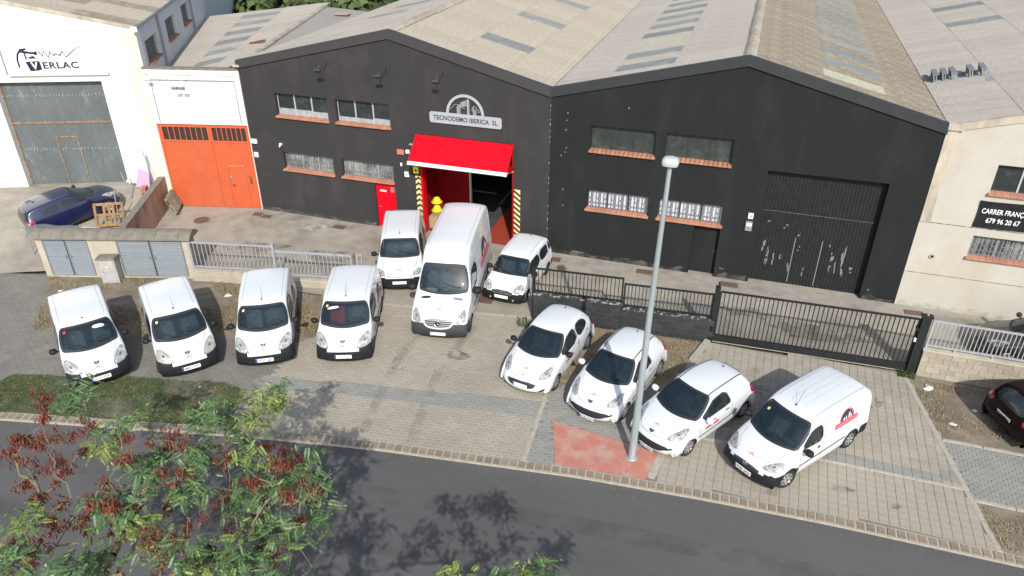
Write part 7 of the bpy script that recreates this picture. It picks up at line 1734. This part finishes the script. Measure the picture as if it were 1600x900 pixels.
def combo():
    t = thing('white_van', 'large boxy white van with an arched red company mark, rightmost of the white vehicles', 'van', (23.66, -9.50, 0), rad(-127.3), CARG)
    S = Shell(COM_ROWS, 1.02, .855, .22, 170, 115, .06); ws = ws_outline(.58, .10, .685, 1.68, 1.36, .24, .775, 1.08)
    common(S, t, ws, .045, [[(.62, 1.06), (.96, 1.08), (.62, 1.42), (.46, 1.52), (.14, 1.54), (.10, 1.04)]])
    x, y, z = S.C.T; S.region[(x > 1.60) & (z < .56+.06*(np.abs(y) > .55))] = 1; S.region[(x < -1.72) & (z < .62)] = 1; S.region[(np.abs(y) > .6) & (x > 1.0) & (z < .56)] = 1
    wheels(S, t, 1.38, -1.34, .745, .31, .19, rad(-10), 0, hub, plastic_blk)
    S.build(t, [paint_w, plastic_blk], ['body', 'bumper'])
    lamps(S, t, [(1.96, .42, .66), (1.92, .46, .80), (1.74, .62, .90), (1.52, .76, .90), (1.58, .80, .74), (1.80, .74, .62)], (1, .35, .9), lamp_m)
    mb = MB(); S.fill(mb, [(2.2, -.42, .72), (2.2, .42, .72), (2.2, .40, .58), (2.2, -.40, .58)], (1, 0, .5), .008, ink, 1, 40, 3); S.strip(mb, [(2.2, -.4, .69), (2.2, .4, .69)], (1, 0, .5), .016, dash_m, .02); mb.build('grille', t)
    mb = MB(); n = 18; cz = .665; mb.tube([(2.135, .06*math.cos(2*math.pi*k/n), cz+.06*math.sin(2*math.pi*k/n)) for k in range(n+1)], .009, chrome, 5, cap=False); mb.tube([(2.14, -.075, cz-.012), (2.145, -.01, cz+.01), (2.145, .01, cz-.01), (2.14, .075, cz+.012)], .008, chrome, 5); mb.build('emblem', t)
    both(S, 'panel_gap', t, lambda mb, d, s: (S.strip(mb, [(1.10, s, 1.08), (1.0, s, .8), (.96, s, .36), (.08, s, .36), (.03, s, 1.58), (.44, s, 1.6), (1.10, s, 1.08)], d, .003, dash_m, .011), S.strip(mb, [(1.3, s*.64, 1.2), (1.62, s*.60, 1.1), (1.88, s*.44, .9), (1.98, s*.42, .8)], UP, .003, dash_m, .008)))
    both(S, 'side_moulding', t, lambda mb, d, s: S.strip(mb, [(.98, s, .58), (-.98, s, .62)], d, .010, ink, .035))
    both(S, 'door_handle', t, lambda mb, d, s: S.fill(mb, [(.20, s, .92), (.30, s, .92), (.30, s, .84), (.20, s, .84)], d, .012, plastic_blk, 1, 16, 2))
    both(S, 'roof_rib', t, lambda mb, d, s: [S.strip(mb, [(.3, s*q, 1.9), (-1.85, s*q, 1.9)], UP, .004, paint_w if q < .5 else iron, .012) for q in (.2, .38, .58)])
    for q in (-.2, .2, .0):
        mb = MB(); S.strip(mb, [(.2, q, 1.9), (-1.8, q, 1.9)], UP, .012, paint_w, .06); mb.build('roof_rib', t)
    for s in (1, -1): mirror(t, .92, s*.98, 1.10, plastic_blk, 1.15)
    plate(t, 2.165, .44, '9508 GKN', rad(8)); interior(t, .55, 1.26, 1.02, .66, 2, seat_m, -.1, .42, wheel_y=.36)
    wipers(S, t, 1.32, .73, 1.1, .24); antenna(t, .34, .0, 1.76, .38, -.30); bonnet_mark(S, t, 1.92, 0)
    mb = MB(); S.fill(mb, [(.70, -.55, 1.6), (.70, -.48, 1.6), (.76, -.48, 1.6), (.76, -.55, 1.6)], UP, .012, haz_y, 0, 12, 2); mb.build('windscreen_sticker', t)
    for s in (1, -1): logo(S, t, -.92, 1.16, 1.02, .15, s)
    for s in (1, -1):
        mb = MB(); S.fill(mb, [(-2.0, s*.72, 1.25), (-2.0, s*.80, 1.25), (-2.0, s*.82, .70), (-2.0, s*.74, .70)], (-1, s*.6, 0), .006, tail_m, 1, 20, 2); mb.build('tail_light', t)
combo()
# ---------------- dark hatchbacks and the car behind the railing
def darkcar(name, label, pos, z, hd, pitch, paint, length=1.0, plate_txt=None, estate=False, num_rear=True, wide=1.0):
    t = thing(name, label, 'car', (pos[0], pos[1], z)); t.rotation_euler = (0, pitch, hd)
    rows = [tuple([r[0]*length, r[1]*(.98)]+[r[2]*length]+[r[3]*wide, r[4]*wide]+list(r[5:])) for r in H207]
    if estate:
        e = [(-1.90, .26, -1.80, .66, .76), (-2.02, .38, -1.90, .74, .82), (-2.04, .60, -1.92, .77, .85), (-2.00, .86, -1.90, .75, .85, .04), (-1.97, 1.02, -1.88, .71, .84, .04), (-1.88, 1.22, -1.80, .65, .83, .05), (-1.76, 1.39, -1.70, .60, .83, .05), (-1.55, 1.47, -1.50, .59, .835, .05), (-1.0, 1.50, -1.0, .60, .85, .05)]
        rows = [tuple([r[0]*length, r[1]*(1 if estate is True else .97), r[2]*length, r[3]*wide, r[4]*wide]+list(r[5:])) for r in e]+rows[9:]
    S = Shell(rows, .90, .90, .2, 160, 110); k = length
    ws = ws_outline(.19*k, .10, .61, 1.42, 1.05*k, .27, .75, .98)
    common(S, t, ws, .055, [[(.50*k, .95), (.68*k, .97), (.28*k, 1.17), (.03*k, 1.29), (-.46*k, 1.33), (-.46*k, .94)], [(-.52*k, .95), (-.52*k, 1.33), (-1.0*k, 1.29), (-1.30*k, 1.14), (-1.26*k, 1.02)]], paint, .03)
    rw = [(-1.70*k, -.50, 1.38), (-1.70*k, .50, 1.38), (-1.92*k, .60, 1.0), (-1.96*k, 0, .98), (-1.92*k, -.60, 1.0)] if estate else [(-1.52*k, -.44, 1.38), (-1.52*k, .44, 1.38), (-1.80*k, .52, 1.02), (-1.84*k, 0, 1.0), (-1.80*k, -.52, 1.02)]
    mb = MB(); S.fill(mb, rw, (-1, 0, .7), .004, pane_dark, 1, 48, 5); mb.build('rear_window', t, smooth=True)
    wheels(S, t, 1.20*k, -1.30*k, .765, .315, .2, 0, 1, hub, paint)
    S.build(t, [paint], ['body'])
    lamps(S, t, [(1.80*k, .50, .66), (1.74*k, .52, .80), (1.46*k, .64, .92), (1.26*k, .76, .94), (1.36*k, .80, .82), (1.56*k, .80, .68)], (1, .35, 1), lamp_m)
    for s in (1, -1):
        P = [(-1.90*k, s*.50, .88), (-1.82*k, s*.56, 1.0), (-1.60*k, s*.80, 1.0), (-1.62*k, s*.84, .80), (-1.88*k, s*.62, .76)]; mb = MB(); S.fill(mb, P, (-1, s*.8, .2), .008, tail_m, 1, 24, 3)
        c = np.mean(np.array(P), 0); S.fill(mb, [tuple(c+(np.array(p)-c)*.4) for p in P], (-1, s*.8, .2), .011, lamp_m, 1, 16, 2); mb.build('tail_light', t)
        mirror(t, .58*k, s*.97, 1.0, paint, 1.05)
    both(S, 'panel_gap', t, lambda mb, d, s: (S.strip(mb, [(.82*k, s, .96), (.70*k, s, .30), (-.46*k, s, .30), (-.49*k, s, 1.36)], d, .003, ink, .010), S.strip(mb, [(-.49*k, s, .32), (-.98*k, s, .34), (-1.05*k, s, .72), (-1.32*k, s, 1.0)], d, .003, ink, .010)))
    mb = MB(); S.strip(mb, [(-2.1, -.66, .56), (-2.1, .66, .56)], REAR, .006, ink, .025); S.strip(mb, [(-2.1, -.5, .26), (-2.1, .5, .26)], REAR, .006, ink, .09); mb.build('rear_bumper_trim', t)
    plate(t, -2.0*k-.01, .70, plate_txt, rad(-8), rear=True)
    mb = MB(); mb.lathe([(.04, 0), (.04, .01), (.001, .012)], chrome, 14, Matrix.Translation((-1.97*k, 0, .86)) @ Matrix.Rotation(rad(-75), 4, 'Y')); mb.build('emblem', t)
    interior(t, .14, .92*k, .90, .64, 2, dash_m, None, .36)
    mb = MB(); mb.cbox(-.09, .02, -.03, .03, -.01, .05, ink, .02, Matrix.Translation((-1.2*k, 0, 1.42))); mb.build('antenna_base', t)
    return t
hdb = rad(62)
darkcar('blue_hatchback', 'dark blue hatchback in front of the grey corrugated gate, behind the utility shelter', (-6.25, -4.55), .60, hdb, -math.atan(1.1/6.1)*.95, paint_blue, .98, None, 2, True, 1.02)
darkcar('maroon_estate', 'very dark maroon car cut off by the right edge, on the dry verge', (31.15, -6.12), 0, rad(25), 0, paint_maroon, 1.04, '4235 BKW', True, wide=1.03)
darkcar('dark_car', 'dark grey car parked behind the grey railing against the cream wall', (31.45, -2.3), 0, rad(181), 0, paint_olive, 1.04, None)
# ------------------------------------------------------------------ wear: stains, tyre marks, debris
def stain(name, x, y, rx, ry, ang, m, seed, z=.0, parent=None):
    rnd = random.Random(seed); n = 22; pts = []
    for k in range(n):
        a = 2*math.pi*k/n; q = rnd.uniform(.6, 1.15); u, v = rx*q*math.cos(a), ry*q*math.sin(a); pts.append((x+u*math.cos(ang)-v*math.sin(ang), y+u*math.sin(ang)+v*math.cos(ang), z))
    mb = MB(); mb.add(pts, [tuple(range(n))], m); mb.build(name, kind='structure')
def soft(name, c, a=.5, sc=2.0):
    m = bpy.data.materials.new(name); m.use_nodes = True; nt = m.node_tree; N, L = nt.nodes, nt.links; b = N['Principled BSDF']
    b.inputs['Base Color'].default_value = (*c, 1); b.inputs['Roughness'].default_value = .9
    tc = N.new('ShaderNodeTexCoord'); no = N.new('ShaderNodeTexNoise'); no.inputs['Scale'].default_value = sc; no.inputs['Detail'].default_value = 8; no.inputs['Roughness'].default_value = .7
    L.new(tc.outputs['Object'], no.inputs['Vector']); mr = N.new('ShaderNodeMapRange'); mr.inputs['From Min'].default_value = .42; mr.inputs['From Max'].default_value = .68; mr.inputs['To Max'].default_value = a
    L.new(no.outputs['Fac'], mr.inputs['Value']); L.new(mr.outputs['Result'], b.inputs['Alpha']); return m
dk = soft('oil_stain', (.07, .062, .052), .6, 2.4); pale = soft('cement_stain', (.62, .60, .56), .8, 3.0); tyre = soft('tyre_mark', (.06, .055, .05), .20, 1.2); dirt = soft('wall_dirt', (.28, .25, .21), .5, 1.5)
for i, (x, y, rx, ry, a, m) in enumerate([(3.5, -1.0, .8, .35, .2, pale), (2.0, -3.6, 1.6, .6, .3, dk), (5.5, -3.2, 1.4, .5, .1, dk), (10.5, -3.2, 1.0, .6, .5, dk), (24.6, -3.0, 2.2, .5, .05, dk), (22.0, -2.4, .9, .4, .0, dk), (-8.6, -6.5, 1.6, 1.0, .4, dk), (-10.5, -8.6, 2.0, .8, .4, dk)]):
    z = .007+(verlac_h(x, y)+.01 if x < -5 else 0)
    if x > -5: stain('ground_stain', x, y, rx, ry, a, m, i, z)
for i, (x, y, rx, ry, a) in enumerate([(13.0, -8.2, .5, .3, .2), (11.5, -9.4, .25, .2, 1), (15.2, -8.8, .3, .15, .4), (24.9, -10.7, .35, .12, .1), (22.6, -7.0, .3, .2, .3), (26.2, -10.9, .18, .1, .3), (18.5, -8.6, .5, .3, .4), (9.8, -10.9, .4, .2, .4), (26.0, -6.6, .4, .25, .6)]):
    stain('oil_stain', x, y, rx, ry, a, dk, 50+i, .0085)
def band(pts, w, m, z):
    mb = MB(); P = [Vector((x, y, z)) for x, y in pts]; vs = []
    for i, p in enumerate(P):
        t = (P[min(i+1, len(P)-1)]-P[max(i-1, 0)]).normalized(); n = Vector((-t.y, t.x, 0))*w/2; vs += [p-n, p+n]
    mb.add(vs, [(2*i, 2*i+1, 2*i+3, 2*i+2)[::-1] for i in range(len(P)-1)], m); mb.build('tyre_track', kind='structure')
for dx in (-.75, .75):
    band([(12.2+dx, -6.3), (12.0+dx, -9), (12.6+dx, -12.6)], .3, tyre, .0088); band([(23.4+dx, -5.2), (23.0+dx, -8), (22.4+dx, -11.5)], .28, tyre, .0088)
for off_ in (-1.6, -3.2, -6.0, -7.6):
    band([(x, kerb_y(x)+off_) for x in np.arange(-14, 46, 3)], .55, tyre, -.046)
# dirt splashed along the foot of the facades
for x0, x1, nm in ((.05, 5.9, bA), (7.05, 7.9, bA), (12.7, 13.75, bA), (13.95, 19.6, bB), (20.8, 21.9, bB), (26.15, 27.2, bB), (27.35, 40, bC)):
    mb = MB(); n = max(3, int((x1-x0)/.25)); top = [(x0+(x1-x0)*k/n, -.004, .10+.16*random.random()) for k in range(n+1)]
    for k in range(n): mb.add([(top[k][0], -.004, 0), (top[k+1][0], -.004, 0), top[k+1], top[k]], [(0, 1, 2, 3)], dirt)
    mb.build('base_dirt', nm)
# fallen pods, leaves and grit along the kerb and under the trees
def debris(n, fn, m, name, s0=.012, s1=.035, z=.012):
    V = []; F = []; b = 0
    for _ in range(n):
        x, y, zz = fn(); a = random.uniform(0, 6.28); s = random.uniform(s0, s1); t = s*random.uniform(.25, .6); c, d = math.cos(a), math.sin(a)
        V += [(x-c*s, y-d*s, zz), (x+d*t, y-c*t, zz+.006), (x+c*s, y+d*s, zz+.002), (x-d*t, y+c*t, zz+.008)]; F.append((b, b+1, b+2, b+3)); b += 4
    me = bpy.data.meshes.new(name); me.from_pydata(V, [], F); me.materials.append(m); me.update(); inst(name, me, kind='stuff')
def near_kerb():
    x = random.uniform(-6, 30); return (x, kerb_y(x)-abs(random.gauss(0, .25))-.02, -.045)
def on_road():
    x = random.uniform(0, 30); return (x, kerb_y(x)-random.uniform(.2, 7.5), -.045)
def on_pave():
    x = random.uniform(8, 28); return (x, random.uniform(-12, -5.5), .01)
debris(420, near_kerb, joint_sand, 'road_grit'); debris(160, near_kerb, pod_m, 'fallen_pods'); debris(90, on_road, rubber, 'road_specks', .01, .03); debris(140, on_pave, straw, 'leaf_litter', .008, .022); debris(60, on_pave, rubber, 'dark_specks', .008, .02)
